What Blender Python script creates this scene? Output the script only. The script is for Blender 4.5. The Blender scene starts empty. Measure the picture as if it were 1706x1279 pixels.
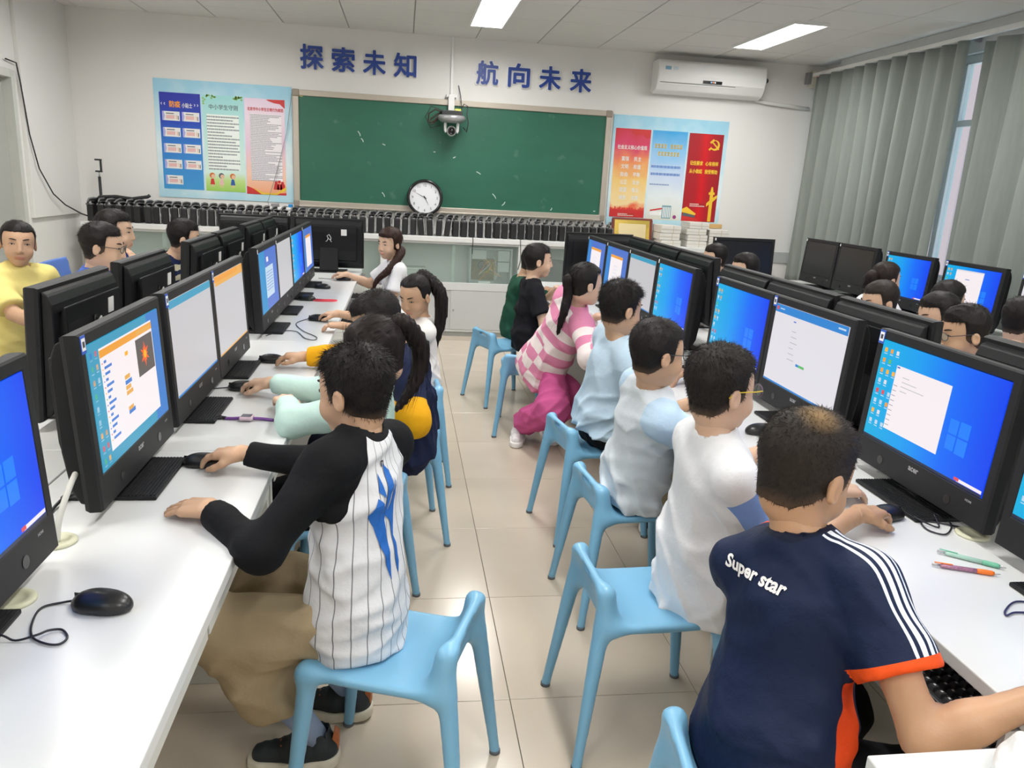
import bpy, bmesh, math, random
import numpy as np
from mathutils import Matrix, Vector
random.seed(7); np.random.seed(7)
sc = bpy.context.scene
COL = sc.collection

# ---------------------------------------------------------------- camera, world, light, exposure
CAM_POS = (0.0, 0.0, 1.55)
CAM_YAW, CAM_PITCH, CAM_ROLL = math.radians(8.55), math.radians(14.70), math.radians(3.115)
FOCAL_PX = 1280.0
_f = Vector((math.sin(CAM_YAW)*math.cos(CAM_PITCH), math.cos(CAM_YAW)*math.cos(CAM_PITCH), -math.sin(CAM_PITCH)))
_r = Vector((math.cos(CAM_YAW), -math.sin(CAM_YAW), 0)); _u = _r.cross(_f)
_r2 = _r*math.cos(CAM_ROLL) + _u*math.sin(CAM_ROLL); _u2 = -_r*math.sin(CAM_ROLL) + _u*math.cos(CAM_ROLL)
cam = bpy.data.cameras.new('camera'); cam_ob = bpy.data.objects.new('camera', cam); COL.objects.link(cam_ob)
cam.sensor_fit = 'HORIZONTAL'; cam.sensor_width = 36.0; cam.lens = 36.0*FOCAL_PX/1706.0
cam.clip_start = 0.02; cam.clip_end = 200
cam_ob.matrix_world = Matrix(((_r2.x, _u2.x, -_f.x, CAM_POS[0]), (_r2.y, _u2.y, -_f.y, CAM_POS[1]), (_r2.z, _u2.z, -_f.z, CAM_POS[2]), (0, 0, 0, 1)))
sc.camera = cam_ob
world = bpy.data.worlds.new('daylight_sky'); sc.world = world; world.use_nodes = True
wn = world.node_tree; wn.nodes.clear()
_wo = wn.nodes.new('ShaderNodeOutputWorld'); _wb = wn.nodes.new('ShaderNodeBackground')
_sky = wn.nodes.new('ShaderNodeTexSky'); _sky.sky_type = 'HOSEK_WILKIE'; _sky.turbidity = 4.0; _sky.sun_direction = (-0.5, 0.3, 0.8)
_wb.inputs['Strength'].default_value = 7.0
wn.links.new(_sky.outputs[0], _wb.inputs[0]); wn.links.new(_wb.outputs[0], _wo.inputs[0])
sc.view_settings.view_transform = 'Standard'; sc.view_settings.look = 'None'
sc.view_settings.exposure = 0.03; sc.view_settings.gamma = 1.0; sc.view_settings.use_curve_mapping = False
LIGHT_W = 27.0          # watts of each ceiling panel
LIGHT_COL = (1.0, 0.985, 0.955)
LIGHT_X = (-1.72, 0.70, 3.14)
LIGHT_Y = (6.75, 4.30, 1.85, -0.60)
LIGHT_LEFT_SHIFT = -0.30   # the left row of panels starts a little farther from the front wall

# ---------------------------------------------------------------- materials
def lin(c):
    return tuple(((v/12.92) if v <= 0.04045 else ((v+0.055)/1.055)**2.4) for v in c)
def hexc(h):
    return lin(tuple(int(h[i:i+2], 16)/255.0 for i in (0, 2, 4)))
MATS = {}
def newmat(name):
    m = bpy.data.materials.new(name); m.use_nodes = True
    return m, m.node_tree, m.node_tree.nodes['Principled BSDF']
def pm(name, col, rough=0.5, metal=0.0, var=0.06, scale=14.0, bump=0.0, bscale=None, spec=0.5, coat=0.0, sheen=0.0, alpha=None, trans=0.0, aniso=None, sss=0.0):
    """plain procedural material: colour broken up by noise, optional fine bump"""
    if name in MATS: return MATS[name]
    if isinstance(col, str): col = hexc(col)
    m, nt, b = newmat(name); N, Lk = nt.nodes, nt.links
    tc = N.new('ShaderNodeTexCoord'); nz = N.new('ShaderNodeTexNoise'); nz.inputs['Scale'].default_value = scale; nz.inputs['Detail'].default_value = 3
    src = tc.outputs['Object']
    if aniso:
        mp = N.new('ShaderNodeMapping'); mp.inputs['Scale'].default_value = aniso; Lk.new(src, mp.inputs[0]); src = mp.outputs[0]
    Lk.new(src, nz.inputs['Vector'])
    mx = N.new('ShaderNodeMix'); mx.data_type = 'RGBA'
    lo = tuple(max(0, c*(1-var)) for c in col); hi = tuple(min(1, c*(1+var)) for c in col)
    mx.inputs[6].default_value = (*lo, 1); mx.inputs[7].default_value = (*hi, 1)
    Lk.new(nz.outputs[0], mx.inputs[0]); Lk.new(mx.outputs[2], b.inputs['Base Color'])
    b.inputs['Roughness'].default_value = rough; b.inputs['Metallic'].default_value = metal
    b.inputs['Specular IOR Level'].default_value = spec; b.inputs['Coat Weight'].default_value = coat
    if sheen: b.inputs['Sheen Weight'].default_value = sheen
    if trans: b.inputs['Transmission Weight'].default_value = trans
    if sss:
        b.inputs['Subsurface Weight'].default_value = sss; b.inputs['Subsurface Radius'].default_value = (0.012, 0.005, 0.003)
    if alpha is not None: b.inputs['Alpha'].default_value = alpha
    if bump:
        n2 = N.new('ShaderNodeTexNoise'); n2.inputs['Scale'].default_value = bscale or scale*6; n2.inputs['Detail'].default_value = 4
        Lk.new(src, n2.inputs['Vector'])
        bp = N.new('ShaderNodeBump'); bp.inputs['Strength'].default_value = bump; bp.inputs['Distance'].default_value = 0.01
        Lk.new(n2.outputs[0], bp.inputs['Height']); Lk.new(bp.outputs[0], b.inputs['Normal'])
    MATS[name] = m; return m
def em(name, col, strength=1.0):
    """glowing screen or lamp surface"""
    if name in MATS: return MATS[name]
    if isinstance(col, str): col = hexc(col)
    m, nt, b = newmat(name)
    b.inputs['Base Color'].default_value = (0.01, 0.01, 0.01, 1); b.inputs['Roughness'].default_value = 0.35
    b.inputs['Emission Color'].default_value = (*col, 1); b.inputs['Emission Strength'].default_value = strength
    MATS[name] = m; return m

# ---------------------------------------------------------------- mesh building
class MB:
    def __init__(s): s.v = []; s.f = []; s.m = []
    def add(s, vs, fs, m=0):
        o = len(s.v); s.v += [tuple(v) for v in vs]; s.f += [tuple(i+o for i in f) for f in fs]; s.m += [m]*len(fs); return s
    def box(s, x0, x1, y0, y1, z0, z1, m=0, M=None):
        vs = [(x, y, z) for z in (z0, z1) for y in (y0, y1) for x in (x0, x1)]
        if M is not None: vs = [M @ Vector(v) for v in vs]
        return s.add(vs, [(0, 2, 3, 1), (4, 5, 7, 6), (0, 1, 5, 4), (2, 6, 7, 3), (0, 4, 6, 2), (1, 3, 7, 5)], m)
    def tube(s, pts, r, n=8, m=0, caps=True):
        P = [Vector(p) for p in pts]; R = r if isinstance(r, (list, tuple)) else [r]*len(P)
        vs = []; up = Vector((0, 0, 1)); prev = None
        for i, p in enumerate(P):
            t = (P[min(i+1, len(P)-1)]-P[max(i-1, 0)]).normalized()
            if prev is None:
                a = t.cross(up)
                if a.length < 1e-3: a = t.cross(Vector((1, 0, 0)))
            else:
                a = prev - t*prev.dot(t)
            a.normalize(); b = t.cross(a); prev = a
            vs += [p + (a*math.cos(2*math.pi*k/n) + b*math.sin(2*math.pi*k/n))*R[i] for k in range(n)]
        fs = [(i*n+k, i*n+(k+1) % n, (i+1)*n+(k+1) % n, (i+1)*n+k) for i in range(len(P)-1) for k in range(n)]
        if caps: fs += [tuple(range(n))[::-1], tuple((len(P)-1)*n+k for k in range(n))]
        return s.add(vs, fs, m)
    def cyl(s, p, q, r0, r1=None, n=16, m=0): return s.tube([p, q], [r0, r0 if r1 is None else r1], n, m)
    def lathe(s, prof, n=24, c=(0, 0, 0), m=0, axis='z'):
        vs = []
        for r, z in prof:
            for k in range(n):
                a = 2*math.pi*k/n; x, y = r*math.cos(a), r*math.sin(a)
                if axis == 'z': v = (x, y, z)
                elif axis == 'y': v = (x, z, y)
                else: v = (z, x, y)
                vs.append((v[0]+c[0], v[1]+c[1], v[2]+c[2]))
        fs = [(i*n+k, i*n+(k+1) % n, (i+1)*n+(k+1) % n, (i+1)*n+k) for i in range(len(prof)-1) for k in range(n)]
        fs += [tuple(range(n))[::-1], tuple((len(prof)-1)*n+k for k in range(n))]
        return s.add(vs, fs, m)
    def prism(s, pts, d0, d1, plane='xz', m=0):
        """2-D outline extruded along the axis left out of `plane`"""
        n = len(pts)
        def P(a, b, d): return {'xz': (a, d, b), 'xy': (a, b, d), 'yz': (d, a, b)}[plane]
        vs = [P(a, b, d0) for a, b in pts] + [P(a, b, d1) for a, b in pts]
        return s.add(vs, [tuple(range(n))[::-1], tuple(range(n, 2*n))] + [(k, (k+1) % n, n+(k+1) % n, n+k) for k in range(n)], m)
    def sphere(s, c, r, n=12, m=0):
        r3 = r if isinstance(r, (tuple, list)) else (r, r, r); k = n//2
        vs = [(c[0]+r3[0]*math.sin(math.pi*i/k)*math.cos(2*math.pi*j/n), c[1]+r3[1]*math.sin(math.pi*i/k)*math.sin(2*math.pi*j/n), c[2]+r3[2]*math.cos(math.pi*i/k)) for i in range(k+1) for j in range(n)]
        return s.add(vs, [(i*n+j, (i+1)*n+j, (i+1)*n+(j+1) % n, i*n+(j+1) % n) for i in range(k) for j in range(n)], m)
    def mesh(s, name, mats, bevel=0.0, smooth=False, seg=2):
        me = bpy.data.meshes.new(name); me.from_pydata([tuple(v) for v in s.v], [], s.f)
        for mt in (mats if isinstance(mats, (list, tuple)) else [mats]): me.materials.append(mt)
        for p, i in zip(me.polygons, s.m): p.material_index = i
        bm = bmesh.new(); bm.from_mesh(me)
        bmesh.ops.remove_doubles(bm, verts=bm.verts, dist=1e-6); bmesh.ops.recalc_face_normals(bm, faces=bm.faces)
        if bevel:
            ed = [e for e in bm.edges if len(e.link_faces) == 2 and e.calc_face_angle(0) > 0.6]
            bmesh.ops.bevel(bm, geom=ed, offset=bevel, segments=seg, affect='EDGES', profile=0.5, clamp_overlap=True)
        bm.to_mesh(me); bm.free()
        if smooth:
            for p in me.polygons: p.use_smooth = True
        return me
def ob(name, me, parent=None, loc=(0, 0, 0), rz=0.0, rot=None):
    o = bpy.data.objects.new(name, me); COL.objects.link(o); o.location = loc
    o.rotation_euler = rot if rot is not None else (0, 0, rz)
    if parent is not None: o.parent = parent
    return o
def empty(name, loc=(0, 0, 0), rz=0.0):
    o = bpy.data.objects.new(name, None); COL.objects.link(o); o.location = loc; o.rotation_euler = (0, 0, rz); o.empty_display_size = 0.1
    return o
def tag(o, label, cat, group=None):
    o['label'] = label; o['category'] = cat
    if group: o['group'] = group
    return o
def struct(o, label=None, cat=None):
    o['kind'] = 'structure'
    if label: o['label'] = label; o['category'] = cat or 'room'
    return o
CACHE = {}
def cm(key, fn):
    if key not in CACHE: CACHE[key] = fn()
    return CACHE[key]
def text_mesh(txt, size, mat, extrude=0.0, bold=0.0, align='CENTER'):
    """lettering as a mesh in the XY plane, centred on its origin"""
    cu = bpy.data.curves.new('lettering', 'FONT'); cu.body = txt; cu.size = size; cu.extrude = extrude; cu.offset = bold
    cu.align_x = align; cu.align_y = 'CENTER'; cu.resolution_u = 3
    o = bpy.data.objects.new('lettering', cu); COL.objects.link(o)
    dg = bpy.context.evaluated_depsgraph_get()
    me = bpy.data.meshes.new_from_object(o.evaluated_get(dg)); bpy.data.objects.remove(o); bpy.data.curves.remove(cu)
    me.materials.clear(); me.materials.append(mat)
    co = np.empty(len(me.vertices)*3, np.float32); me.vertices.foreach_get('co', co); co = co.reshape(-1, 3)
    if len(co):
        c = (co.max(0)+co.min(0))/2
        if align != 'CENTER': c[0] = 0
        co -= np.array([c[0], c[1], 0], np.float32); me.vertices.foreach_set('co', co.ravel())
    return me
def fit_text(me, w=None, h=None):
    """stretch a lettering mesh to width w and height h"""
    co = np.empty(len(me.vertices)*3, np.float32); me.vertices.foreach_get('co', co); co = co.reshape(-1, 3)
    if not len(co): return me
    d = co.max(0)-co.min(0)
    if w: co[:, 0] *= w/max(d[0], 1e-6)
    if h: co[:, 1] *= h/max(d[1], 1e-6)
    me.vertices.foreach_set('co', co.ravel()); me.update(); return me
RX90 = (math.pi/2, 0, 0)

# ---------------------------------------------------------------- signed-distance modelling (smooth organic shapes)
def smin(a, b, k):
    h = np.maximum(k-np.abs(a-b), 0)/k
    return np.minimum(a, b)-h*h*k*0.25
def smax(a, b, k): return -smin(-a, -b, k)
def rc(p, a, b, r1, r2):
    a = np.asarray(a, np.float32); ba = np.asarray(b, np.float32)-a; pa = p-a
    h = np.clip((pa@ba)/max(float(ba@ba), 1e-9), 0, 1)
    q = pa-h[..., None]*ba
    return np.sqrt(np.einsum('...i,...i->...', q, q))-(r1+(r2-r1)*h)
def el(p, c, r, R=None):
    q = p-np.asarray(c, np.float32)
    if R is not None: q = q@R
    r = np.asarray(r, np.float32)
    a = q/r; b = a/r
    k0 = np.sqrt((a*a).sum(-1)); k1 = np.sqrt((b*b).sum(-1))
    return k0*(k0-1)/np.maximum(k1, 1e-6)
def rbox(p, c, h, r, R=None):
    q = p-np.asarray(c, np.float32)
    if R is not None: q = q@R
    q = np.abs(q)-(np.asarray(h, np.float32)-r)
    return np.sqrt((np.maximum(q, 0)**2).sum(-1))+np.minimum(q.max(-1), 0)-r
def surfnet(f, lo, hi, res):
    lo = np.asarray(lo, np.float32)-res*1.5; hi = np.asarray(hi, np.float32)+res*1.5
    n = np.ceil((hi-lo)/res).astype(int)+1
    ax = [lo[i]+res*np.arange(n[i], dtype=np.float32) for i in range(3)]
    # coarse pass first, so that the fine field is only worked out near the surface
    cs = 6; cn = [int(math.ceil((n[i]-1)/cs)) for i in range(3)]
    cx = [lo[i]+res*(np.arange(cn[i], dtype=np.float32)*cs+cs/2) for i in range(3)]
    cp = np.stack(np.meshgrid(*cx, indexing='ij'), -1)
    cd = f(cp.reshape(-1, 3)).reshape(cn)
    near = np.abs(cd) < res*cs*1.25+0.012
    D = np.repeat(np.repeat(np.repeat(cd, cs, 0), cs, 1), cs, 2)
    D = np.pad(D, ((0, max(0, n[0]-D.shape[0])), (0, max(0, n[1]-D.shape[1])), (0, max(0, n[2]-D.shape[2]))), mode='edge')[:n[0], :n[1], :n[2]].astype(np.float32)
    nm = near.copy()
    for axx in range(3):  # a block's far face belongs to its neighbour
        sl0 = [slice(None)]*3; sl1 = [slice(None)]*3; sl0[axx] = slice(1, None); sl1[axx] = slice(None, -1)
        t = nm.copy(); t[tuple(sl0)] |= nm[tuple(sl1)]; nm = t
    NM = np.repeat(np.repeat(np.repeat(nm, cs, 0), cs, 1), cs, 2)
    NM = np.pad(NM, ((0, max(0, n[0]-NM.shape[0])), (0, max(0, n[1]-NM.shape[1])), (0, max(0, n[2]-NM.shape[2]))), mode='edge')[:n[0], :n[1], :n[2]]
    ii = np.argwhere(NM)
    P = np.stack([ax[0][ii[:, 0]], ax[1][ii[:, 1]], ax[2][ii[:, 2]]], -1)
    D[NM] = f(P)
    D[0], D[-1] = np.maximum(D[0], 1e-4), np.maximum(D[-1], 1e-4); D[:, 0], D[:, -1] = np.maximum(D[:, 0], 1e-4), np.maximum(D[:, -1], 1e-4); D[:, :, 0], D[:, :, -1] = np.maximum(D[:, :, 0], 1e-4), np.maximum(D[:, :, -1], 1e-4)
    S = D < 0
    c8 = [(i, j, k) for i in (0, 1) for j in (0, 1) for k in (0, 1)]
    sh = tuple(np.array(S.shape)-1)
    def cor(A, c): return A[c[0]:c[0]+sh[0], c[1]:c[1]+sh[1], c[2]:c[2]+sh[2]]
    cnt = sum(cor(S, c).astype(np.int8) for c in c8)
    act = (cnt > 0) & (cnt < 8); idx = np.argwhere(act)
    if not len(idx): return np.zeros((0, 3), np.float32), np.zeros((0, 4), int)
    acc = np.zeros((len(idx), 3), np.float32); num = np.zeros(len(idx), np.float32)
    for a in c8:
        for d in range(3):
            if a[d]: continue
            b = list(a); b[d] = 1
            da = D[idx[:, 0]+a[0], idx[:, 1]+a[1], idx[:, 2]+a[2]]; db = D[idx[:, 0]+b[0], idx[:, 1]+b[1], idx[:, 2]+b[2]]
            cr = (da < 0) != (db < 0); t = np.where(cr, da/np.where(cr, da-db, 1), 0)
            pos = np.tile(np.array(a, np.float32), (len(idx), 1)); pos[:, d] += t
            acc += pos*cr[:, None]; num += cr
    V = lo+(idx+acc/num[:, None])*res
    vid = -np.ones(sh, np.int64); vid[tuple(idx.T)] = np.arange(len(idx))
    F = []
    for d in range(3):
        u, w = (d+1) % 3, (d+2) % 3
        s0 = [slice(1, -1)]*3; s1 = [slice(1, -1)]*3; s0[d] = slice(0, -1); s1[d] = slice(1, None)
        A, B = S[tuple(s0)], S[tuple(s1)]
        e = np.argwhere(A != B)
        if not len(e): continue
        flip = A[tuple(e.T)]
        e = e+1; e[:, d] -= 1
        def vv(du, dw):
            q = e.copy(); q[:, u] -= du; q[:, w] -= dw; return vid[tuple(q.T)]
        q = np.stack([vv(1, 1), vv(0, 1), vv(0, 0), vv(1, 0)], -1)
        q[~flip] = q[~flip][:, ::-1]; F.append(q)
    F = np.concatenate(F); F = F[(F >= 0).all(1)]
    return V, F
def sdf_mesh(name, f, lo, hi, res, mats, origin=(0, 0, 0), attrs=None, chunks=None, fidx=None):
    """surface of the field f as a smooth mesh; chunks = list of (lo, hi, res) for finer or coarser regions"""
    Vs, Fs, o = [], [], 0
    for l, h, r in (chunks or [(lo, hi, res)]):
        V, F = surfnet(f, l, h, r); Vs.append(V); Fs.append(F+o); o += len(V)
    V = np.concatenate(Vs); F = np.concatenate(Fs)
    me = np_mesh(name, V-np.asarray(origin, np.float32), F, mats)
    for an, fn in (attrs or {}).items():
        val = np.asarray(fn(V), np.float32)
        at = me.attributes.new(an, 'FLOAT_VECTOR' if val.ndim == 2 else 'FLOAT', 'POINT')
        at.data.foreach_set('vector' if val.ndim == 2 else 'value', val.ravel())
    return me
def np_mesh(name, V, F, mats, smooth=True):
    me = bpy.data.meshes.new(name); k = F.shape[1]
    me.vertices.add(len(V)); me.vertices.foreach_set('co', np.ascontiguousarray(V, np.float32).ravel())
    me.loops.add(F.size); me.loops.foreach_set('vertex_index', np.ascontiguousarray(F, np.int32).ravel())
    me.polygons.add(len(F)); me.polygons.foreach_set('loop_start', np.arange(0, F.size, k, dtype=np.int32)); me.polygons.foreach_set('loop_total', np.full(len(F), k, np.int32))
    if smooth: me.polygons.foreach_set('use_smooth', np.ones(len(F), bool))
    me.update(calc_edges=True)
    for mt in (mats if isinstance(mats, (list, tuple)) else [mats]): me.materials.append(mt)
    return me
# ================================================================ THE ROOM
XL, XR, YB, YF, ZC = -3.10, 4.34, -2.30, 8.08, 2.88
M_wall = pm('white_wall_paint', (0.80, 0.79, 0.765), 0.7, var=0.015, scale=3, bump=0.03, bscale=60)
M_ceil = pm('ceiling_panel', (0.74, 0.735, 0.71), 0.85, var=0.02, scale=9, bump=0.08, bscale=120)
M_grid = pm('ceiling_grid_gap', (0.30, 0.30, 0.29), 0.6)
M_grout = pm('floor_grout', (0.10, 0.085, 0.065), 0.8)
M_alu = pm('aluminium_beige', (0.50, 0.45, 0.38), 0.38, metal=0.35, var=0.05)
M_white = pm('white_plastic', (0.82, 0.82, 0.80), 0.35, var=0.02)
M_whitem = pm('white_enamel', (0.72, 0.74, 0.74), 0.35, var=0.03)
M_black = pm('black_plastic', (0.018, 0.019, 0.021), 0.42, var=0.2, scale=40)
M_blackg = pm('black_gloss', (0.012, 0.012, 0.013), 0.2, var=0.2)
M_silver = pm('silver_plastic', (0.48, 0.48, 0.50), 0.3, metal=0.6)
M_grey = pm('grey_plastic', (0.25, 0.25, 0.26), 0.5)
M_darkgrey = pm('dark_grey_plastic', (0.05, 0.052, 0.056), 0.5)
# floor
def tile_mat():
    m, nt, b = newmat('beige_polished_tile'); N, L = nt.nodes, nt.links
    oi = N.new('ShaderNodeObjectInfo'); tc = N.new('ShaderNodeTexCoord')
    n1 = N.new('ShaderNodeTexNoise'); n1.inputs['Scale'].default_value = 5; n1.inputs['Detail'].default_value = 5
    add = N.new('ShaderNodeVectorMath'); add.operation = 'ADD'; L.new(tc.outputs['Object'], add.inputs[0]); L.new(oi.outputs['Location'], add.inputs[1]); L.new(add.outputs[0], n1.inputs['Vector'])
    mx = N.new('ShaderNodeMix'); mx.data_type = 'RGBA'; mx.inputs[6].default_value = (0.55, 0.47, 0.375, 1); mx.inputs[7].default_value = (0.66, 0.575, 0.465, 1)
    ad = N.new('ShaderNodeMath'); ad.operation = 'MULTIPLY_ADD'; ad.inputs[1].default_value = 0.35; L.new(oi.outputs['Random'], ad.inputs[0]); 
    sc_ = N.new('ShaderNodeMath'); sc_.operation = 'MULTIPLY'; sc_.inputs[1].default_value = 0.65; L.new(n1.outputs[0], sc_.inputs[0]); L.new(sc_.outputs[0], ad.inputs[2])
    L.new(ad.outputs[0], mx.inputs[0]); L.new(mx.outputs[2], b.inputs['Base Color'])
    n2 = N.new('ShaderNodeTexNoise'); n2.inputs['Scale'].default_value = 3; L.new(add.outputs[0], n2.inputs['Vector'])
    rr = N.new('ShaderNodeMapRange'); rr.inputs[3].default_value = 0.10; rr.inputs[4].default_value = 0.24; L.new(n2.outputs[0], rr.inputs[0]); L.new(rr.outputs[0], b.inputs['Roughness'])
    b.inputs['Specular IOR Level'].default_value = 0.5
    return m
M_tile = tile_mat()
floor = struct(ob('floor', MB().box(XL-.1, XR+.1, YB-.1, YF+.1, -0.06, -0.004).mesh('floor', M_grout)), 'beige polished tile floor with thin dark joints', 'floor')
TS = 0.6045
tme = MB().box(-TS/2+.0011, TS/2-.0011, -TS/2+.0011, TS/2-.0011, -0.012, 0.0).mesh('tile', M_tile, bevel=0.0008, seg=1)
for i in range(-6, 8):
    for j in range(-8, 11):
        x, y = 0.352+TS*(i+.5), 2.028+TS*(j+.5)
        if XL-.31 < x < XR+.31 and YB-.31 < y < YF+.31: ob('tile', tme, floor, (x, y, 0))
# ceiling
ceil = struct(ob('ceiling', MB().box(XL-.1, XR+.1, YB-.1, YF+.1, ZC+.006, ZC+.08).mesh('ceiling', M_grid)), 'white suspended panel ceiling with thin grid lines', 'ceiling')
PS = 0.605
pme = MB().box(-PS/2+.005, PS/2-.005, -PS/2+.005, PS/2-.005, 0.0, 0.012).mesh('ceiling_panel', M_ceil, bevel=0.003, seg=1)
for i in range(-12, 3):
    for j in range(-14, 5):
        x, y = 3.70+PS*(i+.5), 5.72+PS*(j+.5)
        if XL-.28 < x < XR+.28 and YB-.28 < y < YF+.28: ob('ceiling_panel', pme, ceil, (x, y, ZC))
# walls
wall_front = struct(ob('wall_front', MB().box(XL-.15, XR+.15, YF, YF+.15, 0, ZC+.05).mesh('wall_front', M_wall)), 'white front wall behind the chalkboard', 'wall')
wall_back = struct(ob('wall_back', MB().box(XL-.15, XR+.15, YB-.15, YB, 0, ZC+.05).mesh('wall_back', M_wall)), 'white rear wall', 'wall')
DY0, DY1, DZ = 6.05, 7.02, 2.20
wl = MB().box(XL-.15, XL, YB, DY0, 0, ZC+.05).box(XL-.15, XL, DY1, YF, 0, ZC+.05).box(XL-.15, XL, DY0, DY1, DZ, ZC+.05)
wall_left = struct(ob('wall_left', wl.mesh('wall_left', M_wall)), 'white left wall with a grey door', 'wall')
trim1 = struct(ob('trim_1', MB().box(XL, XL+.035, 7.10, YF, 1.045, ZC).mesh('trim_1', M_wall, bevel=.004)), 'raised white panel on the left wall above the ledge', 'trim')
M_door = pm('grey_door_paint', (0.42, 0.43, 0.40), 0.5, var=0.04)
d1 = struct(empty('door_1', (XL, (DY0+DY1)/2, 0)), 'grey door in a light frame at the left wall', 'door')
hw = (DY1-DY0)/2
ob('door_leaf', MB().box(-.10, -.055, -hw+.06, hw-.06, 0.01, DZ-.06).mesh('door_leaf', M_door, bevel=.004), d1)
ob('door_frame', MB().box(-.14, .02, -hw, -hw+.06, 0, DZ).box(-.14, .02, hw-.06, hw, 0, DZ).box(-.14, .02, -hw+.06, hw-.06, DZ-.06, DZ).mesh('door_frame', pm('door_frame_paint', (0.60, 0.61, 0.57), 0.5), bevel=.004), d1)
ob('door_handle', MB().tube([(-.05, hw-.12, 1.0), (-.01, hw-.12, 1.0), (-.005, hw-.15, 1.0), (-.005, hw-.24, 1.0)], .009, 8).mesh('door_handle', M_silver, smooth=True), d1)
# right wall with two wide windows
WZ0, WZ1 = 0.92, 2.70
WIN = [(-1.6, 1.5), (2.1, 4.75), (5.15, 7.75)]
wr = MB().box(XR, XR+.2, YB, YF, 0, WZ0).box(XR, XR+.2, YB, YF, WZ1, ZC+.05)
ed = [YB]+[v for w in WIN for v in w]+[YF]
for k in range(0, len(ed), 2): wr.box(XR, XR+.2, ed[k], ed[k+1], WZ0, WZ1)
wall_right = struct(ob('wall_right', wr.mesh('wall_right', M_wall)), 'white window wall on the right behind grey curtains', 'wall')
def glass_mat():
    m, nt, b = newmat('clear_glass'); N, L = nt.nodes, nt.links
    tr = N.new('ShaderNodeBsdfTransparent'); tr.inputs[0].default_value = (0.93, 0.97, 0.96, 1); mx = N.new('ShaderNodeMixShader'); mx.inputs[0].default_value = 0.10
    b.inputs['Base Color'].default_value = (0.7, 0.8, 0.78, 1); b.inputs['Roughness'].default_value = 0.04
    L.new(tr.outputs[0], mx.inputs[1]); L.new(b.outputs[0], mx.inputs[2]); L.new(mx.outputs[0], N['Material Output'].inputs[0]); return m
M_glass = glass_mat()
for k, (a, b_) in enumerate(WIN):
    w = struct(empty('window_%d' % (k+1), (XR+.1, (a+b_)/2, WZ0)), 'white framed window behind the grey curtain', 'window')
    h = (b_-a)/2; H = WZ1-WZ0; fr = MB()
    fr.box(-.04, .04, -h, h, 0, .06).box(-.04, .04, -h, h, H-.06, H).box(-.04, .04, -h, -h+.06, .06, H-.06).box(-.04, .04, h-.06, h, .06, H-.06)
    n = 3
    for q in range(1, n): fr.box(-.03, .03, -h+2*h*q/n-.03, -h+2*h*q/n+.03, .06, H-.06)
    fr.box(-.028, .028, -h+.06, h-.06, H*.70, H*.70+.05)
    ob('window_frame', fr.mesh('window_frame', M_white, bevel=.004), w)
    for q in range(n):
        y0, y1 = -h+2*h*q/n+.03, -h+2*h*(q+1)/n-.03
        ob('pane', MB().box(-.004, .004, y0, y1, .06, H*.70).mesh('pane', M_glass), w)
        ob('pane', MB().box(-.004, .004, y0, y1, H*.70+.05, H-.06).mesh('pane', M_glass), w)
    ob('window_sill', MB().box(-.16, -.04, -h-.03, h+.03, -.03, .0).mesh('window_sill', M_white, bevel=.004), w)
struct(ob('baseboard_left', MB().box(XL, XL+.012, DY1, 7.70, 0, .09).box(XL, XL+.012, YB, DY0, 0, .09).mesh('baseboard_left', M_tile, bevel=.002)))
struct(ob('baseboard_right', MB().box(XR-.012, XR, YB, YF, 0, .09).mesh('baseboard_right', M_tile, bevel=.002)))
# grey dado band low on the right end of the front wall
struct(ob('trim_2', MB().box(3.42, XR, YF-.012, YF, .84, .96).mesh('trim_2', pm('grey_dado', (0.47, 0.49, 0.48), 0.6), bevel=.003)), 'grey dado band low on the front wall', 'trim')
# pink building seen through the gap of the curtains
bd = tag(empty('apartment_building', (29.0, 37.0, -6)), 'pink building glimpsed through the gap between the curtains', 'building')
ob('facade', MB().box(-4.8, 4.8, -5, 5, 0, 20).mesh('facade', pm('pink_render', (0.80, 0.55, 0.52), 0.8)), bd)
wme = MB().box(-.7, .7, -.08, .02, 0, 1.5).mesh('window', pm('far_window_glass', (0.10, 0.14, 0.18), 0.2))
for i in range(4):
    for j in range(6): ob('window', wme, bd, (-2.6+i*2.2, -5, 1.4+j*3.0))

# ---------------------------------------------------------------- ceiling lights
def panel_light(x, y, label):
    t = tag(empty('ceiling_light', (x, y, ZC)), label, 'light', 'ceiling panel lights')
    ob('frame', cm('lamp_frame', lambda: MB().box(-.15, .15, -.60, -.585, -.022, 0).box(-.15, .15, .585, .60, -.022, 0).box(-.15, -.138, -.585, .585, -.022, 0).box(.138, .15, -.585, .585, -.022, 0).mesh('frame', M_white)), t)
    ob('diffuser', cm('lamp_diff', lambda: MB().box(-.138, .138, -.585, .585, -.018, -.002).mesh('diffuser', em('lamp_diffuser', (1.0, 0.99, 0.97), 4.0))), t)
    ld = cm('lamp_data', lambda: bpy.data.lights.new('panel_lamp', 'AREA')); ld.shape = 'RECTANGLE'; ld.size = .27; ld.size_y = 1.16; ld.energy = LIGHT_W; ld.color = LIGHT_COL; ld.spread = math.radians(170)
    l = bpy.data.objects.new('lamp', ld); COL.objects.link(l); l.parent = t; l.location = (0, 0, -.024)
for i, x in enumerate(LIGHT_X):
    for j, y in enumerate(LIGHT_Y):
        if j == 0: lb = ['glowing ceiling panel light above the left posters, out of the picture', 'glowing ceiling panel light over the middle of the chalkboard', 'glowing ceiling panel light between the air conditioner and the curtain'][i]
        else: lb = 'ceiling panel light in the %s row, %s from the front wall, out of the picture' % (['left', 'middle', 'right'][i], ['', 'second', 'third', 'fourth'][j])
        panel_light(x, y+(LIGHT_LEFT_SHIFT if i == 0 else 0), lb)

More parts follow.
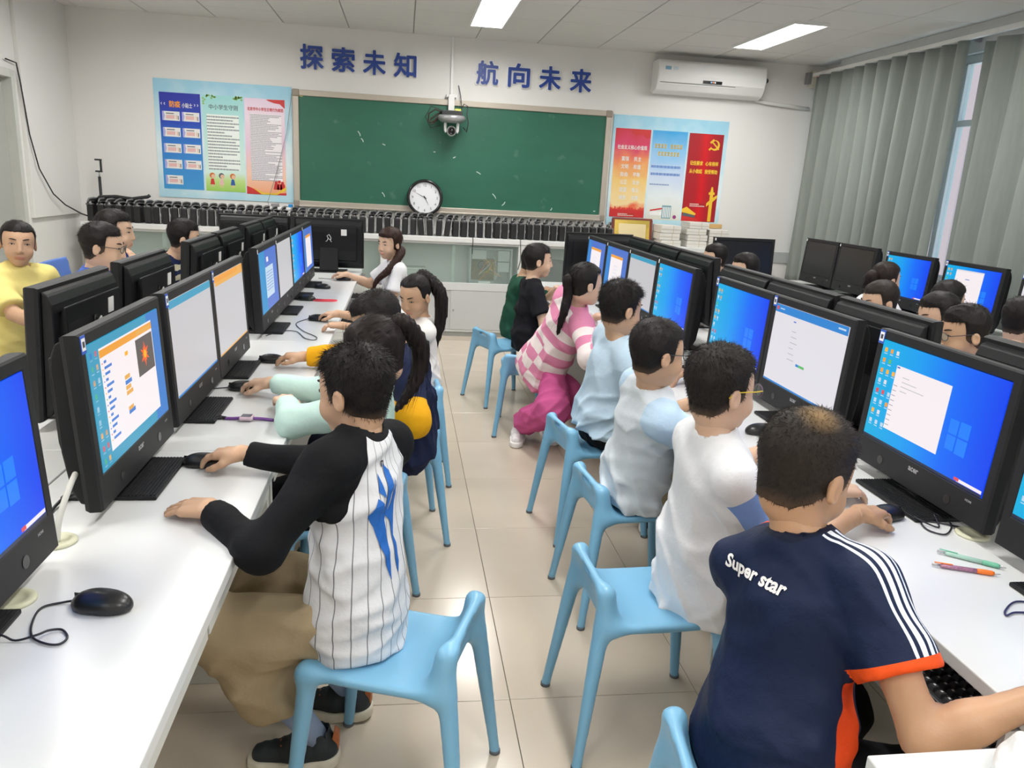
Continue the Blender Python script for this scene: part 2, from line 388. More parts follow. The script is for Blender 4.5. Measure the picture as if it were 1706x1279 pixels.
# ---------------------------------------------------------------- curtains and rail
def curtain(name, y0, y1, z0, z1, n, seed, label, flare=0.0):
    rs = random.Random(seed); nu, nv = n*12, 14
    ph = [rs.uniform(-.5, .5) for _ in range(n+1)]; am = [rs.uniform(.6, 1.25) for _ in range(n+1)]
    V = []; F = []
    for j in range(nv+1):
        v = j/nv; z = z1+(z0-z1)*v
        for i in range(nu+1):
            u = i/nu; k = u*n; i0 = min(int(k), n-1); t = k-i0
            a = (am[i0]*(1-t)+am[i0+1]*t); p = ph[i0]*(1-t)+ph[i0+1]*t
            w = .040+.030*v
            x = 4.17+a*w*math.sin(2*math.pi*k+p*v*2.0)+.012*math.sin(5.3*k+3*v)
            yy = y0+(y1-y0)*u+.018*math.cos(2*math.pi*k*1.0+1)*v+flare*v*(u-.5)
            V.append((x, yy, z))
    for j in range(nv):
        for i in range(nu):
            q = j*(nu+1)+i; F.append((q, q+1, q+nu+2, q+nu+1))
    me = np_mesh(name, np.array(V, np.float32), np.array(F), pm('sage_grey_curtain', (0.24, 0.27, 0.247), 0.85, var=0.12, scale=7, bump=.15, bscale=260, aniso=(6, 6, 0.6), sheen=0.2))
    o = ob(name, me); md = o.modifiers.new('thickness', 'SOLIDIFY'); md.thickness = .004
    tag(o, label, 'curtain', 'grey window curtains'); return o
curtain('curtain', 7.92, 5.70, .62, 2.755, 11, 3, 'pleated grey curtain hanging nearest the front wall')
curtain('curtain', 5.52, 3.35, .62, 2.72, 9, 5, 'pleated grey curtain at the right edge of the picture')
curtain('curtain', 3.2, 0.2, .62, 2.72, 14, 8, 'grey curtain beside the near windows, out of the picture')
rail = tag(empty('curtain_rail', (4.17, 5.0, 2.77)), 'white curtain rail running along the window wall', 'rail')
ob('rail', MB().box(-.02, .02, -3.4, 3.0, -.012, .022).mesh('rail', M_white, bevel=.004), rail)
ob('end_cap', MB().box(-.028, .028, 3.0, 3.03, -.02, .03).mesh('end_cap', M_white, bevel=.004), rail)
for k in range(7): ob('bracket', cm('rail_br', lambda: MB().box(.0, .17, -.012, .012, .0, .028).mesh('bracket', M_silver)), rail, (0, -3.0+k*.95, .0))
struct(ob('trim_3', MB().box(XR-.11, XR, YB, 7.6, ZC-.075, ZC-.0).mesh('trim_3', pm('white_cornice', (0.66, 0.66, 0.64), 0.6), bevel=.004)), 'pale boxed cornice above the curtains', 'trim')
sb = tag(empty('alarm_box', (4.20, 7.99, 2.74)), 'small ivory alarm box with a red light in the top corner', 'alarm')
ob('box', MB().box(-.05, .05, -.03, .05, -.08, .08).mesh('box', pm('ivory_plastic', (0.62, 0.60, 0.50), 0.5), bevel=.006), sb)
ob('indicator', MB().lathe([(.008, -.036), (.008, -.03)], 10, (0, 0, .02), axis='y').mesh('indicator', em('red_led', (1, .05, .03), 2.0)), sb)
ob('cover', MB().box(-.095, -.055, -.02, .05, -.05, .06).mesh('cover', M_grey, bevel=.004), sb)

# ---------------------------------------------------------------- chalkboard
def board_mat():
    m, nt, b = newmat('green_chalkboard'); N, L = nt.nodes, nt.links
    tc = N.new('ShaderNodeTexCoord'); n1 = N.new('ShaderNodeTexNoise'); n1.inputs['Scale'].default_value = 2.2; n1.inputs['Detail'].default_value = 6
    mp = N.new('ShaderNodeMapping'); mp.inputs['Scale'].default_value = (1, 1, 2.2); L.new(tc.outputs['Object'], mp.inputs[0]); L.new(mp.outputs[0], n1.inputs['Vector'])
    mx = N.new('ShaderNodeMix'); mx.data_type = 'RGBA'; mx.inputs[6].default_value = (0.012, 0.105, 0.062, 1); mx.inputs[7].default_value = (0.024, 0.150, 0.094, 1); L.new(n1.outputs[0], mx.inputs[0])
    n2 = N.new('ShaderNodeTexNoise'); n2.inputs['Scale'].default_value = 9; n2.inputs['Detail'].default_value = 8; L.new(tc.outputs['Object'], n2.inputs['Vector'])
    rp = N.new('ShaderNodeMapRange'); rp.inputs[1].default_value = 0.66; rp.inputs[2].default_value = 0.82; rp.inputs[4].default_value = 0.30; L.new(n2.outputs[0], rp.inputs[0])
    m2 = N.new('ShaderNodeMix'); m2.data_type = 'RGBA'; m2.inputs[7].default_value = (0.30, 0.42, 0.36, 1); L.new(rp.outputs[0], m2.inputs[0]); L.new(mx.outputs[2], m2.inputs[6])
    L.new(m2.outputs[2], b.inputs['Base Color']); b.inputs['Roughness'].default_value = 0.42; return m
BX0, BX1, BZ0, BZ1 = -1.068, 2.088, 1.205, 2.300
cb = tag(empty('chalkboard', ((BX0+BX1)/2, YF, BZ0)), 'long green chalkboard in a beige frame on the front wall', 'chalkboard')
bw, bh = (BX1-BX0)/2, BZ1-BZ0
ob('writing_surface', MB().box(-bw+.03, bw-.03, -.028, -.004, .04, bh-.03).mesh('writing_surface', board_mat()), cb)
ob('frame_rail', MB().box(-bw+.05, bw-.05, -.045, 0, bh-.055, bh).mesh('frame_rail', M_alu, bevel=.006), cb)
ob('frame_rail', MB().box(-bw+.05, bw-.05, -.060, 0, 0, .06).box(-bw+.05, bw-.05, -.075, -.05, .0, .018).mesh('frame_rail', M_alu, bevel=.005), cb)
for s in (-1, 1): ob('frame_stile', MB().box(-.028, .028, -.045, 0, .05, bh-.05).mesh('frame_stile', M_alu, bevel=.006), cb, (s*(bw-.028), 0, 0))
for s in (-1, 1):
    for z in (0.0, bh-.06): ob('corner_cap', MB().box(-.035, .035, -.055, 0, -.004, .064).mesh('corner_cap', pm('taupe_cap', (0.30, 0.26, 0.21), 0.5), bevel=.012), cb, (s*(bw-.03), 0, z))
M_chalk = pm('chalk_mark', (0.62, 0.70, 0.66), 0.9)
rs = random.Random(4)
for (cx, cz, ln, an) in [(-.44, 1.93, .05, -1.1), (-.41, 1.87, .04, -1.0), (-.20, 1.84, .03, -.4), (.30, 1.80, .02, 0), (.50, 1.76, .03, .6), (.92, 1.40, .06, -.9), (1.02, 1.33, .05, .9), (1.52, 1.30, .03, 1.1), (-.2, 1.36, .05, -1.0), (.75, 1.62, .05, -.5), (1.98, 1.30, .02, 0)]:
    dx, dz = math.cos(an)*ln/2, math.sin(an)*ln/2
    mbk = MB().tube([(cx-dx-(BX0+BX1)/2, -.0285, cz-dz-BZ0), (cx-(BX0+BX1)/2+.006, -.0285, cz-BZ0), (cx+dx-(BX0+BX1)/2, -.0285, cz+dz-BZ0)], .0045, 5)
    ob('chalk_mark', mbk.mesh('chalk_mark', M_chalk), cb)
st = ob('sticker', MB().lathe([(.03, -.002), (.03, 0)], 14, (-bw+.08, -.0285, bh-.035), axis='y').mesh('sticker', pm('yellow_sticker', (0.65, 0.62, 0.15), 0.5)), cb)
st.scale = (1, 1, 1)

# ---------------------------------------------------------------- wall lettering
M_blue = pm('royal_blue_letter', (0.016, 0.055, 0.30), 0.4)
M_foam = pm('white_foam_backing', (0.86, 0.86, 0.84), 0.6)
def thicken(me, r, mat):
    """bold lettering: the outline laid over itself in a small ring"""
    n = len(me.vertices); co = np.empty(n*3, np.float32); me.vertices.foreach_get('co', co); co = co.reshape(-1, 3)
    fs = [tuple(p.vertices) for p in me.polygons]; V = []; F = []
    for k in range(9):
        d = np.array([0, 0, 0]) if k == 8 else np.array([math.cos(k*math.pi/4)*r, math.sin(k*math.pi/4)*r, .00004*k]); F += [tuple(i+len(V) for i in f) for f in fs]; V += [tuple(v) for v in co+d]
    m = bpy.data.meshes.new('character'); m.from_pydata(V, [], F); m.materials.append(mat); return m
def wall_char(ch, x, z, h, label, halo):
    t = tag(empty('wall_character', (x, YF, z)), label, 'letter', 'blue slogan characters')
    g = text_mesh(ch, 0.25, M_blue, 0.008)
    ob('character', fit_text(thicken(g, .0062, M_blue), h*.98, h), t, (0, -.022, 0), rot=RX90); ob('backing', fit_text(thicken(g, .016 if halo else .010, M_foam), h*(1.10 if halo else 1.04), h*(1.10 if halo else 1.04)), t, (0, -.0085, 0), rot=RX90)
    return t
for k, ch in enumerate('探索未知'): wall_char(ch, -.885+k*.294, 2.600-.009*k*.5, .222, 'blue wall character %s, %s of the left group of four' % (ch, ['first', 'second', 'third', 'fourth'][k]), False)
for k, ch in enumerate('航向未来'): wall_char(ch, .80+k*.314, 2.575-.003*k, .222, 'blue wall character %s, %s of the right group of four' % (ch, ['first', 'second', 'third', 'fourth'][k]), True)

# ---------------------------------------------------------------- posters
def quad(mb, x0, x1, z0, z1, y, m=0): return mb.box(x0, x1, y-.0012, y, z0, z1, m)
def grad_mat(name, stops, axis='Z', noise=0.0, nscale=4.0, rough=0.45):
    m, nt, b = newmat(name); N, L = nt.nodes, nt.links
    tc = N.new('ShaderNodeTexCoord'); sp = N.new('ShaderNodeSeparateXYZ'); L.new(tc.outputs['Generated'], sp.inputs[0])
    nz = N.new('ShaderNodeTexNoise'); nz.inputs['Scale'].default_value = nscale; nz.inputs['Detail'].default_value = 3; L.new(tc.outputs['Object'], nz.inputs['Vector'])
    ma = N.new('ShaderNodeMath'); ma.operation = 'MULTIPLY_ADD'; ma.inputs[1].default_value = noise; L.new(nz.outputs[0], ma.inputs[0]); L.new(sp.outputs[axis], ma.inputs[2])
    sb_ = N.new('ShaderNodeMath'); sb_.operation = 'SUBTRACT'; sb_.inputs[1].default_value = noise*.5; L.new(ma.outputs[0], sb_.inputs[0])
    cr = N.new('ShaderNodeValToRGB'); L.new(sb_.outputs[0], cr.inputs[0])
    while len(cr.color_ramp.elements) < len(stops): cr.color_ramp.elements.new(0.5)
    for e, (p, c) in zip(cr.color_ramp.elements, stops): e.position = p; e.color = (*(hexc(c) if isinstance(c, str) else c), 1)
    L.new(cr.outputs[0], b.inputs['Base Color']); b.inputs['Roughness'].default_value = rough; MATS[name] = m; return m
def lines_mat(name, ink, paper, rows, cover=0.5, cols=40.0):
    """rows of print too small to read"""
    m, nt, b = newmat(name); N, L = nt.nodes, nt.links
    tc = N.new('ShaderNodeTexCoord'); sp = N.new('ShaderNodeSeparateXYZ'); L.new(tc.outputs['Generated'], sp.inputs[0])
    mz = N.new('ShaderNodeMath'); mz.operation = 'MULTIPLY'; mz.inputs[1].default_value = rows; L.new(sp.outputs['Z'], mz.inputs[0])
    fr = N.new('ShaderNodeMath'); fr.operation = 'FRACT'; L.new(mz.outputs[0], fr.inputs[0])
    fl = N.new('ShaderNodeMath'); fl.operation = 'FLOOR'; L.new(mz.outputs[0], fl.inputs[0])
    lt = N.new('ShaderNodeMath'); lt.operation = 'LESS_THAN'; lt.inputs[1].default_value = cover; L.new(fr.outputs[0], lt.inputs[0])
    cb_ = N.new('ShaderNodeCombineXYZ'); mx_ = N.new('ShaderNodeMath'); mx_.operation = 'MULTIPLY'; mx_.inputs[1].default_value = cols; L.new(sp.outputs['X'], mx_.inputs[0]); L.new(mx_.outputs[0], cb_.inputs[0]); L.new(fl.outputs[0], cb_.inputs[1])
    nz = N.new('ShaderNodeTexNoise'); nz.inputs['Scale'].default_value = 1.0; L.new(cb_.outputs[0], nz.inputs['Vector'])
    gt = N.new('ShaderNodeMapRange'); gt.inputs[1].default_value = .30; gt.inputs[2].default_value = .60; L.new(nz.outputs[0], gt.inputs[0])
    mu = N.new('ShaderNodeMath'); mu.operation = 'MULTIPLY'; L.new(lt.outputs[0], mu.inputs[0]); L.new(gt.outputs[0], mu.inputs[1])
    wn1 = N.new('ShaderNodeTexWhiteNoise'); wn1.noise_dimensions = '1D'; L.new(fl.outputs[0], wn1.inputs['W'])
    en = N.new('ShaderNodeMapRange'); en.inputs[3].default_value = .45; en.inputs[4].default_value = 1.3; L.new(wn1.outputs[0], en.inputs[0])
    l2 = N.new('ShaderNodeMath'); l2.operation = 'LESS_THAN'; L.new(sp.outputs['X'], l2.inputs[0]); L.new(en.outputs[0], l2.inputs[1])
    mu2 = N.new('ShaderNodeMath'); mu2.operation = 'MULTIPLY'; L.new(mu.outputs[0], mu2.inputs[0]); L.new(l2.outputs[0], mu2.inputs[1])
    mx = N.new('ShaderNodeMix'); mx.data_type = 'RGBA'; mx.inputs[6].default_value = (*hexc(paper), 1); mx.inputs[7].default_value = (*hexc(ink), 1); L.new(mu2.outputs[0], mx.inputs[0])
    L.new(mx.outputs[2], b.inputs['Base Color']); b.inputs['Roughness'].default_value = 0.5; return m
def wtext(txt, x, z, w, h, mat, parent, px, pz, y=-.008, bold=0.003, name='lettering'):
    me = fit_text(thicken(text_mesh(txt, h, mat), bold*h*9, mat) if bold else text_mesh(txt, h, mat), w, h); return ob(name, me, parent, (x-px, y, z-pz), rot=RX90)
M_cloud = grad_mat('pale_blue_print', [(0.0, 'b4dcea'), (.35, 'e0eff2'), (.6, 'cde7f0'), (1.0, '9ed2e8')], 'Z', 0.9, 3.5)
M_pw = pm('print_white', (0.82, 0.82, 0.80), 0.5); M_pdark = pm('print_dark', (0.10, 0.12, 0.14), 0.5)
M_pred = pm('print_red', (0.62, 0.03, 0.03), 0.45); M_pgold = pm('print_gold', (0.85, 0.55, 0.04), 0.45); M_porange = pm('print_orange', (0.9, 0.34, 0.03), 0.45)
M_pgreen = pm('print_green', (0.30, 0.55, 0.12), 0.5, var=.4, scale=20); M_pskin = pm('print_skin', (0.80, 0.52, 0.36), 0.5); M_phair = pm('print_ginger', (0.60, 0.16, 0.02), 0.5)
M_pblue = pm('print_blue', (0.02, 0.10, 0.38), 0.45); M_ppink = pm('print_pink', (0.80, 0.50, 0.48), 0.5); M_plil = pm('print_lilac', (0.42, 0.42, 0.75), 0.5)
# left poster
PX, PZ = -2.342, 1.235
lp = tag(empty('poster', (PX, YF-.003, PZ)), 'light blue school rules poster of three panels left of the chalkboard', 'poster', 'wall posters')
ob('backing', MB().box(0, 1.262, -.005, 0, 0, 1.083).mesh('backing', M_cloud), lp)
p1 = ob('panel', quad(MB(), 0.048, .418, .08, .963, -.0055).mesh('panel', grad_mat('blue_panel_print', [(0, '3f9bd8'), (.45, '2f7fd0'), (.7, '2348b8'), (1, '2a32a4')])), lp); p1['label'] = 'blue panel with nine white tip cards'
wtext('防疫', -2.155, 2.095, .10, .06, M_porange, p1, PX, PZ, bold=.004); wtext('小贴士', -2.045, 2.088, .095, .045, M_pw, p1, PX, PZ, bold=.002)
for sx in (-2.262, -1.962): wtext('《《' if sx < -2 else '》》', sx, 2.095, .04, .022, M_pw, p1, PX, PZ)
for r in range(5):
    for c in range(2):
        if r == 4 and c == 1: continue
        x0, z0 = -2.268+c*.178-PX, 1.945-r*.1465-PZ
        cd = ob('tip_card', MB().box(0, .152, -.0075, -.0062, 0, .083).mesh('tip_card', M_pw), p1, (x0, 0, z0))
        mb = MB().box(.028, .105, -.0083, -.0076, .016, .05, 0).box(.028, .10, -.0083, -.0076, .060, .068, 1)
        mb.prism([(-.006, 0), (.008, .0), (.018, .042), (.008, .083), (-.006, .083)], -.0085, -.0062, 'xz', 2).box(.118, .128, -.0083, -.0076, .012, .05, 3).box(.134, .142, -.0083, -.0076, .010, .046, 1)
        ob('card_print', mb.mesh('card_print', [M_ppink, M_pdark, M_plil, M_pskin]), p1, (x0, 0, z0))
p2 = ob('panel', quad(MB(), .438, .808, .078, .962, -.0055).mesh('panel', grad_mat('mint_panel_print', [(0, '9ed05a'), (.12, 'c3e08a'), (.2, 'd8efe6'), (.55, 'c5e8e2'), (1, '9fdcdc')])), lp); p2['label'] = 'mint panel with pupils on a meadow'
wtext('中小学生守则', -1.715, 2.093, .265, .048, M_pdark, p2, PX, PZ, bold=.001)
ob('text_block', quad(MB(), .470, .765, .28, .79, -.0072).mesh('text_block', lines_mat('rules_print', '55606a', 'eef6f0', 18, .45, 46)), p2)
mb = MB(); rs = random.Random(2)
for k in range(26):
    x = (.44+rs.random()*.12) if k % 2 else (.69+rs.random()*.11); z = .93+rs.random()*.03-(.06*rs.random() if x < .47 else 0)
    mb.prism([(x-.012, z), (x, z-.010), (x+.012, z), (x, z+.010)], -.0082, -.0068, 'xz')
ob('leaf_print', mb.mesh('leaf_print', M_pgreen), p2)
for (cx, hm, bm_) in [(.50, M_phair, M_pred), (.585, M_pdark, M_ppink), (.69, M_phair, M_pblue)]:
    mb = MB().lathe([(.026, -.0082), (.026, -.007)], 16, (cx, 0, .225), 0, 'y').lathe([(.019, -.009), (.019, -.008)], 16, (cx+.008, 0, .218), 1, 'y')
    mb.prism([(cx-.012, .195), (cx+.012, .195), (cx+.022, .14), (cx-.022, .14)], -.0085, -.007, 'xz', 2).box(cx-.012, cx-.004, -.0084, -.007, .115, .14, 1).box(cx+.004, cx+.012, -.0084, -.007, .115, .14, 1)
    ob('pupil_print', mb.mesh('pupil_print', [hm, M_pskin, bm_]), p2)
p3 = ob('panel', quad(MB(), .820, 1.195, .068, .960, -.0055).mesh('panel', grad_mat('pink_panel_print', [(0, 'f3a878'), (.2, 'f6c9b0'), (.5, 'e6c8dc'), (.8, 'f0dce8'), (1, 'e9d4e8')])), lp); p3['label'] = 'pink panel with a red heading and fine print'
wtext('北京市中小学生日常行为规范', -1.328, 2.098, .335, .034, M_pred, p3, PX, PZ, bold=.003)
ob('text_block', quad(MB(), .868, 1.162, .20, .82, -.0072).mesh('text_block', lines_mat('conduct_print', '6f6a78', 'f1ecef', 44, .55, 60)), p3)
ob('ribbon_print', MB().prism([(.82, .068), (1.195, .068), (1.195, .09), (1.0, .075), (.83, .14), (.82, .14)], -.0082, -.0068).mesh('ribbon_print', M_pred), p3)
ob('ribbon_print', MB().prism([(1.02, .955), (1.195, .96), (1.195, .88), (1.15, .92), (1.10, .925), (1.05, .94)], -.0082, -.0068).mesh('ribbon_print', M_pred), p3)
ob('ribbon_print', MB().prism([(.87, .13), (.98, .085), (1.10, .085), (1.195, .15), (1.195, .115), (1.10, .068), (.96, .068)], -.0090, -.0082).mesh('ribbon_print', M_pgold), p3)
mb = MB()
for k in range(3): mb.lathe([(.014, -.0088), (.014, -.0072)], 12, (1.10+k*.03, 0, .185+.01*(k % 2)), 0, 'y').prism([(1.085+k*.03, .175), (1.12+k*.03, .175), (1.13+k*.03, .12), (1.075+k*.03, .12)], -.0088, -.0072)
ob('figure_print', mb.mesh('figure_print', M_pred), p3)
# right poster
QX, QZ = 2.118, 1.170
rp_ = tag(empty('poster', (QX, YF-.003, QZ)), 'light blue civic values poster of three panels right of the chalkboard', 'poster', 'wall posters')
ob('backing', MB().box(0, 1.240, -.005, 0, 0, 1.105).mesh('backing', M_cloud), rp_)
q1 = ob('panel', quad(MB(), .03, .405, .085, .975, -.0055).mesh('panel', grad_mat('sunrise_panel_print', [(0, 'd8362a'), (.10, 'e8603a'), (.16, 'f2d9a0'), (.45, 'f0c878'), (.65, 'ea8a5a'), (.8, 'd8406a'), (1, 'cc3038')], 'Z', .35, 5)), rp_); q1['label'] = 'red and gold panel with white values words'
wtext('社会主义核心价值观', 2.337, 1.962, .315, .044, M_pw, q1, QX, QZ, bold=.002)
for k, (a, b_) in enumerate([('富强', '民主'), ('文明', '和谐'), ('自由', '平等'), ('公正', '法治'), ('爱国', '敬业'), ('诚信', '友善')]):
    z = 1.848-k*.078
    wtext(a, 2.272, z, .078, .046, M_pw, q1, QX, QZ, bold=.002); wtext(b_, 2.405, z, .078, .046, M_pw, q1, QX, QZ, bold=.002)
ob('ribbon_print', MB().prism([(.19, .945), (.21, .975), (.405, .975), (.405, .90), (.36, .885), (.32, .925), (.25, .91)], -.0082, -.0068).mesh('ribbon_print', M_pred), q1)
mb = MB().box(.03, .405, -.0080, -.0066, .085, .16); rs = random.Random(9)
for k in range(22): x = .03+k*.017; mb.box(x, x+.012, -.0082, -.0066, .16, .165+.03*rs.random())
ob('skyline_print', mb.mesh('skyline_print', M_pred), q1)
ob('text_block', quad(MB(), .12, .30, .098, .128, -.0085).mesh('text_block', lines_mat('white_on_red_print', 'f5ded2', 'b8322a', 2, .6, 30)), q1)
q2 = ob('panel', quad(MB(), .425, .802, .075, .976, -.0055).mesh('panel', grad_mat('sky_panel_print', [(0, 'd8d8c8'), (.25, 'e0e8ea'), (.5, 'c8d8f0'), (.75, '8fc4ec'), (1, '3aa4e0')], 'Z', .25, 4)), rp_); q2['label'] = 'sky blue panel with a school building at its foot'
for z, x0, x1 in [(1.994, 2.575, 2.895), (1.918, 2.615, 2.865)]:
    mb = MB(); rs = random.Random(int(z*1000)); n = int((x1-x0)/.034)
    for k in range(n):
        if z > 1.95 and k == n//2: continue
        x = x0+k*.034-QX; mb.box(x, x+.028, -.0083, -.0066, z-QZ-.02, z-QZ-.013).box(x, x+.028, -.0083, -.0066, z-QZ+.010, z-QZ+.017).box(x+.010, x+.017, -.0083, -.0066, z-QZ-.02, z-QZ+.022).box(x+.002, x+.026, -.0083, -.0066, z-QZ-.003, z-QZ+.003)
    ob('heading_print', mb.mesh('heading_print', M_pgold), q2)
ob('text_block', quad(MB(), .437, .775, .605, .640, -.0072).mesh('text_block', lines_mat('blue_line_print_a', '3a6fc0', 'b9d2ee', 1, .7, 40)), q2)
ob('text_block', quad(MB(), .437, .775, .530, .565, -.0072).mesh('text_block', lines_mat('blue_line_print_b', '3a6fc0', 'c3d6ee', 1, .7, 40)), q2)
ob('text_block', quad(MB(), .437, .66, .430, .452, -.0072).mesh('text_block', lines_mat('blue_line_print_c', '5a7fb0', 'd0dcec', 1, .6, 34)), q2)
mb = MB().box(.47, .60, -.0080, -.0066, .12, .16, 0).prism([(.47, .16), (.60, .185), (.60, .20), (.47, .175)], -.0084, -.0066, 'xz', 1).box(.60, .70, -.0080, -.0066, .09, .225, 2)
for k in range(5): mb.box(.61+k*.018, .62+k*.018, -.0086, -.0080, .10, .21, 0)
mb.lathe([(.02, -.0084), (.02, -.0070)], 12, (.745, 0, .11), 3, 'y')
ob('school_print', mb.mesh('school_print', [M_pw, M_pred, pm('print_teal', (.16, .34, .40), .5), pm('print_plum', (.30, .05, .2), .5)]), q2)
q3 = ob('panel', quad(MB(), .822, 1.198, .075, .972, -.0055).mesh('panel', grad_mat('red_panel_print', [(0, 'a81c24'), (.3, 'b01a24'), (.5, 'd4101c'), (.7, 'b01a24'), (1, 'a01c26')], 'X', .1, 3)), rp_); q3['label'] = 'red panel with gold lettering and emblem'
for z, a, b_ in [(1.845, '记住要求', '心有榜样'), (1.763, '从小做起', '接受帮助')]:
    wtext(a, 3.045, z, .142, .046, M_pgold, q3, QX, QZ, bold=.004); wtext(b_, 3.215, z, .142, .046, M_pgold, q3, QX, QZ, bold=.004)
mb = MB(); cx, cz = 1.110, .862    # hammer and sickle emblem
arc = [(cx+.052*math.cos(a), cz+.052*math.sin(a)) for a in np.linspace(math.radians(100), math.radians(-150), 22)]
arc2 = [(cx-.010+.040*math.cos(a), cz+.006+.040*math.sin(a)) for a in np.linspace(math.radians(-150), math.radians(85), 22)]
for k in range(21):
    j = 21-k
    mb.prism([arc[k], arc[k+1], arc2[j-1], arc2[j]], -.0085, -.0066, 'xz')
def bar(p, q, w):
    dx, dz = q[0]-p[0], q[1]-p[1]; l = math.hypot(dx, dz); nx, nz = -dz/l*w/2, dx/l*w/2
    mb.prism([(p[0]+nx, p[1]+nz), (q[0]+nx, q[1]+nz), (q[0]-nx, q[1]-nz), (p[0]-nx, p[1]-nz)], -.0095, -.0066, 'xz')
bar((cx-.035, cz+.035), (cx+.045, cz-.040), .014); bar((cx-.052, cz+.022), (cx-.015, cz+.055), .022); bar((cx-.040, cz-.030), (cx-.062, cz-.048), .018)
ob('emblem_print', mb.mesh('emblem_print', M_pgold), q3)
mb = MB().box(1.115, 1.150, -.0085, -.0066, .08, .36, 0).box(1.10, 1.165, -.0088, -.0066, .36, .385, 0).prism([(1.115, .385), (1.15, .385), (1.14, .44), (1.125, .44)], -.0085, -.0066).prism([(1.085, .27), (1.115, .30), (1.15, .33), (1.195, .36), (1.195, .33), (1.15, .285), (1.115, .26), (1.085, .235)], -.009, -.0066)
ob('column_print', mb.mesh('column_print', M_pgold), q3)
mb = MB().prism([(.822, .20), (.87, .225), (.98, .155), (.97, .14), (.822, .165)], -.0085, -.0066, 'xz', 0).prism([(.84, .165), (.965, .14), (.975, .115), (.83, .13)], -.0085, -.0066, 'xz', 1).prism([(.822, .13), (1.0, .105), (1.02, .078), (.822, .078)], -.0082, -.0066, 'xz', 2)
ob('gate_print', mb.mesh('gate_print', [M_pgold, M_pdark, M_pred]), q3)
ob('text_block', quad(MB(), .90, 1.075, .23, .268, -.0085).mesh('text_block', lines_mat('white_on_crimson_print', 'f0d8cc', 'b01a22', 2, .6, 30)), q3)

# ---------------------------------------------------------------- wall clock
ck = tag(empty('wall_clock', (.213, 7.975, 1.352)), 'round white wall clock with a black rim leaning on the chalkboard', 'clock')
ob('rim', MB().lathe([(.150, -.012), (.152, -.035), (.168, -.038), (.178, -.028), (.180, -.005), (.172, .008), (.02, .010)], 48, axis='y').mesh('rim', M_blackg, smooth=True), ck)
ob('dial', MB().lathe([(.155, -.016), (.155, -.012)], 48, axis='y').mesh('dial', pm('clock_dial', (0.80, 0.81, 0.84), 0.4, var=.02)), ck)
for k in range(12):
    a = math.radians(90-30*(k+1)); me = text_mesh(str(k+1), .036, M_darkgrey); ob('numeral', me, ck, (.122*math.cos(a), -.0175, .122*math.sin(a)), rot=RX90)
for nm, ang, ln, w in [('hour_hand', -62, .085, .008), ('minute_hand', 153, .115, .006)]:
    a = math.radians(ang); dx, dz = math.cos(a), math.sin(a)
    ob(nm, MB().prism([(-dz*w/2-dx*.02, dx*w/2-dz*.02), (dx*ln, dz*ln), (dz*w/2-dx*.02, -dx*w/2-dz*.02)], -.021, -.019).mesh(nm, M_blackg), ck)
ob('hub', MB().lathe([(.007, -.023), (.007, -.018)], 12, axis='y').mesh('hub', M_blackg), ck)
ck.rotation_euler = (math.radians(-4), 0, 0)

# ---------------------------------------------------------------- air conditioner
AX0, AX1, AZ0, AZ1 = 2.475, 3.615, 2.49, 2.805
ac = tag(empty('air_conditioner', ((AX0+AX1)/2, YF, AZ0)), 'white wall-mounted split air conditioner above the right poster', 'air conditioner')
aw = (AX1-AX0)/2; ah = AZ1-AZ0
prof = [(0, .02), (0, ah), (-.17, ah), (-.20, ah-.02), (-.215, ah*.55), (-.20, .10), (-.15, .03), (-.06, 0)]
ob('body', MB().prism(prof, -aw, aw, 'yz').mesh('body', M_white, bevel=.010, seg=3), ac)
ob('front_panel', MB().prism([(-.172, ah-.018), (-.205, ah-.028), (-.2205, ah*.55), (-.206, .105), (-.196, .105), (-.21, ah*.55), (-.195, ah-.03)], -aw+.012, aw-.012, 'yz').mesh('front_panel', pm('glossy_white_front', (0.83, 0.83, 0.82), .12, var=.01), bevel=.004), ac)
ob('display', MB().box(-.10, .10, -.2165, -.20, .112, .140).mesh('display', M_blackg), ac)
for k, c in enumerate([(.2, .5, 1), (1, .25, .05), (.9, .95, 1)]): ob('display_light', MB().box(-.02+k*.02, -.008+k*.02, -.2175, -.216, .120, .132).mesh('display_light', em('ac_led_%d' % k, c, 1.5)), ac)
ob('louver', MB().prism([(-.192, .085), (-.198, .098), (-.12, .028), (-.11, .020)], -aw+.03, aw-.30, 'yz').mesh('louver', M_white, bevel=.002), ac)
ob('vent_slot', MB().prism([(-.197, .096), (-.203, .103), (-.196, .105), (-.19, .098)], -aw+.03, aw-.32, 'yz').mesh('vent_slot', M_grey), ac)
for k, (x, w_, mm) in enumerate([(-.50, .06, pm('ac_label_blue', (.22, .42, .55), .5)), (-.42, .05, pm('ac_label_pale', (.62, .70, .74), .5))]): ob('label_sticker', MB().box(x, x+w_, -.2185, -.2165, ah-.11+.0, ah-.065).mesh('label_sticker', mm), ac, (0, .004, 0))
tag(ob('air_pipe', MB().tube([(3.60, YF-.03, 2.50), (3.72, YF-.03, 2.485), (3.95, YF-.03, 2.47), (4.2, YF-.03, 2.455)], .018, 10).mesh('air_pipe', M_white, smooth=True)), 'white wrapped pipe running from the air conditioner to the corner', 'pipe')
tag(ob('wall_hole_cap', MB().lathe([(.026, -.012), (.026, 0)], 16, (3.70, YF-.001, 2.70), axis='y').mesh('wall_hole_cap', M_darkgrey, bevel=.003)), 'small dark round cap on the wall beside the air conditioner', 'cap')

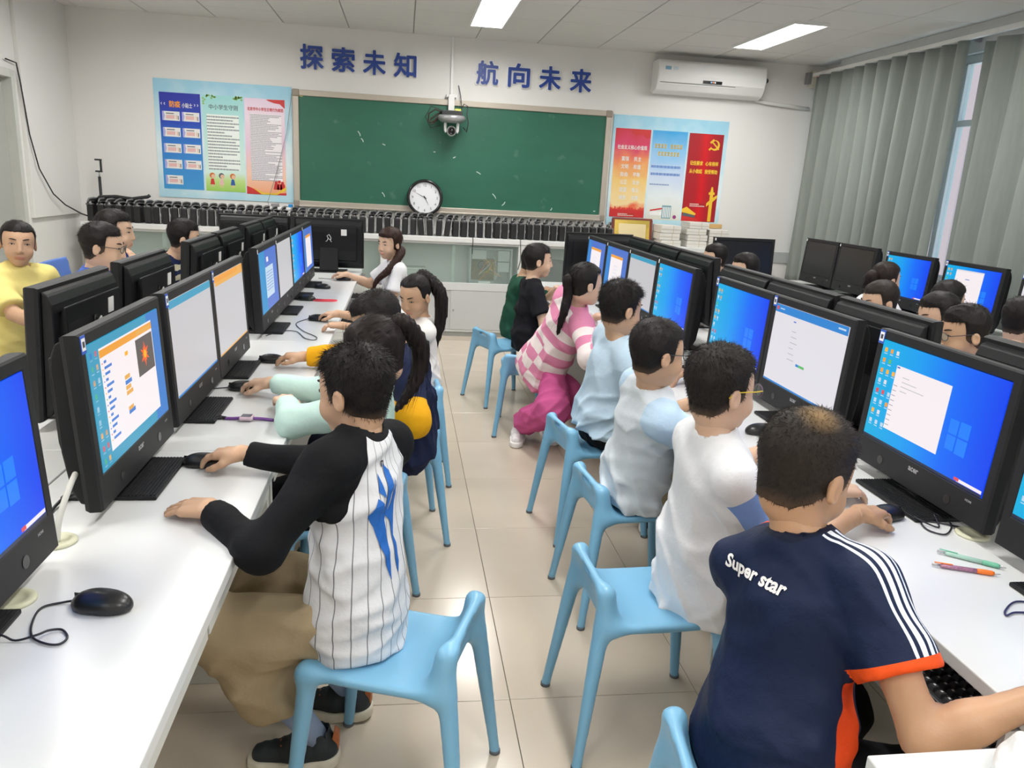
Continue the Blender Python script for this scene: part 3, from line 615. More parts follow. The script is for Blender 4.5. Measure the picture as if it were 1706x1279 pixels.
# ---------------------------------------------------------------- ceiling-hung camera over the chalkboard
pc = tag(empty('ptz_camera', (.452, 7.88, 2.02)), 'silver pan tilt camera with tangled cables over the chalkboard', 'camera')
ob('base', MB().lathe([(.02, .125), (.125, .12), (.135, .10), (.13, .08), (.10, .055), (.02, .05)], 28).mesh('base', M_silver, smooth=True), pc)
ob('control_box', MB().box(-.10, .10, -.06, .08, .122, .165).mesh('control_box', M_black, bevel=.005), pc)
ob('yoke', MB().prism([(-.075, .07), (-.048, .07), (-.045, -.03), (-.06, -.045), (-.072, -.02)], -.035, .03).prism([(.075, .07), (.048, .07), (.045, -.03), (.06, -.045), (.072, -.02)], -.035, .03).mesh('yoke', pm('pale_grey_shell', (.6, .62, .6), .35), bevel=.006), pc)
hd = ob('camera_head', MB().sphere((0, -.005, -.022), (.047, .055, .05), 20).mesh('camera_head', pm('pale_grey_shell', (.6, .62, .6), .35), smooth=True), pc)
ob('lens', MB().lathe([(.036, -.062), (.036, -.04), (.030, -.07), (.026, -.072), (.022, -.060), (.001, -.058)], 20, (0, 0, -.022), axis='y').mesh('lens', M_blackg, smooth=True), hd)
ob('bracket', MB().box(-.06, .06, .05, .13, .10, .125).box(-.03, .03, .115, .13, .125, .33).box(-.05, .05, .13, .199, .30, .33).mesh('bracket', M_white, bevel=.004), pc)
ob('conduit', MB().box(-.012, .012, .175, .199, .335, ZC-2.02).mesh('conduit', M_white, bevel=.003), pc)
ob('cable_loop', MB().tube([(-.09, .02, .15), (-.16, .02, .17), (-.22, .03, .13), (-.225, .03, .06), (-.19, .03, .03), (-.13, .03, .08), (-.09, .0, .13)], .008, 6).tube([(-.09, .05, .15), (-.14, .04, .13), (-.20, .03, .08), (-.21, .03, .05), (-.17, .02, .06), (-.12, .0, .12)], .009, 6).tube([(-.1, .06, .17), (-.2, .06, .2), (-.25, .06, .10), (-.2, .06, .0), (-.1, .05, .03)], .004, 6).mesh('cable_loop', pm('brown_black_cable', (.035, .022, .015), .5), smooth=True), pc)
ob('cable_loop', MB().tube([(.07, .05, .15), (.12, .05, .24), (.155, .05, .22), (.15, .03, .14), (.165, .02, .06), (.15, .02, -.02), (.12, .05, .02)], .006, 6).tube([(.10, .06, .2), (.09, .15, .32), (.07, .19, .42)], .004, 6).mesh('cable_loop', M_black, smooth=True), pc)
ob('warning_tag', MB().box(.03, .09, .02, .06, .166, .19).mesh('warning_tag', pm('lemon_tag', (.7, .72, .12), .5), bevel=.004), pc)
# ================================================================ CABINETS ALONG THE FRONT WALL
CY = 7.70
M_cab = pm('cabinet_enamel', (0.66, 0.68, 0.68), 0.4, var=0.03)
M_cabd = pm('cabinet_inside', (0.50, 0.56, 0.53), 0.6, var=0.06)
def cab_glass():
    m, nt, b = newmat('greenish_cabinet_glass'); N, L = nt.nodes, nt.links
    tr = N.new('ShaderNodeBsdfTransparent'); tr.inputs[0].default_value = (0.95, 0.985, 0.965, 1); mx = N.new('ShaderNodeMixShader'); mx.inputs[0].default_value = 0.12
    b.inputs['Base Color'].default_value = (0.74, 0.85, 0.80, 1); b.inputs['Roughness'].default_value = 0.08
    L.new(tr.outputs[0], mx.inputs[1]); L.new(b.outputs[0], mx.inputs[2]); L.new(mx.outputs[0], N['Material Output'].inputs[0]); return m
M_cglass = cab_glass()
def cabinet(x0, x1, label):
    t = tag(empty('cabinet', ((x0+x1)/2, CY, 0)), label, 'cabinet', 'white cabinets with glass fronts')
    w = (x1-x0)/2; d = YF-CY-.004
    b = MB().box(-w, -w+.03, 0, d, .05, .945).box(w-.03, w, 0, d, .05, .945).box(-w+.03, w-.03, d-.015, d, .05, .945).box(-w+.03, w-.03, .0, d-.015, .05, .07).box(-w+.03, w-.03, .02, d-.015, .485, .505).box(-w+.03, w-.03, .0, d-.015, .925, .945)
    ob('carcass', b.mesh('carcass', [M_cab, M_cabd]), t)
    ob('middle_rail', MB().box(-w+.03, w-.03, -.006, .022, .470, .548).mesh('middle_rail', M_cab, bevel=.004), t)
    for s in (-1, 1): ob('post', MB().box(s*w-(.034 if s > 0 else 0), s*w+(0 if s > 0 else .034), -.014, .02, .05, .9445).mesh('post', pm('cabinet_post', (.76, .77, .76), .4), bevel=.003), t)
    ob('plinth', MB().box(-w, w, .02, d, 0, .05).mesh('plinth', pm('plinth_grey', (.42, .43, .42), .5)), t)
    for s in (-1, 1):
        a0, a1 = (-w+.03, .015) if s < 0 else (-.015, w-.03); yy = .012 if s < 0 else .0
        ob('glass_pane', MB().box(a0, a1, yy+.003, yy+.008, .55, .922).mesh('glass_pane', M_cglass), t)
        dd = ob('door', MB().box(a0, a1, yy-.004, yy+.010, .072, .468).mesh('door', pm('cabinet_door', (.57, .59, .59), .4, var=.03), bevel=.003), t)
        xh = a1-.06 if s > 0 else a0+.06
        ob('handle', MB().box(xh-.018, xh+.018, yy-.009, yy-.004, .20, .33, 0).box(xh-.011, xh+.011, yy-.010, yy-.008, .21, .32, 1).mesh('handle', [M_cab, pm('handle_recess', (.34, .35, .35), .5)], bevel=.002), dd)
        if s > 0: ob('lock', MB().lathe([(.009, -.014), (.011, -.004)], 12, (a0+.03, 0, .27), axis='y').mesh('lock', M_silver), dd)
    return t
for x0, x1, lb in [(-2.90, -1.54, 'white glass-fronted cabinet at the left end behind the boys'), (-1.54, -.18, 'white glass-fronted cabinet behind the left island monitors'), (-.18, 1.184, 'white glass-fronted cabinet holding an opened computer'), (1.184, 2.544, 'white glass-fronted cabinet behind the boy in black'), (2.544, 3.40, 'white cabinet at the right end under the paper stacks')]: cabinet(x0, x1, lb)
tag(ob('long_worktop', MB().box(-2.94, 3.42, CY-.02, YF-.002, .9455, .995).mesh('cabinet_top', pm('cabinet_top_white', (.74, .75, .74), .4), bevel=.005)), 'long white cabinet top carrying the row of black devices', 'worktop')
# opened computer on the shelf behind the glass
oc = tag(empty('open_computer_case', (.885, CY+.075, .505)), 'opened computer case showing its circuit board behind cabinet glass', 'computer')
ob('case', MB().box(-.215, .215, .05, .20, .0, .012).box(-.215, .215, .19, .20, .012, .38).box(-.215, -.20, -.02, .19, .012, .38).box(.20, .215, -.02, .19, .012, .38).box(-.215, .215, -.02, .19, .38, .39).mesh('case', pm('case_steel', (.46, .52, .54), .35, metal=.5), bevel=.002), oc)
ob('motherboard', MB().box(-.19, .06, .175, .188, .05, .27).mesh('motherboard', pm('circuit_board', (.20, .15, .05), .5, var=.7, scale=60)), oc)
ob('power_supply', MB().box(-.19, -.04, .03, .188, .275, .372).mesh('power_supply', pm('psu_steel', (.60, .64, .66), .35, metal=.4), bevel=.004), oc)
ob('drive_bay', MB().box(.075, .195, .02, .188, .26, .372).box(.075, .195, .03, .188, .15, .25).mesh('drive_bay', pm('bay_steel', (.50, .56, .58), .35, metal=.4), bevel=.004), oc)
ob('fan', MB().lathe([(.045, -.0), (.045, .03)], 20, (-.07, .14, .2), axis='y').mesh('fan', M_darkgrey, bevel=.003), oc)
ob('label', MB().box(-.12, .0, -.022, -.02, .005, .06).mesh('label', M_pw), oc)
rs = random.Random(3); mb = MB()
for k in range(12):
    p = [(rs.uniform(-.1, .1), .13, rs.uniform(.24, .30)), (rs.uniform(-.05, .14), rs.uniform(.04, .1), rs.uniform(.12, .24)), (rs.uniform(-.12, .16), .10, rs.uniform(.05, .15))]
    mb.tube(p, .0026, 5, k % 3)
ob('wire', mb.mesh('wire', [M_porange, M_pw, pm('yellow_wire', (.6, .5, .05), .5)]), oc)
# odds and ends behind the left panes
for k, (x, z, w, h, c, lb) in enumerate([(-2.25, .507, .16, .22, (.45, .44, .34), 'beige box file leaning in the left cabinet'), (-2.02, .507, .18, .12, (.10, .11, .10), 'dark box in the left cabinet'), (.06, .507, .34, .14, (.42, .46, .44), 'grey bundle of paper behind the glass at the girl'), (1.55, .507, .22, .26, (.05, .05, .06), 'dark screen standing in the cabinet behind the boy in black')]):
    e = tag(empty('stored_box', (x, CY+.22, z)), lb, 'box'); 
    ob('body', MB().box(-w/2, w/2, -.1, .1, 0, h).mesh('body', pm('stored_%d' % k, c, .6, var=.2), bevel=.005), e); ob('lid', MB().box(-w/2-.004, w/2+.004, -.104, .104, h, h+.02).mesh('lid', pm('stored_%d' % k, c, .6), bevel=.004), e)
# row of black devices with coiled cables
M_dev = pm('device_black', (0.012, 0.012, 0.013), 0.45, var=.3); M_devg = pm('device_grey_cable', (0.24, 0.24, 0.245), 0.32, metal=.3, var=.6, scale=80); M_devs = pm('device_silver', (0.55, 0.55, 0.56), 0.3, metal=.5, var=.2)
def dev_parts(v):
    rs = random.Random(v)
    body = MB().box(-.028, .028, -.075, .075, 0, .150).mesh('body', M_dev, bevel=.009, seg=2)
    c = MB()
    for q in range(3): 
        z0 = .162+.013*q; a = rs.uniform(-.012, .012)
        c.tube([(-.022+a, -.07, z0-.012), (-.012, -.045, z0+.014), (.010+a, -.01, z0+.022), (.03+a, .04, z0+.016), (.026, .07, z0+.0), (.006, .05, z0-.014), (-.012, .01, z0-.008)], .0075, 6, q % 2)
    coil = c.mesh('coiled_cable', [M_devg, M_dev], smooth=True)
    br = MB().box(.030, .0385, -.06, .05, .004, .150).tube([(.036, -.05, .05), (.042, -.055, .075), (.036, -.05, .10)], .004, 5).mesh('bracket', M_devs, bevel=.002)
    cap = MB().lathe([(.018, 0), (.024, .006), (.020, .014), (.008, .018)], 12, (0, -.045, .146)).mesh('cap', M_devg, smooth=True)
    return body, coil, br, cap
def ordinal(n):
    return '%d%s' % (n, 'th' if 10 < n % 100 < 14 else {1: 'st', 2: 'nd', 3: 'rd'}.get(n % 10, 'th'))
rs = random.Random(21); DEV = [dev_parts(v) for v in range(5)]
ndev = 61
for k in range(ndev):
    x = -2.865+k*(5.03/ndev); body, coil, br, cap = DEV[rs.randrange(5)]
    lean = {37: -6, 38: -3, 39: 3, 40: 6}.get(k, rs.uniform(-1, 1))
    t = tag(empty('shelf_device', (x, CY+.115+rs.uniform(-.008, .008), .996+abs(math.sin(math.radians(lean)))*.028)), 'small black upright device with coiled cable, %s from the left on the cabinet top' % ordinal(k+1), 'device', 'black devices on the cabinet top')
    t.rotation_euler = (0, math.radians(lean), math.radians(rs.uniform(-6, 6)))
    ob('body', body, t); ob('coiled_cable', coil, t); ob('cap', cap, t)
    if k > 6: ob('bracket', br, t)
# phone clamp on a pole, cable bundle, loose cables
sp = tag(empty('selfie_stick', (-2.83, CY+.235, .996)), 'black pole with a phone clamp standing among the devices at the left', 'tripod')
ob('pole', MB().tube([(0, 0, 0), (0, 0, .40)], .013, 10).mesh('pole', M_black, smooth=True), sp)
ob('joint', MB().tube([(0, 0, .40), (0, 0, .44)], .007, 8).mesh('joint', M_silver, smooth=True), sp)
ob('phone_clamp', MB().box(-.03, .03, -.012, .012, .44, .455).box(-.03, .03, -.012, .012, .545, .56).box(.012, .028, -.01, .01, .45, .55).mesh('phone_clamp', M_black, bevel=.003), sp)
tag(ob('cable_bundle', MB().tube([(-2.86, CY+.14, 1.16), (-2.80, CY+.12, 1.215), (-2.66, CY+.12, 1.225), (-2.52, CY+.13, 1.21), (-2.38, CY+.13, 1.235), (-2.36, CY+.13, 1.25)], .016, 8).tube([(-2.84, CY+.15, 1.15), (-2.76, CY+.14, 1.20), (-2.6, CY+.15, 1.20), (-2.45, CY+.15, 1.19), (-2.42, CY+.15, 1.16)], .013, 8).mesh('cable_bundle', M_black, smooth=True)), 'thick black cable bundle lying on the leftmost devices', 'cable')
pts = [(XL+.02, 6.9, 2.27), (XL+.03, 7.05, 2.26), (XL+.03, 7.09, 2.1), (XL+.05, 7.11, 1.72), (XL+.06, 7.2, 1.45), (XL+.07, 7.4, 1.24), (XL+.08, 7.6, 1.14), (XL+.15, 7.75, 1.06), (-2.80, 7.80, 1.0)]
tag(ob('wall_cable', MB().tube(pts, .006, 6).mesh('wall_cable', M_black, smooth=True)), 'thin black cable drooping from the door frame to the cabinet top', 'cable')
tag(ob('wall_wire', MB().tube([(-1.07, YF-.05, 2.27), (-1.13, YF-.03, 1.9), (-1.24, YF-.03, 1.5), (-1.32, YF-.05, 1.24), (-1.30, YF-.1, 1.16)], .003, 5).mesh('wall_wire', M_grey)), 'thin grey wire crossing the left poster diagonally', 'wire')
tag(ob('hanging_cord', MB().tube([(.685, CY-.022, 1.0), (.687, CY-.026, .96), (.683, CY-.026, .90), (.685, CY-.026, .84)], .004, 5).mesh('hanging_cord', M_black)), 'short black cord hanging in front of the cabinet glass', 'cord')
tag(ob('hanging_cord', MB().tube([(1.16, CY-.02, 1.0), (1.165, CY-.025, .93), (1.175, CY-.02, .8), (1.15, CY-.018, .70)], .004, 5).mesh('hanging_cord', M_black)), 'black cord hanging along the cabinet post beside the computer', 'cord')
pb = tag(empty('power_adapter', (-1.17, 7.86, 1.17)), 'white adapter box with a grey plug lying on the devices', 'adapter')
ob('box', MB().box(-.10, .10, -.05, .05, 0, .03).mesh('box', M_white, bevel=.006), pb); ob('plug', MB().box(-.09, -.02, -.03, .03, .03, .06).mesh('plug', M_grey, bevel=.005), pb)
ob('blue_clip', MB().box(.07, .11, -.02, .02, .03, .06).mesh('blue_clip', pm('bright_blue_clip', (.02, .25, .6), .4), bevel=.004), pb)
# gilded plaque and paper bundles
pq = tag(empty('award_plaque', (2.385, 7.97, .998)), 'gilded award plaque in a dark red frame under the right poster', 'plaque')
ob('frame', MB().box(-.215, .215, -.012, .012, 0, .02).box(-.215, .215, -.012, .012, .235, .256).box(-.215, -.19, -.012, .012, .02, .235).box(.19, .215, -.012, .012, .02, .235).mesh('frame', pm('maroon_wood', (.18, .03, .02), .35), bevel=.004), pq)
ob('gilt_plate', MB().box(-.19, .19, -.006, .004, .02, .235).mesh('gilt_plate', pm('gilt', (.86, .62, .14), .22, metal=.85, var=.05)), pq)
ob('engraved_panel', MB().box(-.145, .15, -.008, -.005, .035, .195).mesh('engraved_panel', pm('pale_gilt', (.80, .66, .38), .3, metal=.6)), pq)
pq.rotation_euler = (math.radians(-8), 0, 0)
M_paper = pm('paper_bundle', (.70, .68, .63), .8, var=.12, scale=6, aniso=(1, 1, 60))
rs = random.Random(8)
for (x, n, lb) in [(2.735, 3, 'under the blue poster panel'), (3.02, 4, 'in the middle stack'), (3.25, 3, 'at the right end of the cabinet')]:
    z = .996
    for k in range(n):
        h = rs.uniform(.055, .075); t = tag(empty('paper_bundle', (x+rs.uniform(-.012, .012), 7.88, z)), 'bound bundle of white papers %s, %s from the bottom' % (lb, ['first', 'second', 'third', 'fourth'][k]), 'papers', 'paper bundles'); t.rotation_euler = (0, 0, rs.uniform(-.06, .06))
        ob('sheets', MB().box(-.105, .105, -.14, .14, 0, h-.001).mesh('sheets', M_paper, bevel=.003), t)
        ob('string', MB().box(-.106, .106, -.142, -.139, h*.45, h*.52).box(.02, .026, -.1425, .1425, -.0005, h).mesh('string', pm('string', (.55, .5, .4), .8)), t)
        z += h+.002
tb = tag(empty('plank', (3.16, 8.035, 1.20)), 'strip of yellow wood standing on the paper bundles', 'plank')
ob('board', MB().box(-.21, .20, -.012, .012, .0, .045).mesh('board', pm('yellow_pine', (.62, .40, .16), .6, var=.15, aniso=(1, 8, 30)), bevel=.003), tb)
tb.location.z = 1.185; tb.location.x = 3.19

# ================================================================ DESKS
M_desk = pm('white_laminate', (0.70, 0.71, 0.705), 0.29, var=0.012, scale=2)
M_desks = pm('desk_edge', (0.60, 0.60, 0.555), 0.45, var=0.03)
def desk(x, y0, y1, side, depth, label, tray_out=0.0, apron=True, ztop=.75):
    """front edge at x; side = -1 the desk lies left of its front edge, +1 right of it"""
    L = y1-y0; t = tag(empty('computer_desk', (x, (y0+y1)/2, 0), 0 if side > 0 else math.pi), label, 'desk', 'white computer desks')
    h = L/2-.0012
    ob('top', MB().box(0, depth-.0015, -h, h, ztop-.028, ztop).mesh('top', M_desk, bevel=.003), t)
    for s in (-1, 1): ob('side_panel', MB().box(.035, depth-.03, s*(h-.03)-.012, s*(h-.03)+.012, .0, ztop-.028).mesh('side_panel', M_desks, bevel=.002), t)
    ob('back_panel', MB().box(depth-.06, depth-.04, -h+.045, h-.045, .18, ztop-.03).mesh('back_panel', M_desks), t)
    ob('cable_tray', MB().box(depth-.17, depth-.06, -h+.045, h-.045, .60, .612).mesh('cable_tray', M_desks), t)
    for s in (-1, 1):
        a, b = (-h+.05, -.008) if s < 0 else (.008, h-.05)
        ob('keyboard_tray', MB().box(.03-tray_out, .33-tray_out, a, b, ztop-.118, ztop-.104).box(.028-tray_out, .042-tray_out, a, b, ztop-.118, ztop-(.036 if apron else .09)).mesh('keyboard_tray', M_desks, bevel=.002), t)
        if not apron: ob('tray_runner', MB().box(.03-tray_out*.5, .33-tray_out*.5, b-.012 if s > 0 else a, b if s > 0 else a+.012, ztop-.104, ztop-.03).mesh('tray_runner', M_silver), t)
    return t
D1 = .53
AY = [0.66, 2.206, 3.75, 5.295, 6.84]
nm = ['nearest the camera', 'second from the camera', 'third from the camera', 'at the far end']
for k in range(4): desk(-.345, AY[k], AY[k+1], -1, D1, 'white desk on the aisle side of the left island, '+nm[k], apron=k < 2, tray_out=0 if k < 2 else .12)
for k in range(4): desk(-1.405, AY[k], AY[k+1], +1, D1-.002, 'white desk on the outer side of the left island, '+nm[k], apron=True)
CYS = [.90, 2.14, 3.58, 5.02, 6.42]
for k in range(4): desk(1.02, CYS[k], CYS[k+1], +1, .56, 'white desk on the aisle side of the right island, '+nm[k], tray_out=.11 if k == 0 else .02, apron=False)
for k in range(4): desk(2.142, CYS[k], CYS[k+1], -1, .56, 'white desk on the window side of the right island, '+nm[k], apron=True)
for k in range(3): desk(3.46, 2.75+k*1.5, 4.25+k*1.5, +1, .60, 'white desk along the curtained windows, '+['nearest the camera', 'middle one', 'farthest one'][k], apron=True)
# grommets on the near desks
def grommet(x, y, label):
    t = tag(ob('cable_grommet', cm('grommet', lambda: MB().lathe([(.040, .0), (.040, .004), (.036, .007), (.026, .007), (.024, .002), (.001, .001)], 24).mesh('cable_grommet', pm('cream_grommet', (.60, .60, .44), .5), smooth=True)), None, (x, y, .7505)), label, 'grommet', 'cable grommets')
grommet(-.705, 1.385, 'cream cable grommet below the cut-off monitor at the left edge'); grommet(-.725, 1.625, 'cream cable grommet with a pale cable beside the left edge monitor')
grommet(1.435, 1.60, 'cream cable grommet under the chin of the near right monitor'); grommet(1.455, 1.36, 'cream cable grommet beside the right edge monitor')

# ================================================================ MONITORS (all-in-one computers)
MW, MH, MZ = .56, .405, .032
M_bez = pm('monitor_bezel', (0.013, 0.0135, 0.015), 0.5, var=.15, scale=60, spec=.3)
M_back = pm('monitor_back', (0.007, 0.0075, 0.009), 0.42, var=.3, scale=30, bump=.05, bscale=300, spec=.3)
def wallpaper():
    m, nt, b = newmat('blue_desktop_wallpaper'); N, L = nt.nodes, nt.links
    tc = N.new('ShaderNodeTexCoord'); sp = N.new('ShaderNodeSeparateXYZ'); L.new(tc.outputs['Generated'], sp.inputs[0])
    cr = N.new('ShaderNodeValToRGB'); e = cr.color_ramp.elements; e[0].position = 0.0; e[0].color = (0.0, .43, .74, 1); e[1].position = 1; e[1].color = (0.0, .055, .86, 1)
    q = e.new(.35); q.color = (0.0, .33, .86, 1); q = e.new(.68); q.color = (0.0, .14, .92, 1)
    L.new(sp.outputs['X'], cr.inputs[0])
    d = N.new('ShaderNodeVectorMath'); d.operation = 'DISTANCE'; L.new(tc.outputs['Generated'], d.inputs[0]); d.inputs[1].default_value = (.66, .5, .45)
    mr = N.new('ShaderNodeMapRange'); mr.inputs[1].default_value = .02; mr.inputs[2].default_value = .34; mr.inputs[3].default_value = .55; mr.inputs[4].default_value = 0; L.new(d.outputs[1], mr.inputs[0])
    mx = N.new('ShaderNodeMix'); mx.data_type = 'RGBA'; mx.inputs[7].default_value = (.02, .42, .95, 1); L.new(mr.outputs[0], mx.inputs[0]); L.new(cr.outputs[0], mx.inputs[6])
    b.inputs['Base Color'].default_value = (.01, .01, .01, 1); b.inputs['Roughness'].default_value = .35; b.inputs['Specular IOR Level'].default_value = .2; L.new(mx.outputs[2], b.inputs['Emission Color']); b.inputs['Emission Strength'].default_value = 1.0; return m
M_wp = wallpaper()
SCR = {'off': pm('dark_screen', (.012, .012, .014), .28, var=.1), 'desk': M_wp, 'white': em('scr_white', 'e2dfe6', .95), 'dim': em('scr_dim', 'c9c8cc', .9), 'blue': em('scr_azure', '1f86d8', .9), 'orange': em('scr_orange', 'f0a030', .95), 'tint': em('scr_tint', 'f4ebee', .98), 'grey': em('scr_grey', '6a6668', .6), 'ink': em('scr_ink', 'a8a8b4', .8), 'block': em('scr_block', '3f80d8', .9), 'block2': em('scr_block2', 'f0b050', .9), 'red': em('scr_red', 'e84a50', .9), 'green': em('scr_green', '5fbf6a', .9), 'yellow': em('scr_yellow', 'ffb020', 1.0), 'cyan': em('scr_cyan', '38c4f4', .95), 'teal': em('scr_teal', '2e9ec4', .9), 'lav': em('scr_lav', '4a74d0', .9), 'pale': em('scr_pale', 'c4dcf0', .9), 'navy': em('scr_navy', '16244a', .7), 'logo': em('scr_logo', (.0, .20, .94), 1.0), 'burst': em('scr_burst', 'ff5a1e', 1.2)}
SKEY = list(SCR); SMAT = [SCR[k] for k in SKEY]
SW0, SW1, SZ0, SZ1 = -.25, .25, MZ+.082, MZ+MH-.030     # visible screen area
def sd(mb, u0, u1, v0, v1, key, layer=1):
    y = -.0172-.0003*layer
    mb.box(SW0+(SW1-SW0)*u0, SW0+(SW1-SW0)*u1, y-.0002, y, SZ0+(SZ1-SZ0)*v0, SZ0+(SZ1-SZ0)*v1, SKEY.index(key))
def sicons(mb, cols=2, seed=1, rows=8):
    rs = random.Random(seed)
    for r in range(rows):
        for c in range(cols):
            if rs.random() < .22 and c: continue
            u, v = .02+c*.055, .93-r*.105
            sd(mb, u+.008, u+.032, v-.042, v, rs.choice(['red', 'white', 'yellow', 'green', 'pale', 'lav', 'pale', 'orange']), 1); sd(mb, u+.006, u+.036, v-.062, v-.054, 'pale', 1)
def content(kind):
    mb = MB()
    if kind in ('desk', 'deskwin', 'whitewin'):
        sicons(mb, 3 if kind == 'deskwin' else 2, 3); sd(mb, 0, 1, 0, .025, 'navy', 1); sd(mb, .82, .995, .030, .058, 'tint', 1); sd(mb, .80, .835, .034, .062, 'red', 2)
        for a, b, c, d_ in [(.68, .745, .40, .53), (.755, .83, .40, .535), (.68, .745, .255, .385), (.755, .83, .245, .385)]: sd(mb, a, b, c, d_, 'logo', 1)
        if kind == 'deskwin':
            sd(mb, .17, .635, .16, .80, 'tint', 2); sd(mb, .175, .20, .775, .79, 'lav', 3)
            for k in range(9): sd(mb, .175, .21, .20+k*.05, .207+k*.05, 'ink', 3)
            for k in range(4): sd(mb, .24, .30+.07*((k*7) % 3), .70-k*.045, .708-k*.045, 'dim', 3)
        if kind == 'whitewin': sd(mb, .20, .72, .06, .93, 'tint', 2); sd(mb, .40, .48, .72, .735, 'lav', 3); sd(mb, .20, .72, .90, .93, 'white', 3)
    elif kind == 'form':
        sd(mb, 0, 1, .90, 1, 'blue', 1); sd(mb, .02, .05, .93, .975, 'red', 2); sd(mb, .07, .14, .945, .958, 'pale', 2); sd(mb, .88, .97, .945, .965, 'pale', 2); sd(mb, 0, 1, 0, .022, 'blue', 1)
        for k in range(6): sd(mb, .30, .36+.02*(k % 3), .72-k*.07, .726-k*.07, 'ink', 1)
        sd(mb, .30, .335, .835, .85, 'lav', 1); sd(mb, .44, .48, .33, .36, 'blue', 2); sd(mb, .48, .56, .33, .36, 'green', 2)
    elif kind == 'page':
        sd(mb, 0, 1, .92, 1, 'teal', 1); sd(mb, 0, 1, 0, .02, 'blue', 1)
        for k in range(4): sd(mb, .12, .30, .80-k*.09, .806-k*.09, 'dim', 1)
    elif kind == 'scratch':
        sd(mb, 0, 1, 0, 1, 'teal', 1); sd(mb, .80, 1, 0, 1, 'lav', 1); sicons(mb, 2, 5, 9); sd(mb, .13, .87, .10, .93, 'tint', 2); sd(mb, .13, .87, .855, .915, 'orange', 3); sd(mb, .62, .84, .86, .90, 'block2', 4)
        for k in range(14): sd(mb, .17, .20+.03*((k*5) % 3), .80-k*.048, .822-k*.048, 'block', 3); sd(mb, .145, .155, .80-k*.048, .81-k*.048, ['red', 'yellow', 'green', 'lav'][k % 4], 3)
        for k, (v, key) in enumerate([(.60, 'block2'), (.555, 'block'), (.51, 'block2'), (.465, 'block2'), (.33, 'block2'), (.30, 'block')]): sd(mb, .40, .47+.02*(k % 2), v-.035, v, key, 3)
        sd(mb, .44, .48, .755, .79, 'yellow', 3); sd(mb, .60, .86, .50, .83, 'grey', 3)
        cx, cz = .72, .67
        for k in range(12):
            a = 2*math.pi*k/12; L = .105 if k % 2 else .075
            x, z = SW0+(SW1-SW0)*cx, SZ0+(SZ1-SZ0)*cz; w = .005
            dx, dz = math.cos(a)*L*.32, math.sin(a)*L*.32
            mb.prism([(x-dz*.22, z+dx*.22), (x+dx, z+dz), (x+dz*.22, z-dx*.22)], -.0188, -.0186, 'xz', SKEY.index('burst'))
        mb.lathe([(.011, -.0192), (.011, -.0188)], 12, (SW0+(SW1-SW0)*cx, 0, SZ0+(SZ1-SZ0)*cz), SKEY.index('yellow'), 'y')
    elif kind == 'orangepage':
        sd(mb, 0, 1, .93, 1, 'orange', 1); sd(mb, .80, .92, .90, 1, 'block2', 2); sd(mb, .03, 1, .88, .93, 'block2', 1); sd(mb, 0, 1, 0, .02, 'block2', 1)
    elif kind == 'doc':
        sd(mb, 0, 1, 0, 1, 'lav', 1); sd(mb, 0, .3, 0, 1, 'teal', 1); sd(mb, .30, .75, .20, .72, 'pale', 2)
        for k in range(7): sd(mb, .34, .70, .62-k*.05, .63-k*.05, 'lav', 3)
        sd(mb, .40, .50, .80, .88, 'tint', 2)
    elif kind == 'winpage':
        sd(mb, 0, 1, 0, 1, 'lav', 1); sd(mb, 0, .2, 0, 1, 'teal', 1); sd(mb, .22, .80, .10, .84, 'tint', 2); sd(mb, .22, .80, .78, .84, 'orange', 3)
        for k in range(4): sd(mb, .40, .6, .60-k*.08, .61-k*.08, 'pale', 3)
    return mb
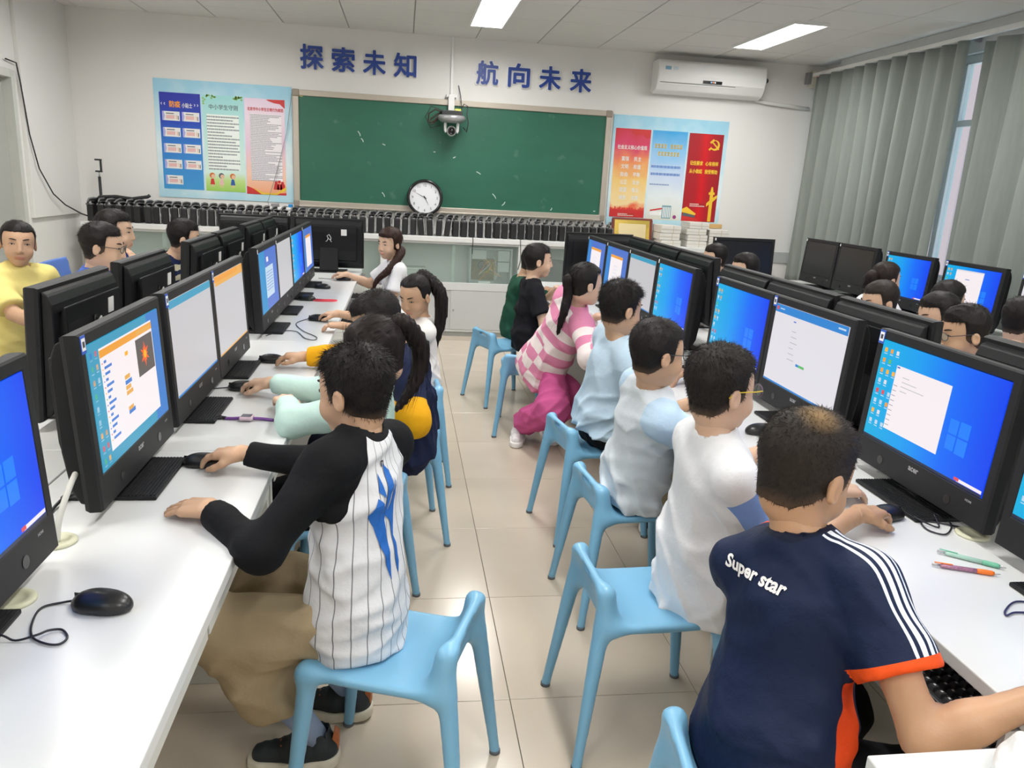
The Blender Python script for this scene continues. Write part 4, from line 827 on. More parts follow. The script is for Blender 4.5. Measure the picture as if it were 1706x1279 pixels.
def mon_meshes():
    def frame():
        m = MB().box(-MW/2, MW/2, -.016, .020, MZ+MH-.030, MZ+MH).box(-MW/2, -.25, -.016, .020, MZ+.082, MZ+MH-.030).box(.25, MW/2, -.016, .020, MZ+.082, MZ+MH-.030).box(-MW/2, MW/2, -.016, .020, MZ, MZ+.082)
        return m.mesh('front_frame', M_bez, bevel=.003, seg=1)
    def frame2():  # one ring, so that the joins do not show
        V = []; F = []
        def ring(w, z0, z1, y): return [(-w, y, z0), (w, y, z0), (w, y, z1), (-w, y, z1)]
        rings = [ring(MW/2-.004, MZ+.004, MZ+MH-.004, .022), ring(MW/2, MZ, MZ+MH, .012), ring(MW/2, MZ, MZ+MH, -.012), ring(MW/2-.004, MZ+.003, MZ+MH-.004, -.0175), ring(.254, SZ0-.004, SZ1+.004, -.0175), ring(.25, SZ0, SZ1, -.0135)]
        for r in rings: V += r
        for i in range(len(rings)-1):
            for k in range(4): F.append((i*4+k, i*4+(k+1) % 4, (i+1)*4+(k+1) % 4, (i+1)*4+k))
        F.append((0, 1, 2, 3)); return MB().add(V, F).mesh('front_frame', M_bez)
    M = {}
    M['frame'] = frame2()
    M['screen_geo'] = None
    bk = MB().prism([(.022, MZ+.012), (.022, MZ+MH-.012), (.040, MZ+MH-.022), (.052, MZ+MH-.050), (.056, MZ+MH-.075), (.060, MZ+.14), (.052, MZ+.05), (.036, MZ+.014)], -MW/2+.016, MW/2-.016, 'yz')
    bk.prism([(.05, MZ+MH-.10), (.066, MZ+MH-.062), (.074, MZ+MH-.058), (.078, MZ+MH-.11), (.080, MZ+.15), (.068, MZ+.07), (.05, MZ+.06)], -MW/2+.055, MW/2-.055, 'yz')
    M['back'] = bk.mesh('back_shell', M_back, bevel=.006, seg=2)
    M['neck'] = MB().prism([(.058, MZ+.20), (.086, MZ+.20), (.115, .012), (.070, .012)], -.075, .075, 'yz').mesh('stand_neck', M_bez, bevel=.006)
    M['base'] = MB().box(-.14, .14, -.085, .135, 0, .010).mesh('stand_base', M_bez, bevel=.003)
    rb = MB()
    for k in range(16): rb.box(-.134, .134, -.081+k*.0085, -.077+k*.0085, .010, .0122)
    M['ribs'] = rb.mesh('rib', M_bez)
    sp_ = MB().lathe([(.013, -.0186), (.013, -.0172)], 14, (0, 0, MZ+.035), axis='y')
    M['grille'] = sp_.mesh('speaker_grille', M_blackg)
    M['logo'] = None
    M['st_w'] = MB().box(-.274, -.249, -.0190, -.0176, MZ+MH-.044, MZ+MH-.004, 0).box(-.271, -.252, -.0195, -.0190, MZ+MH-.037, MZ+MH-.010, 1).box(-.267, -.256, -.0198, -.0195, MZ+MH-.030, MZ+MH-.017, 2).mesh('number_sticker', [pm('sticker_blue', (.03, .10, .50), .5), M_pw, M_darkgrey])
    M['st_s'] = MB().box(-.274, -.262, -.0190, -.0176, MZ+MH-.030, MZ+MH-.010).mesh('number_sticker', M_pw)
    M['st_b'] = MB().box(-.145, -.10, .0785, .0812, MZ+.275, MZ+.325).mesh('back_label', M_pw)
    M['knot'] = MB().box(-.028, .028, .080, .0815, MZ+.225, MZ+.29).mesh('lock_plate', M_blackg)
    kt = MB().tube([(-.015, .084, MZ+.175), (-.02, .088, MZ+.20), (-.005, .09, MZ+.225), (.012, .088, MZ+.215), (.004, .09, MZ+.195), (-.01, .088, MZ+.185)], .0032, 6).tube([(.0, .088, MZ+.20), (.012, .087, MZ+.175), (.022, .085, MZ+.168)], .003, 6).tube([(-.012, .088, MZ+.19), (-.018, .086, MZ+.17), (-.026, .085, MZ+.166)], .003, 6)
    kt.v = [(x, y_, z_+.055) for x, y_, z_ in kt.v]; M['tie'] = kt.mesh('cable_tie', pm('pale_cord', (.62, .62, .60), .5), smooth=True)
    return M
MM = mon_meshes()
logo_me = fit_text(text_mesh('acer', .02, pm('logo_silver', (.42, .42, .43), .35, metal=.5), 0, .0006), .042, .012)
eng_me = fit_text(text_mesh('HDMI', .02, pm('logo_silver', (.42, .42, .43), .35, metal=.5), 0, .0006), .022, .006)
def monitor(x, y, face, kind, label, z=.75, sticker='s', tilt=3.0, group='all-in-one computers'):
    t = tag(empty('monitor', (x, y, z+.0005), math.radians(face+90)), label, 'monitor', group)
    tl = (-math.radians(tilt), 0, 0)
    bo_ = (-.06, .055, 0) if x == -.70 else (0, 0, 0); ob('stand_base', MM['base'], t, bo_); ob('stand_neck', MM['neck'], t)
    if kind != 'back': ob('base_rib', MM['ribs'], t, bo_)
    fr = ob('front_frame', MM['frame'], t, rot=tl); ob('back_shell', MM['back'], t, rot=tl)
    skind = {'back': 'off', 'form': 'white', 'page': 'dim', 'scratch': 'teal', 'orangepage': 'dim', 'doc': 'lav', 'winpage': 'lav', 'deskwin': 'desk', 'whitewin': 'desk'}.get(kind, kind)
    s = ob('screen', cm(('scr', skind), lambda: MB().box(SW0, SW1, -.0170, -.0130, SZ0, SZ1).mesh('screen', SCR[skind])), t, rot=tl)
    if kind == 'off': s['label'] = 'dark switched-off screen'
    mb = content(kind)
    if mb.v: ob('screen_print', cm(('cnt', kind), lambda: mb.mesh('screen_print', SMAT)), s)['kind'] = 'stuff'
    if kind != 'back':
        for s_ in (-.145, .145): ob('speaker_grille', MM['grille'], fr, (s_, 0, 0))
        ob('logo', logo_me, fr, (0, -.0179, MZ+.058), rot=RX90); ob('port_mark', eng_me, fr, (.215, -.0179, MZ+.060), rot=RX90)
        ob('number_sticker', MM['st_w' if sticker == 'w' else 'st_s'], fr)
    else:
        bl = ob('back_label', MM['st_b'], t, rot=tl); ob('lock_plate', MM['knot'], t, rot=tl); ob('cable_tie', MM['tie'], t, rot=tl)
    return t
for y, k, st, lb in [(1.262, 'desk', 's', 'monitor with a plain blue desktop, cut off by the left edge of the picture'), (1.985, 'scratch', 'w', 'monitor showing an orange coding program with a red burst on a dark stage'), (2.595, 'page', 'w', 'monitor with a white page under a blue bar, in front of the girl in mint'), (3.155, 'orangepage', 'w', 'monitor with a white page under an orange bar on the left island'), (4.05, 'doc', 's', 'monitor with a blue desktop and a document window on the left island'), (4.60, 'dim', 's', 'monitor with a blank pale page, sixth along the left aisle'), (5.16, 'desk', 's', 'monitor with a blue desktop, seventh along the left aisle'), (5.72, 'winpage', 's', 'monitor at the far end of the left aisle row')]:
    monitor(-.672 if y > 1.5 else -.70, y, 0, k, lb, sticker=st)
for y, lb in [(2.63, 'monitor seen from behind beside the boy in yellow'), (3.31, 'monitor seen from behind, hiding the boy with glasses'), (4.25, 'monitor seen from behind, hiding the boy in stripes'), (4.86, 'monitor seen from behind just past the boy in stripes'), (5.62, 'monitor seen from behind with a white label, next to last on the left island'), (6.2, 'monitor seen from behind, last on the left island')]:
    monitor(-1.075, y, 180, 'back', lb)
for x, lb in [(-.60, 'dark monitor turned away at the far end of the left aisle'), (-1.19, 'dark monitor turned away behind the left island rows')]: monitor(x, 6.62, 90, 'back', lb, z=.75 if x > -.8 else .75)
for y, k, st, lb in [(1.215, 'desk', 's', 'monitor with a blue desktop, cut off by the right edge of the picture'), (1.815, 'deskwin', 'w', 'monitor with a blue desktop and a white window, in front of the boy in navy'), (2.50, 'form', 'w', 'monitor with a white form page under a blue bar on the right island'), (3.065, 'desk', 'w', 'monitor with a blue desktop behind the boy with yellow glasses'), (3.90, 'desk', 's', 'monitor with a blue desktop and icons beside the boy in light blue'), (4.47, 'page', 's', 'monitor with a white page under a teal bar on the right island'), (5.03, 'winpage', 's', 'monitor with an orange-topped window, next to last on the right aisle'), (5.60, 'winpage', 's', 'monitor with an orange-topped window at the far end of the right aisle')]:
    monitor(1.415, y, 180, k, lb, sticker=st)
for y, lb in [(1.74, 'monitor seen from behind at the right edge of the picture'), (2.52, 'monitor seen from behind between the form page and the boy with glasses'), (3.10, 'monitor seen from behind, fourth from the front on the window side'), (3.66, 'monitor seen from behind with a folded paper label'), (4.55, 'monitor seen from behind with a tall white label'), (5.12, 'monitor seen from behind, next to last on the window side'), (5.70, 'monitor seen from behind at the far end of the right island')]:
    monitor(1.745 if y < 4 else 1.83, y, 0, 'back', lb)
monitor(1.58, 6.20, 90, 'back', 'black monitor standing crosswise at the far end of the right island')
for y, k, lb in [(6.70, 'off', 'dark switched-off monitor nearest the front wall by the curtains'), (6.12, 'off', 'second dark switched-off monitor by the curtains'), (5.34, 'desk', 'monitor with a blue desktop in front of the girl with a bun'), (4.66, 'whitewin', 'monitor with a white window by the curtains'), (3.96, 'form', 'monitor with a white page at the right edge by the curtains')]:
    monitor(3.80 if k == 'off' else 3.74, y, 180, k, lb, sticker='w' if k != 'off' else 's', tilt=4)
gd = desk(2.45, 6.25, 6.95, +1, .75, 'white desk standing crosswise before the front wall', apron=True)
monitor(2.94, 6.42, 270, 'off', 'wide dark monitor facing the room in front of the white wall')

# ================================================================ MICE, KEYBOARDS, SMALL THINGS
def mouse_mesh():
    f = lambda p: smax(smin(el(p, (0, -.004, .010), (.031, .052, .026)), el(p, (0, .028, .008), (.027, .030, .016)), .02), -(p[:, 2]-.0015), .004)
    return sdf_mesh('body', f, (-.04, -.065, -.002), (.04, .07, .045), .0032, pm('mouse_black', (.012, .012, .013), .32, var=.2))
MOUSE = mouse_mesh()
M_wheel = MB().lathe([(.007, -.003), (.009, 0), (.007, .003)], 12, (0, .030, .0235), axis='x').mesh('wheel', M_grey, smooth=True)
M_cabl = pm('mouse_cable', (.012, .012, .02), .45)
def smooth_path(pts, n=6):
    P = [Vector(p) for p in pts]; out = []
    for i in range(len(P)-1):
        p0, p1, p2, p3 = P[max(i-1, 0)], P[i], P[i+1], P[min(i+2, len(P)-1)]
        for k in range(n):
            t = k/n; out.append(0.5*((2*p1)+(-p0+p2)*t+(2*p0-5*p1+4*p2-p3)*t*t+(-p0+3*p1-3*p2+p3)*t**3))
    return out+[P[-1]]
def mouse(x, y, ang, label, cable=None, z=.7505):
    """ang = direction the buttons point to"""
    t = tag(empty('computer_mouse', (x, y, z), math.radians(ang-90)), label, 'mouse', 'black computer mice')
    ob('body', MOUSE, t); ob('wheel', M_wheel, t)
    ob('button_gap', cm('mgap', lambda: MB().box(-.0008, .0008, .018, .056, .012, .0255).mesh('button_gap', M_blackg)), t)
    if cable:
        Mi = Matrix.Rotation(-math.radians(ang-90), 3, 'Z')
        pts = [(0, .052, .010)]+[tuple(Mi @ Vector((px-x, py-y, pz-z))) for px, py, pz in cable]
        ob('cable', MB().tube(smooth_path(pts), .0021, 6).mesh('cable', M_cabl, smooth=True), t)
    return t
dz = .7535
mouse(-.535, 1.352, 165, 'black mouse lying free on the near left desk', [(-.612, 1.371, dz), (-.642, 1.354, dz), (-.638, 1.308, dz), (-.619, 1.261, dz), (-.588, 1.238, dz), (-.565, 1.235, dz), (-.560, 1.255, dz), (-.578, 1.279, dz), (-.596, 1.272, dz+.004), (-.606, 1.253, dz+.008), (-.64, 1.250, dz), (-.665, 1.255, dz+.008), (-.72, 1.27, dz+.008)])
mouse(-.530, 2.085, 172, 'black mouse under the right hand of the boy in pinstripes', [(-.60, 2.105, dz), (-.66, 2.135, dz), (-.70, 2.12, dz), (-.70, 2.05, dz)])
mouse(-.575, 2.865, 172, 'black mouse under the hand of the girl in mint', [(-.64, 2.885, dz), (-.70, 2.86, dz), (-.75, 2.82, dz)])
mouse(-.545, 3.315, 170, 'black mouse lying free beyond the girl in mint', [(-.61, 3.32, dz), (-.66, 3.30, dz), (-.68, 3.25, dz)])
mouse(-.455, 4.32, 165, 'black mouse under the hand of the girl with a ponytail', [(-.52, 4.34, dz), (-.56, 4.20, dz), (-.50, 4.0, dz), (-.42, 3.86, dz), (-.42, 3.78, dz), (-.47, 3.82, dz), (-.53, 3.98, dz), (-.60, 3.98, dz), (-.66, 3.86, dz)])
mouse(-.60, 5.02, 170, 'black mouse lying beside the red ribbon', [(-.66, 5.03, dz), (-.70, 5.0, dz)])
mouse(-.555, 5.57, 170, 'black mouse lying on the far left desk', [(-.64, 5.6, dz), (-.70, 5.6, dz)])
mouse(-.445, 6.05, 170, 'black mouse at the far end of the left desk', [(-.55, 6.08, dz), (-.64, 6.1, dz)])
mouse(1.262, 1.705, 18, 'black mouse under the hand in front of the boy in navy', [(1.34, 1.735, dz), (1.36, 1.70, dz), (1.33, 1.68, dz+.01), (1.37, 1.64, dz), (1.40, 1.70, dz+.01), (1.42, 1.66, dz), (1.36, 1.60, dz), (1.33, 1.63, dz), (1.36, 1.68, dz), (1.46, 1.62, dz)])
mouse(1.24, 2.40, 10, 'black mouse on the desk of the boy with yellow glasses', [(1.31, 2.42, dz), (1.34, 2.40, dz)])
mouse(1.24, 3.30, 10, 'black mouse on the desk of the boy in light blue', [(1.31, 3.32, dz), (1.34, 3.30, dz)])
tag(ob('mouse_cable', MB().tube(smooth_path([(1.36, 1.20, dz), (1.30, 1.235, dz), (1.255, 1.245, dz), (1.225, 1.235, dz), (1.24, 1.255, dz), (1.29, 1.285, dz), (1.335, 1.27, dz), (1.38, 1.23, dz)]), .0021, 6).mesh('mouse_cable', pm('violet_cable', (.03, .03, .10), .45), smooth=True)), 'loop of dark violet mouse cable at the right edge of the desk', 'cable')
def keyboard(x, y, rz, label, keys=False, z=.6465):
    t = tag(empty('keyboard', (x, y, z), math.radians(rz)), label, 'keyboard', 'black keyboards')
    ob('body', cm('kb', lambda: MB().prism([(-.075, 0), (.075, 0), (.075, .018), (-.075, .010)], -.22, .22, 'yz').mesh('body', M_black, bevel=.003)), t)
    kme = cm('kbkey', lambda: MB().add([(-.008, -.008, 0), (.008, -.008, 0), (.008, .008, 0), (-.008, .008, 0), (-.006, -.005, .008), (.006, -.005, .008), (.006, .007, .008), (-.006, .007, .008)], [(0, 3, 2, 1), (4, 5, 6, 7), (0, 1, 5, 4), (1, 2, 6, 5), (2, 3, 7, 6), (3, 0, 4, 7)]).mesh('key', [pm('key_black', (.022, .022, .024), .4)]))
    mark = pm('key_legend', (.45, .45, .46), .5)
    jn = MB()
    for r in range(6):
        for c in range(20):
            if c in (15, 19) and r in (2, 3): continue
            kx, ky = -.2+c*.0205+(.006 if c > 14 else 0), -.058+r*.0225+(.004 if r == 5 else 0); kz = .0105+(ky+.075)*.0533
            if keys: ob('key', kme, t, (kx, ky, kz), rot=(math.radians(3), 0, 0))
            else: jn.box(kx-.008, kx+.008, ky-.008, ky+.008, kz, kz+.007)
            if keys: jn.box(kx-.004, kx+.001, ky, ky+.004, kz+.0082, kz+.0086)
    o = ob('key_legend' if keys else 'keys', jn.mesh('key_legend' if keys else 'keys', mark if keys else pm('key_black', (.022, .022, .024), .4)), t); o['kind'] = 'stuff'
    return t
keyboard(1.075, 1.17, -90, 'black keyboard on the tray in front of the boy in navy', True)
for y, lb in [(2.42, 'black keyboard on the tray before the boy with yellow glasses'), (3.2, 'black keyboard on the tray before the boy in light blue'), (5.35, 'black keyboard on the tray before the boy in black')]: keyboard(1.135, y, -90, lb)
for y, lb in [(5.0, 'black keyboard on the tray beyond the girl with a ponytail'), (5.75, 'black keyboard on the tray at the far left desk')]: keyboard(-.31, y, 90, lb)
# smart watch
sw = tag(empty('smart_watch', (-.495, 2.492, .7505), math.radians(-4)), 'pink kids smart watch with a purple strap lying on the desk', 'watch')
cs_ = ob('case', MB().box(-.021, .021, -.021, .021, .004, .017).mesh('case', pm('watch_pink', (.68, .52, .60), .35), bevel=.006, seg=3), sw)
ob('glass', MB().box(-.016, .016, -.015, .015, .0172, .0182).mesh('glass', pm('watch_glass', (.10, .10, .13), .15), bevel=.0004), cs_)
M_pur = pm('purple_strap', (.17, .06, .28), .5)
ob('strap', MB().tube(smooth_path([(.02, 0, .008), (.05, .004, .006), (.085, .0, .004)]), .0055, 6).mesh('strap', M_pur, smooth=True), sw)
ob('strap', MB().tube(smooth_path([(-.02, 0, .008), (-.045, .002, .005), (-.07, .004, .004)]), .0055, 6).mesh('strap', M_pur, smooth=True), sw)
ob('buckle', MB().tube(smooth_path([(-.068, .004, .005), (-.085, .006, .006), (-.10, .0, .004), (-.108, -.006, .003)]), [.006]*6+[.008]*7+[.005]*5+[.002], 6).mesh('buckle', M_blackg, smooth=True), sw)
# red ribbon tie
rb = tag(ob('ribbon', MB().tube(smooth_path([(-.56, 5.00, dz), (-.52, 4.985, dz), (-.47, 4.99, dz), (-.43, 5.0, dz), (-.415, 5.03, dz), (-.45, 5.045, dz), (-.50, 5.02, dz+.003), (-.55, 5.05, dz)]), .0055, 6).mesh('ribbon', pm('coral_red_cord', (.75, .06, .09), .6), smooth=True)), 'coral red looped cord lying on the far left desk', 'ribbon')
# pens
def pen(x, y, ang, label, c1, c2, tip):
    t = tag(empty('pen', (x, y, .7565), math.radians(ang)), label, 'pen', 'pens on the right desk')
    ob('barrel', MB().lathe([(.004, -.045), (.0052, -.04), (.0052, .03)], 12, axis='x').mesh('barrel', c1, smooth=True), t)
    ob('grip', MB().lathe([(.0056, .0305), (.006, .04), (.0058, .06), (.004, .066)], 12, axis='x').mesh('grip', c2, smooth=True), t)
    ob('tip', MB().lathe([(.0038, .066), (.0012, .076), (.0006, .079)], 10, axis='x').mesh('tip', tip, smooth=True), t)
    ob('clip', MB().box(-.058, -.02, -.0018, .0018, .0052, .0072).mesh('clip', c2, bevel=.0006), t); ob('push_button', MB().lathe([(.0028, -.062), (.003, -.045)], 10, axis='x').mesh('push_button', M_silver, smooth=True), t)
M_pat = pm('pen_pattern', (.42, .20, .30), .35, var=.9, scale=160)
pen(1.268, 1.422, -22, 'orange click pen with a patterned barrel on the right desk', M_pat, pm('pen_orange', (.9, .20, .02), .35), M_silver)
pen(1.318, 1.470, -39, 'mint green click pen lying behind the orange one', pm('pen_clear_mint', (.42, .66, .55), .25), pm('pen_mint', (.16, .50, .33), .35), M_silver)
# pale power cable rising from the left grommet
tag(ob('power_cable', MB().tube(smooth_path([(-.725, 1.625, .752), (-.722, 1.64, .80), (-.715, 1.70, .86), (-.72, 1.80, .885), (-.74, 1.9, .88), (-.76, 1.95, .84)]), .0065, 8).mesh('power_cable', pm('pale_grey_cable', (.60, .60, .56), .5), smooth=True)), 'pale grey power cable rising from the desk behind the coding monitor', 'cable')
tag(ob('power_cable', MB().tube(smooth_path([(-.78, 1.70, .7545), (-.80, 1.80, .756), (-.77, 1.92, .79), (-.755, 1.96, .85)]), .004, 6).mesh('power_cable', M_black, smooth=True)), 'black power cable behind the coding monitor', 'cable')
# cables behind the right monitors
rs = random.Random(5)
for k, (y, lb) in enumerate([(2.16, 'tangle of cables behind the near right monitor'), (3.48, 'pale cables on the desk behind the blue desktop monitor'), (4.2, 'tangle of cables between the island rows on the right'), (3.66, 'tangle of cables between the island rows on the left')]):
    xc = 1.56 if k < 3 else -.87; mb = MB()
    for q in range(5):
        pts = [(xc+rs.uniform(-.1, .1), y+rs.uniform(-.14, .14), .758+rs.uniform(0, .05)) for _ in range(5)]; pts[0] = (*pts[0][:2], .756); pts[-1] = (*pts[-1][:2], .756)
        mb.tube(smooth_path(pts, 4), .004, 5, 1 if q == 0 else 0)
    tag(ob('cable_tangle', mb.mesh('cable_tangle', [M_black, M_pw], smooth=True)), lb, 'cable')
# white side table with a crumpled bag, lower right
stb = tag(empty('side_table', (1.0, .60, 0)), 'white table corner jutting in at the bottom right', 'table')
ob('top', MB().box(-.30, .30, -.32, .285, .70, .75).mesh('top', M_desk, bevel=.003), stb)
for sx in (-.26, .26):
    for sy in (-.28, .24): ob('leg', MB().box(sx-.018, sx+.018, sy-.018, sy+.018, 0, .70).mesh('leg', M_desks, bevel=.003), stb)
def bag_mesh():
    def f(p):
        n = np.sin(p[:, 0]*70+2*np.sin(p[:, 1]*45))*.006+np.sin(p[:, 1]*88+p[:, 2]*60+1.5*np.sin(p[:, 0]*40))*.005+np.sin(p[:, 0]*150-p[:, 1]*120+p[:, 2]*90)*.0022
        return smax(smin(el(p, (0, 0, .02), (.11, .07, .048)), el(p, (.05, .02, .035), (.055, .045, .045)), .03)+n, -(p[:, 2]-.001), .004)
    return sdf_mesh('crumpled_bag', f, (-.14, -.1, -.004), (.14, .1, .1), .004, pm('white_film', (.78, .80, .79), .35, var=.05, bump=.4, bscale=60))
bg2 = tag(ob('plastic_wrap', CACHE.setdefault('bag', bag_mesh()), None, (1.20, 3.52, .7505), .6), 'crumpled clear plastic wrap on the right desk beside the blue monitor', 'wrap')
bg = tag(ob('crumpled_bag', CACHE['bag'], None, (.955, .80, .7505)), 'crumpled white plastic bag with green print on the white table', 'bag')
for (bx, by, bz) in [(-.03, -.03, .064), (.055, .0, .083), (.06, -.04, .066)]: ob('print_mark', MB().box(-.009, .009, -.002, .002, -.001, .001).box(-.007, .006, .005, .008, -.001, .001).mesh('print_mark', pm('green_ink', (.03, .40, .25), .5)), bg, (bx, by, bz))

# ================================================================ STOOLS AND CHAIRS
M_stool = pm('sky_blue_plastic', (0.20, 0.46, 0.68), 0.33, var=0.04, scale=4, bump=.02, bscale=400)
def stool_sdf(p):
    x, y, z = p[:, 0], p[:, 1], p[:, 2]
    dip = .012*np.exp(-((x/.12)**2+(y/.13)**2))
    q = p.copy(); q[:, 2] += dip
    d = rbox(q, (0.0, 0, .408), (.165, .168, .013), .012)
    # curved back lip with a hand slot
    c, s = math.cos(math.radians(20)), math.sin(math.radians(20))
    R = np.array([[c, 0, s], [0, 1, 0], [-s, 0, c]], np.float32)
    bk = rbox(p, (.176, 0, .468), (.0130, .142, .062), .0125, R)
    bk = smax(bk, np.sqrt(np.maximum(np.abs(y)-.085, 0)**2+np.maximum(z-.460, 0)**2)-.068, .02)
    d = smin(d, bk, .055)
    yz = p.copy(); yz[:, 0] = 0
    d = smax(d, -np.maximum(rc(yz, (0, -.034, .497), (0, .034, .497), .0115, .0115), .12-x), .006)
    for sy in (-1, 1):
        d = smin(d, rc(p, (.180, sy*.128, .50), (.245, sy*.185, .008), .0135, .0145)-.008*np.clip((z-.05)/.3, 0, 1)*np.clip((.50-z)/.1, 0, 1), .05)
        d = smin(d, rc(p, (-.148, sy*.148, .400), (-.190, sy*.178, .008), .024, .0145), .045)
    return smax(d, -(z-.004), .003)
ST_SEAT = sdf_mesh('seat', stool_sdf, (-.24, -.23, .345), (.28, .23, .56), .0065, M_stool)
ST_LEG = {}
for sx in (0, 1):
    for sy in (0, 1):
        lo = (-.24 if sx == 0 else .13, -.24 if sy == 0 else .08, .0); hi = (-.08 if sx == 0 else .29, -.08 if sy == 0 else .24, .352)
        ST_LEG[sx, sy] = sdf_mesh('leg', stool_sdf, lo, hi, .0065, M_stool)
ST_FOOT = MB().lathe([(.0155, 0), (.0155, .010), (.010, .012)], 12).mesh('foot_cap', pm('rubber_grey', (.12, .14, .16), .7), smooth=True)
def stool(x, y, rz, label):
    t = tag(empty('stool', (x, y, 0), math.radians(rz)), label, 'stool', 'light blue moulded stools')
    ob('seat', ST_SEAT, t)
    for (a, b), me in ST_LEG.items():
        l = ob('leg', me, t); ob('foot_cap', ST_FOOT, l, (.2455 if a else -.1905, (.1853 if b else -.1853) if a else (.1783 if b else -.1783), .0005))
    return t
STOOLS = [(-.015, 1.715, -20, 'light blue stool under the boy in pinstripes'), (-.19, 2.50, -6, 'light blue stool under the girl in mint'), (-.055, 3.22, 8, 'light blue stool under the boy in navy and yellow'), (.0, 3.90, 4, 'light blue stool under the girl with a ponytail, mostly hidden'),
          (.73, 1.92, 183, 'light blue stool under the boy with yellow glasses'), (.885, 2.61, 186, 'light blue stool under the boy with dark glasses in pale blue sleeves'), (.905, 3.27, 190, 'light blue stool under the boy in light blue'), (.81, 4.745, -100, 'light blue stool beside the girl in pink stripes'), (.755, 5.42, 202, 'light blue stool with a visible hand slot under the boy in black'), (.735, 1.14, 172, 'light blue stool at the bottom edge under the boy in navy')]
for s in STOOLS: stool(*s)
# blue chair with a backrest behind the boy in yellow
def chair(x, y, rz, label, c=(0.10, .20, .56)):
    t = tag(empty('plastic_chair', (x, y, 0), math.radians(rz)), label, 'chair', 'blue plastic chairs'); m = pm('cobalt_plastic', c, .4)
    def f(p):
        d = rbox(p, (0, 0, .455), (.20, .20, .010), .01)
        R = np.array([[math.cos(.18), 0, math.sin(.18)], [0, 1, 0], [-math.sin(.18), 0, math.cos(.18)]], np.float32)
        q = p.copy(); q[:, 0] += .25*p[:, 1]**2
        return smin(d, rbox(q, (.225, 0, .72), (.010, .19, .24), .009, R), .06)
    ob('shell', cm('chair_shell', lambda: sdf_mesh('shell', f, (-.24, -.24, .42), (.32, .24, .99), .012, m)), t)
    for sx, sy in ((-1, -1), (-1, 1), (1, -1), (1, 1)): ob('leg', MB().tube([(sx*.15, sy*.16, .45), (sx*.20, sy*.20, 0)], .011, 8).mesh('leg', M_silver, smooth=True), t)
chair(-1.82, 4.98, 180, 'blue plastic chair with a backrest behind the boy in yellow')
# ================================================================ PEOPLE
def V3(*a): return np.array(a, np.float32)
def nrm(v): v = np.asarray(v, np.float32); return v/max(float(np.linalg.norm(v)), 1e-9)
def wrinkle(p, seed, fr=1.0):
    # cloth folds: sharp ridges that come and go
    rs = np.random.RandomState(seed); o = 0
    for k in range(4):
        a = nrm(rs.randn(3)*np.array([1, 1, 1.5]))*rs.uniform(42, 75)*fr; b = nrm(rs.randn(3))*rs.uniform(12, 24)*fr; c = nrm(rs.randn(3))*rs.uniform(9, 18)*fr
        sn = np.sin((p@a)*.5+1.3*np.sin(p@b+rs.uniform(0, 6))+rs.uniform(0, 6)); r = 1-np.sqrt(sn*sn+.03)+.05; m = np.clip(.5+.9*np.sin(p@c+rs.uniform(0, 6)), 0, 1)
        o = o+r*r*m
    return .55-o*1.1
def attr_node(N, name):
    a = N.new('ShaderNodeAttribute'); a.attribute_name = name; return a
def skin_mat(name, col):
    if name in MATS: return MATS[name]
    m, nt, b = newmat(name); N, L = nt.nodes, nt.links
    tc = N.new('ShaderNodeTexCoord'); nz = N.new('ShaderNodeTexNoise'); nz.inputs['Scale'].default_value = 9; L.new(tc.outputs['Object'], nz.inputs['Vector'])
    mx = N.new('ShaderNodeMix'); mx.data_type = 'RGBA'; mx.inputs[6].default_value = (*[c*.93 for c in col], 1); mx.inputs[7].default_value = (*[min(1, c*1.05) for c in col], 1); L.new(nz.outputs[0], mx.inputs[0])
    at = attr_node(N, 'lip'); m2 = N.new('ShaderNodeMix'); m2.data_type = 'RGBA'; m2.inputs[7].default_value = (col[0]*.84, col[1]*.56, col[2]*.58, 1); L.new(at.outputs['Fac'], m2.inputs[0]); L.new(mx.outputs[2], m2.inputs[6])
    L.new(m2.outputs[2], b.inputs['Base Color']); b.inputs['Roughness'].default_value = .48
    b.inputs['Subsurface Weight'].default_value = .12; b.inputs['Subsurface Radius'].default_value = (.012, .005, .003); b.inputs['Subsurface Scale'].default_value = .6
    n2 = N.new('ShaderNodeTexNoise'); n2.inputs['Scale'].default_value = 260; L.new(tc.outputs['Object'], n2.inputs['Vector']); bp = N.new('ShaderNodeBump'); bp.inputs['Strength'].default_value = .06; bp.inputs['Distance'].default_value = .004; L.new(n2.outputs[0], bp.inputs['Height']); L.new(bp.outputs[0], b.inputs['Normal'])
    MATS[name] = m; return m
SKIN = {'fair': (.64, .42, .29), 'mid': (.56, .345, .215), 'tan': (.50, .29, .165)}
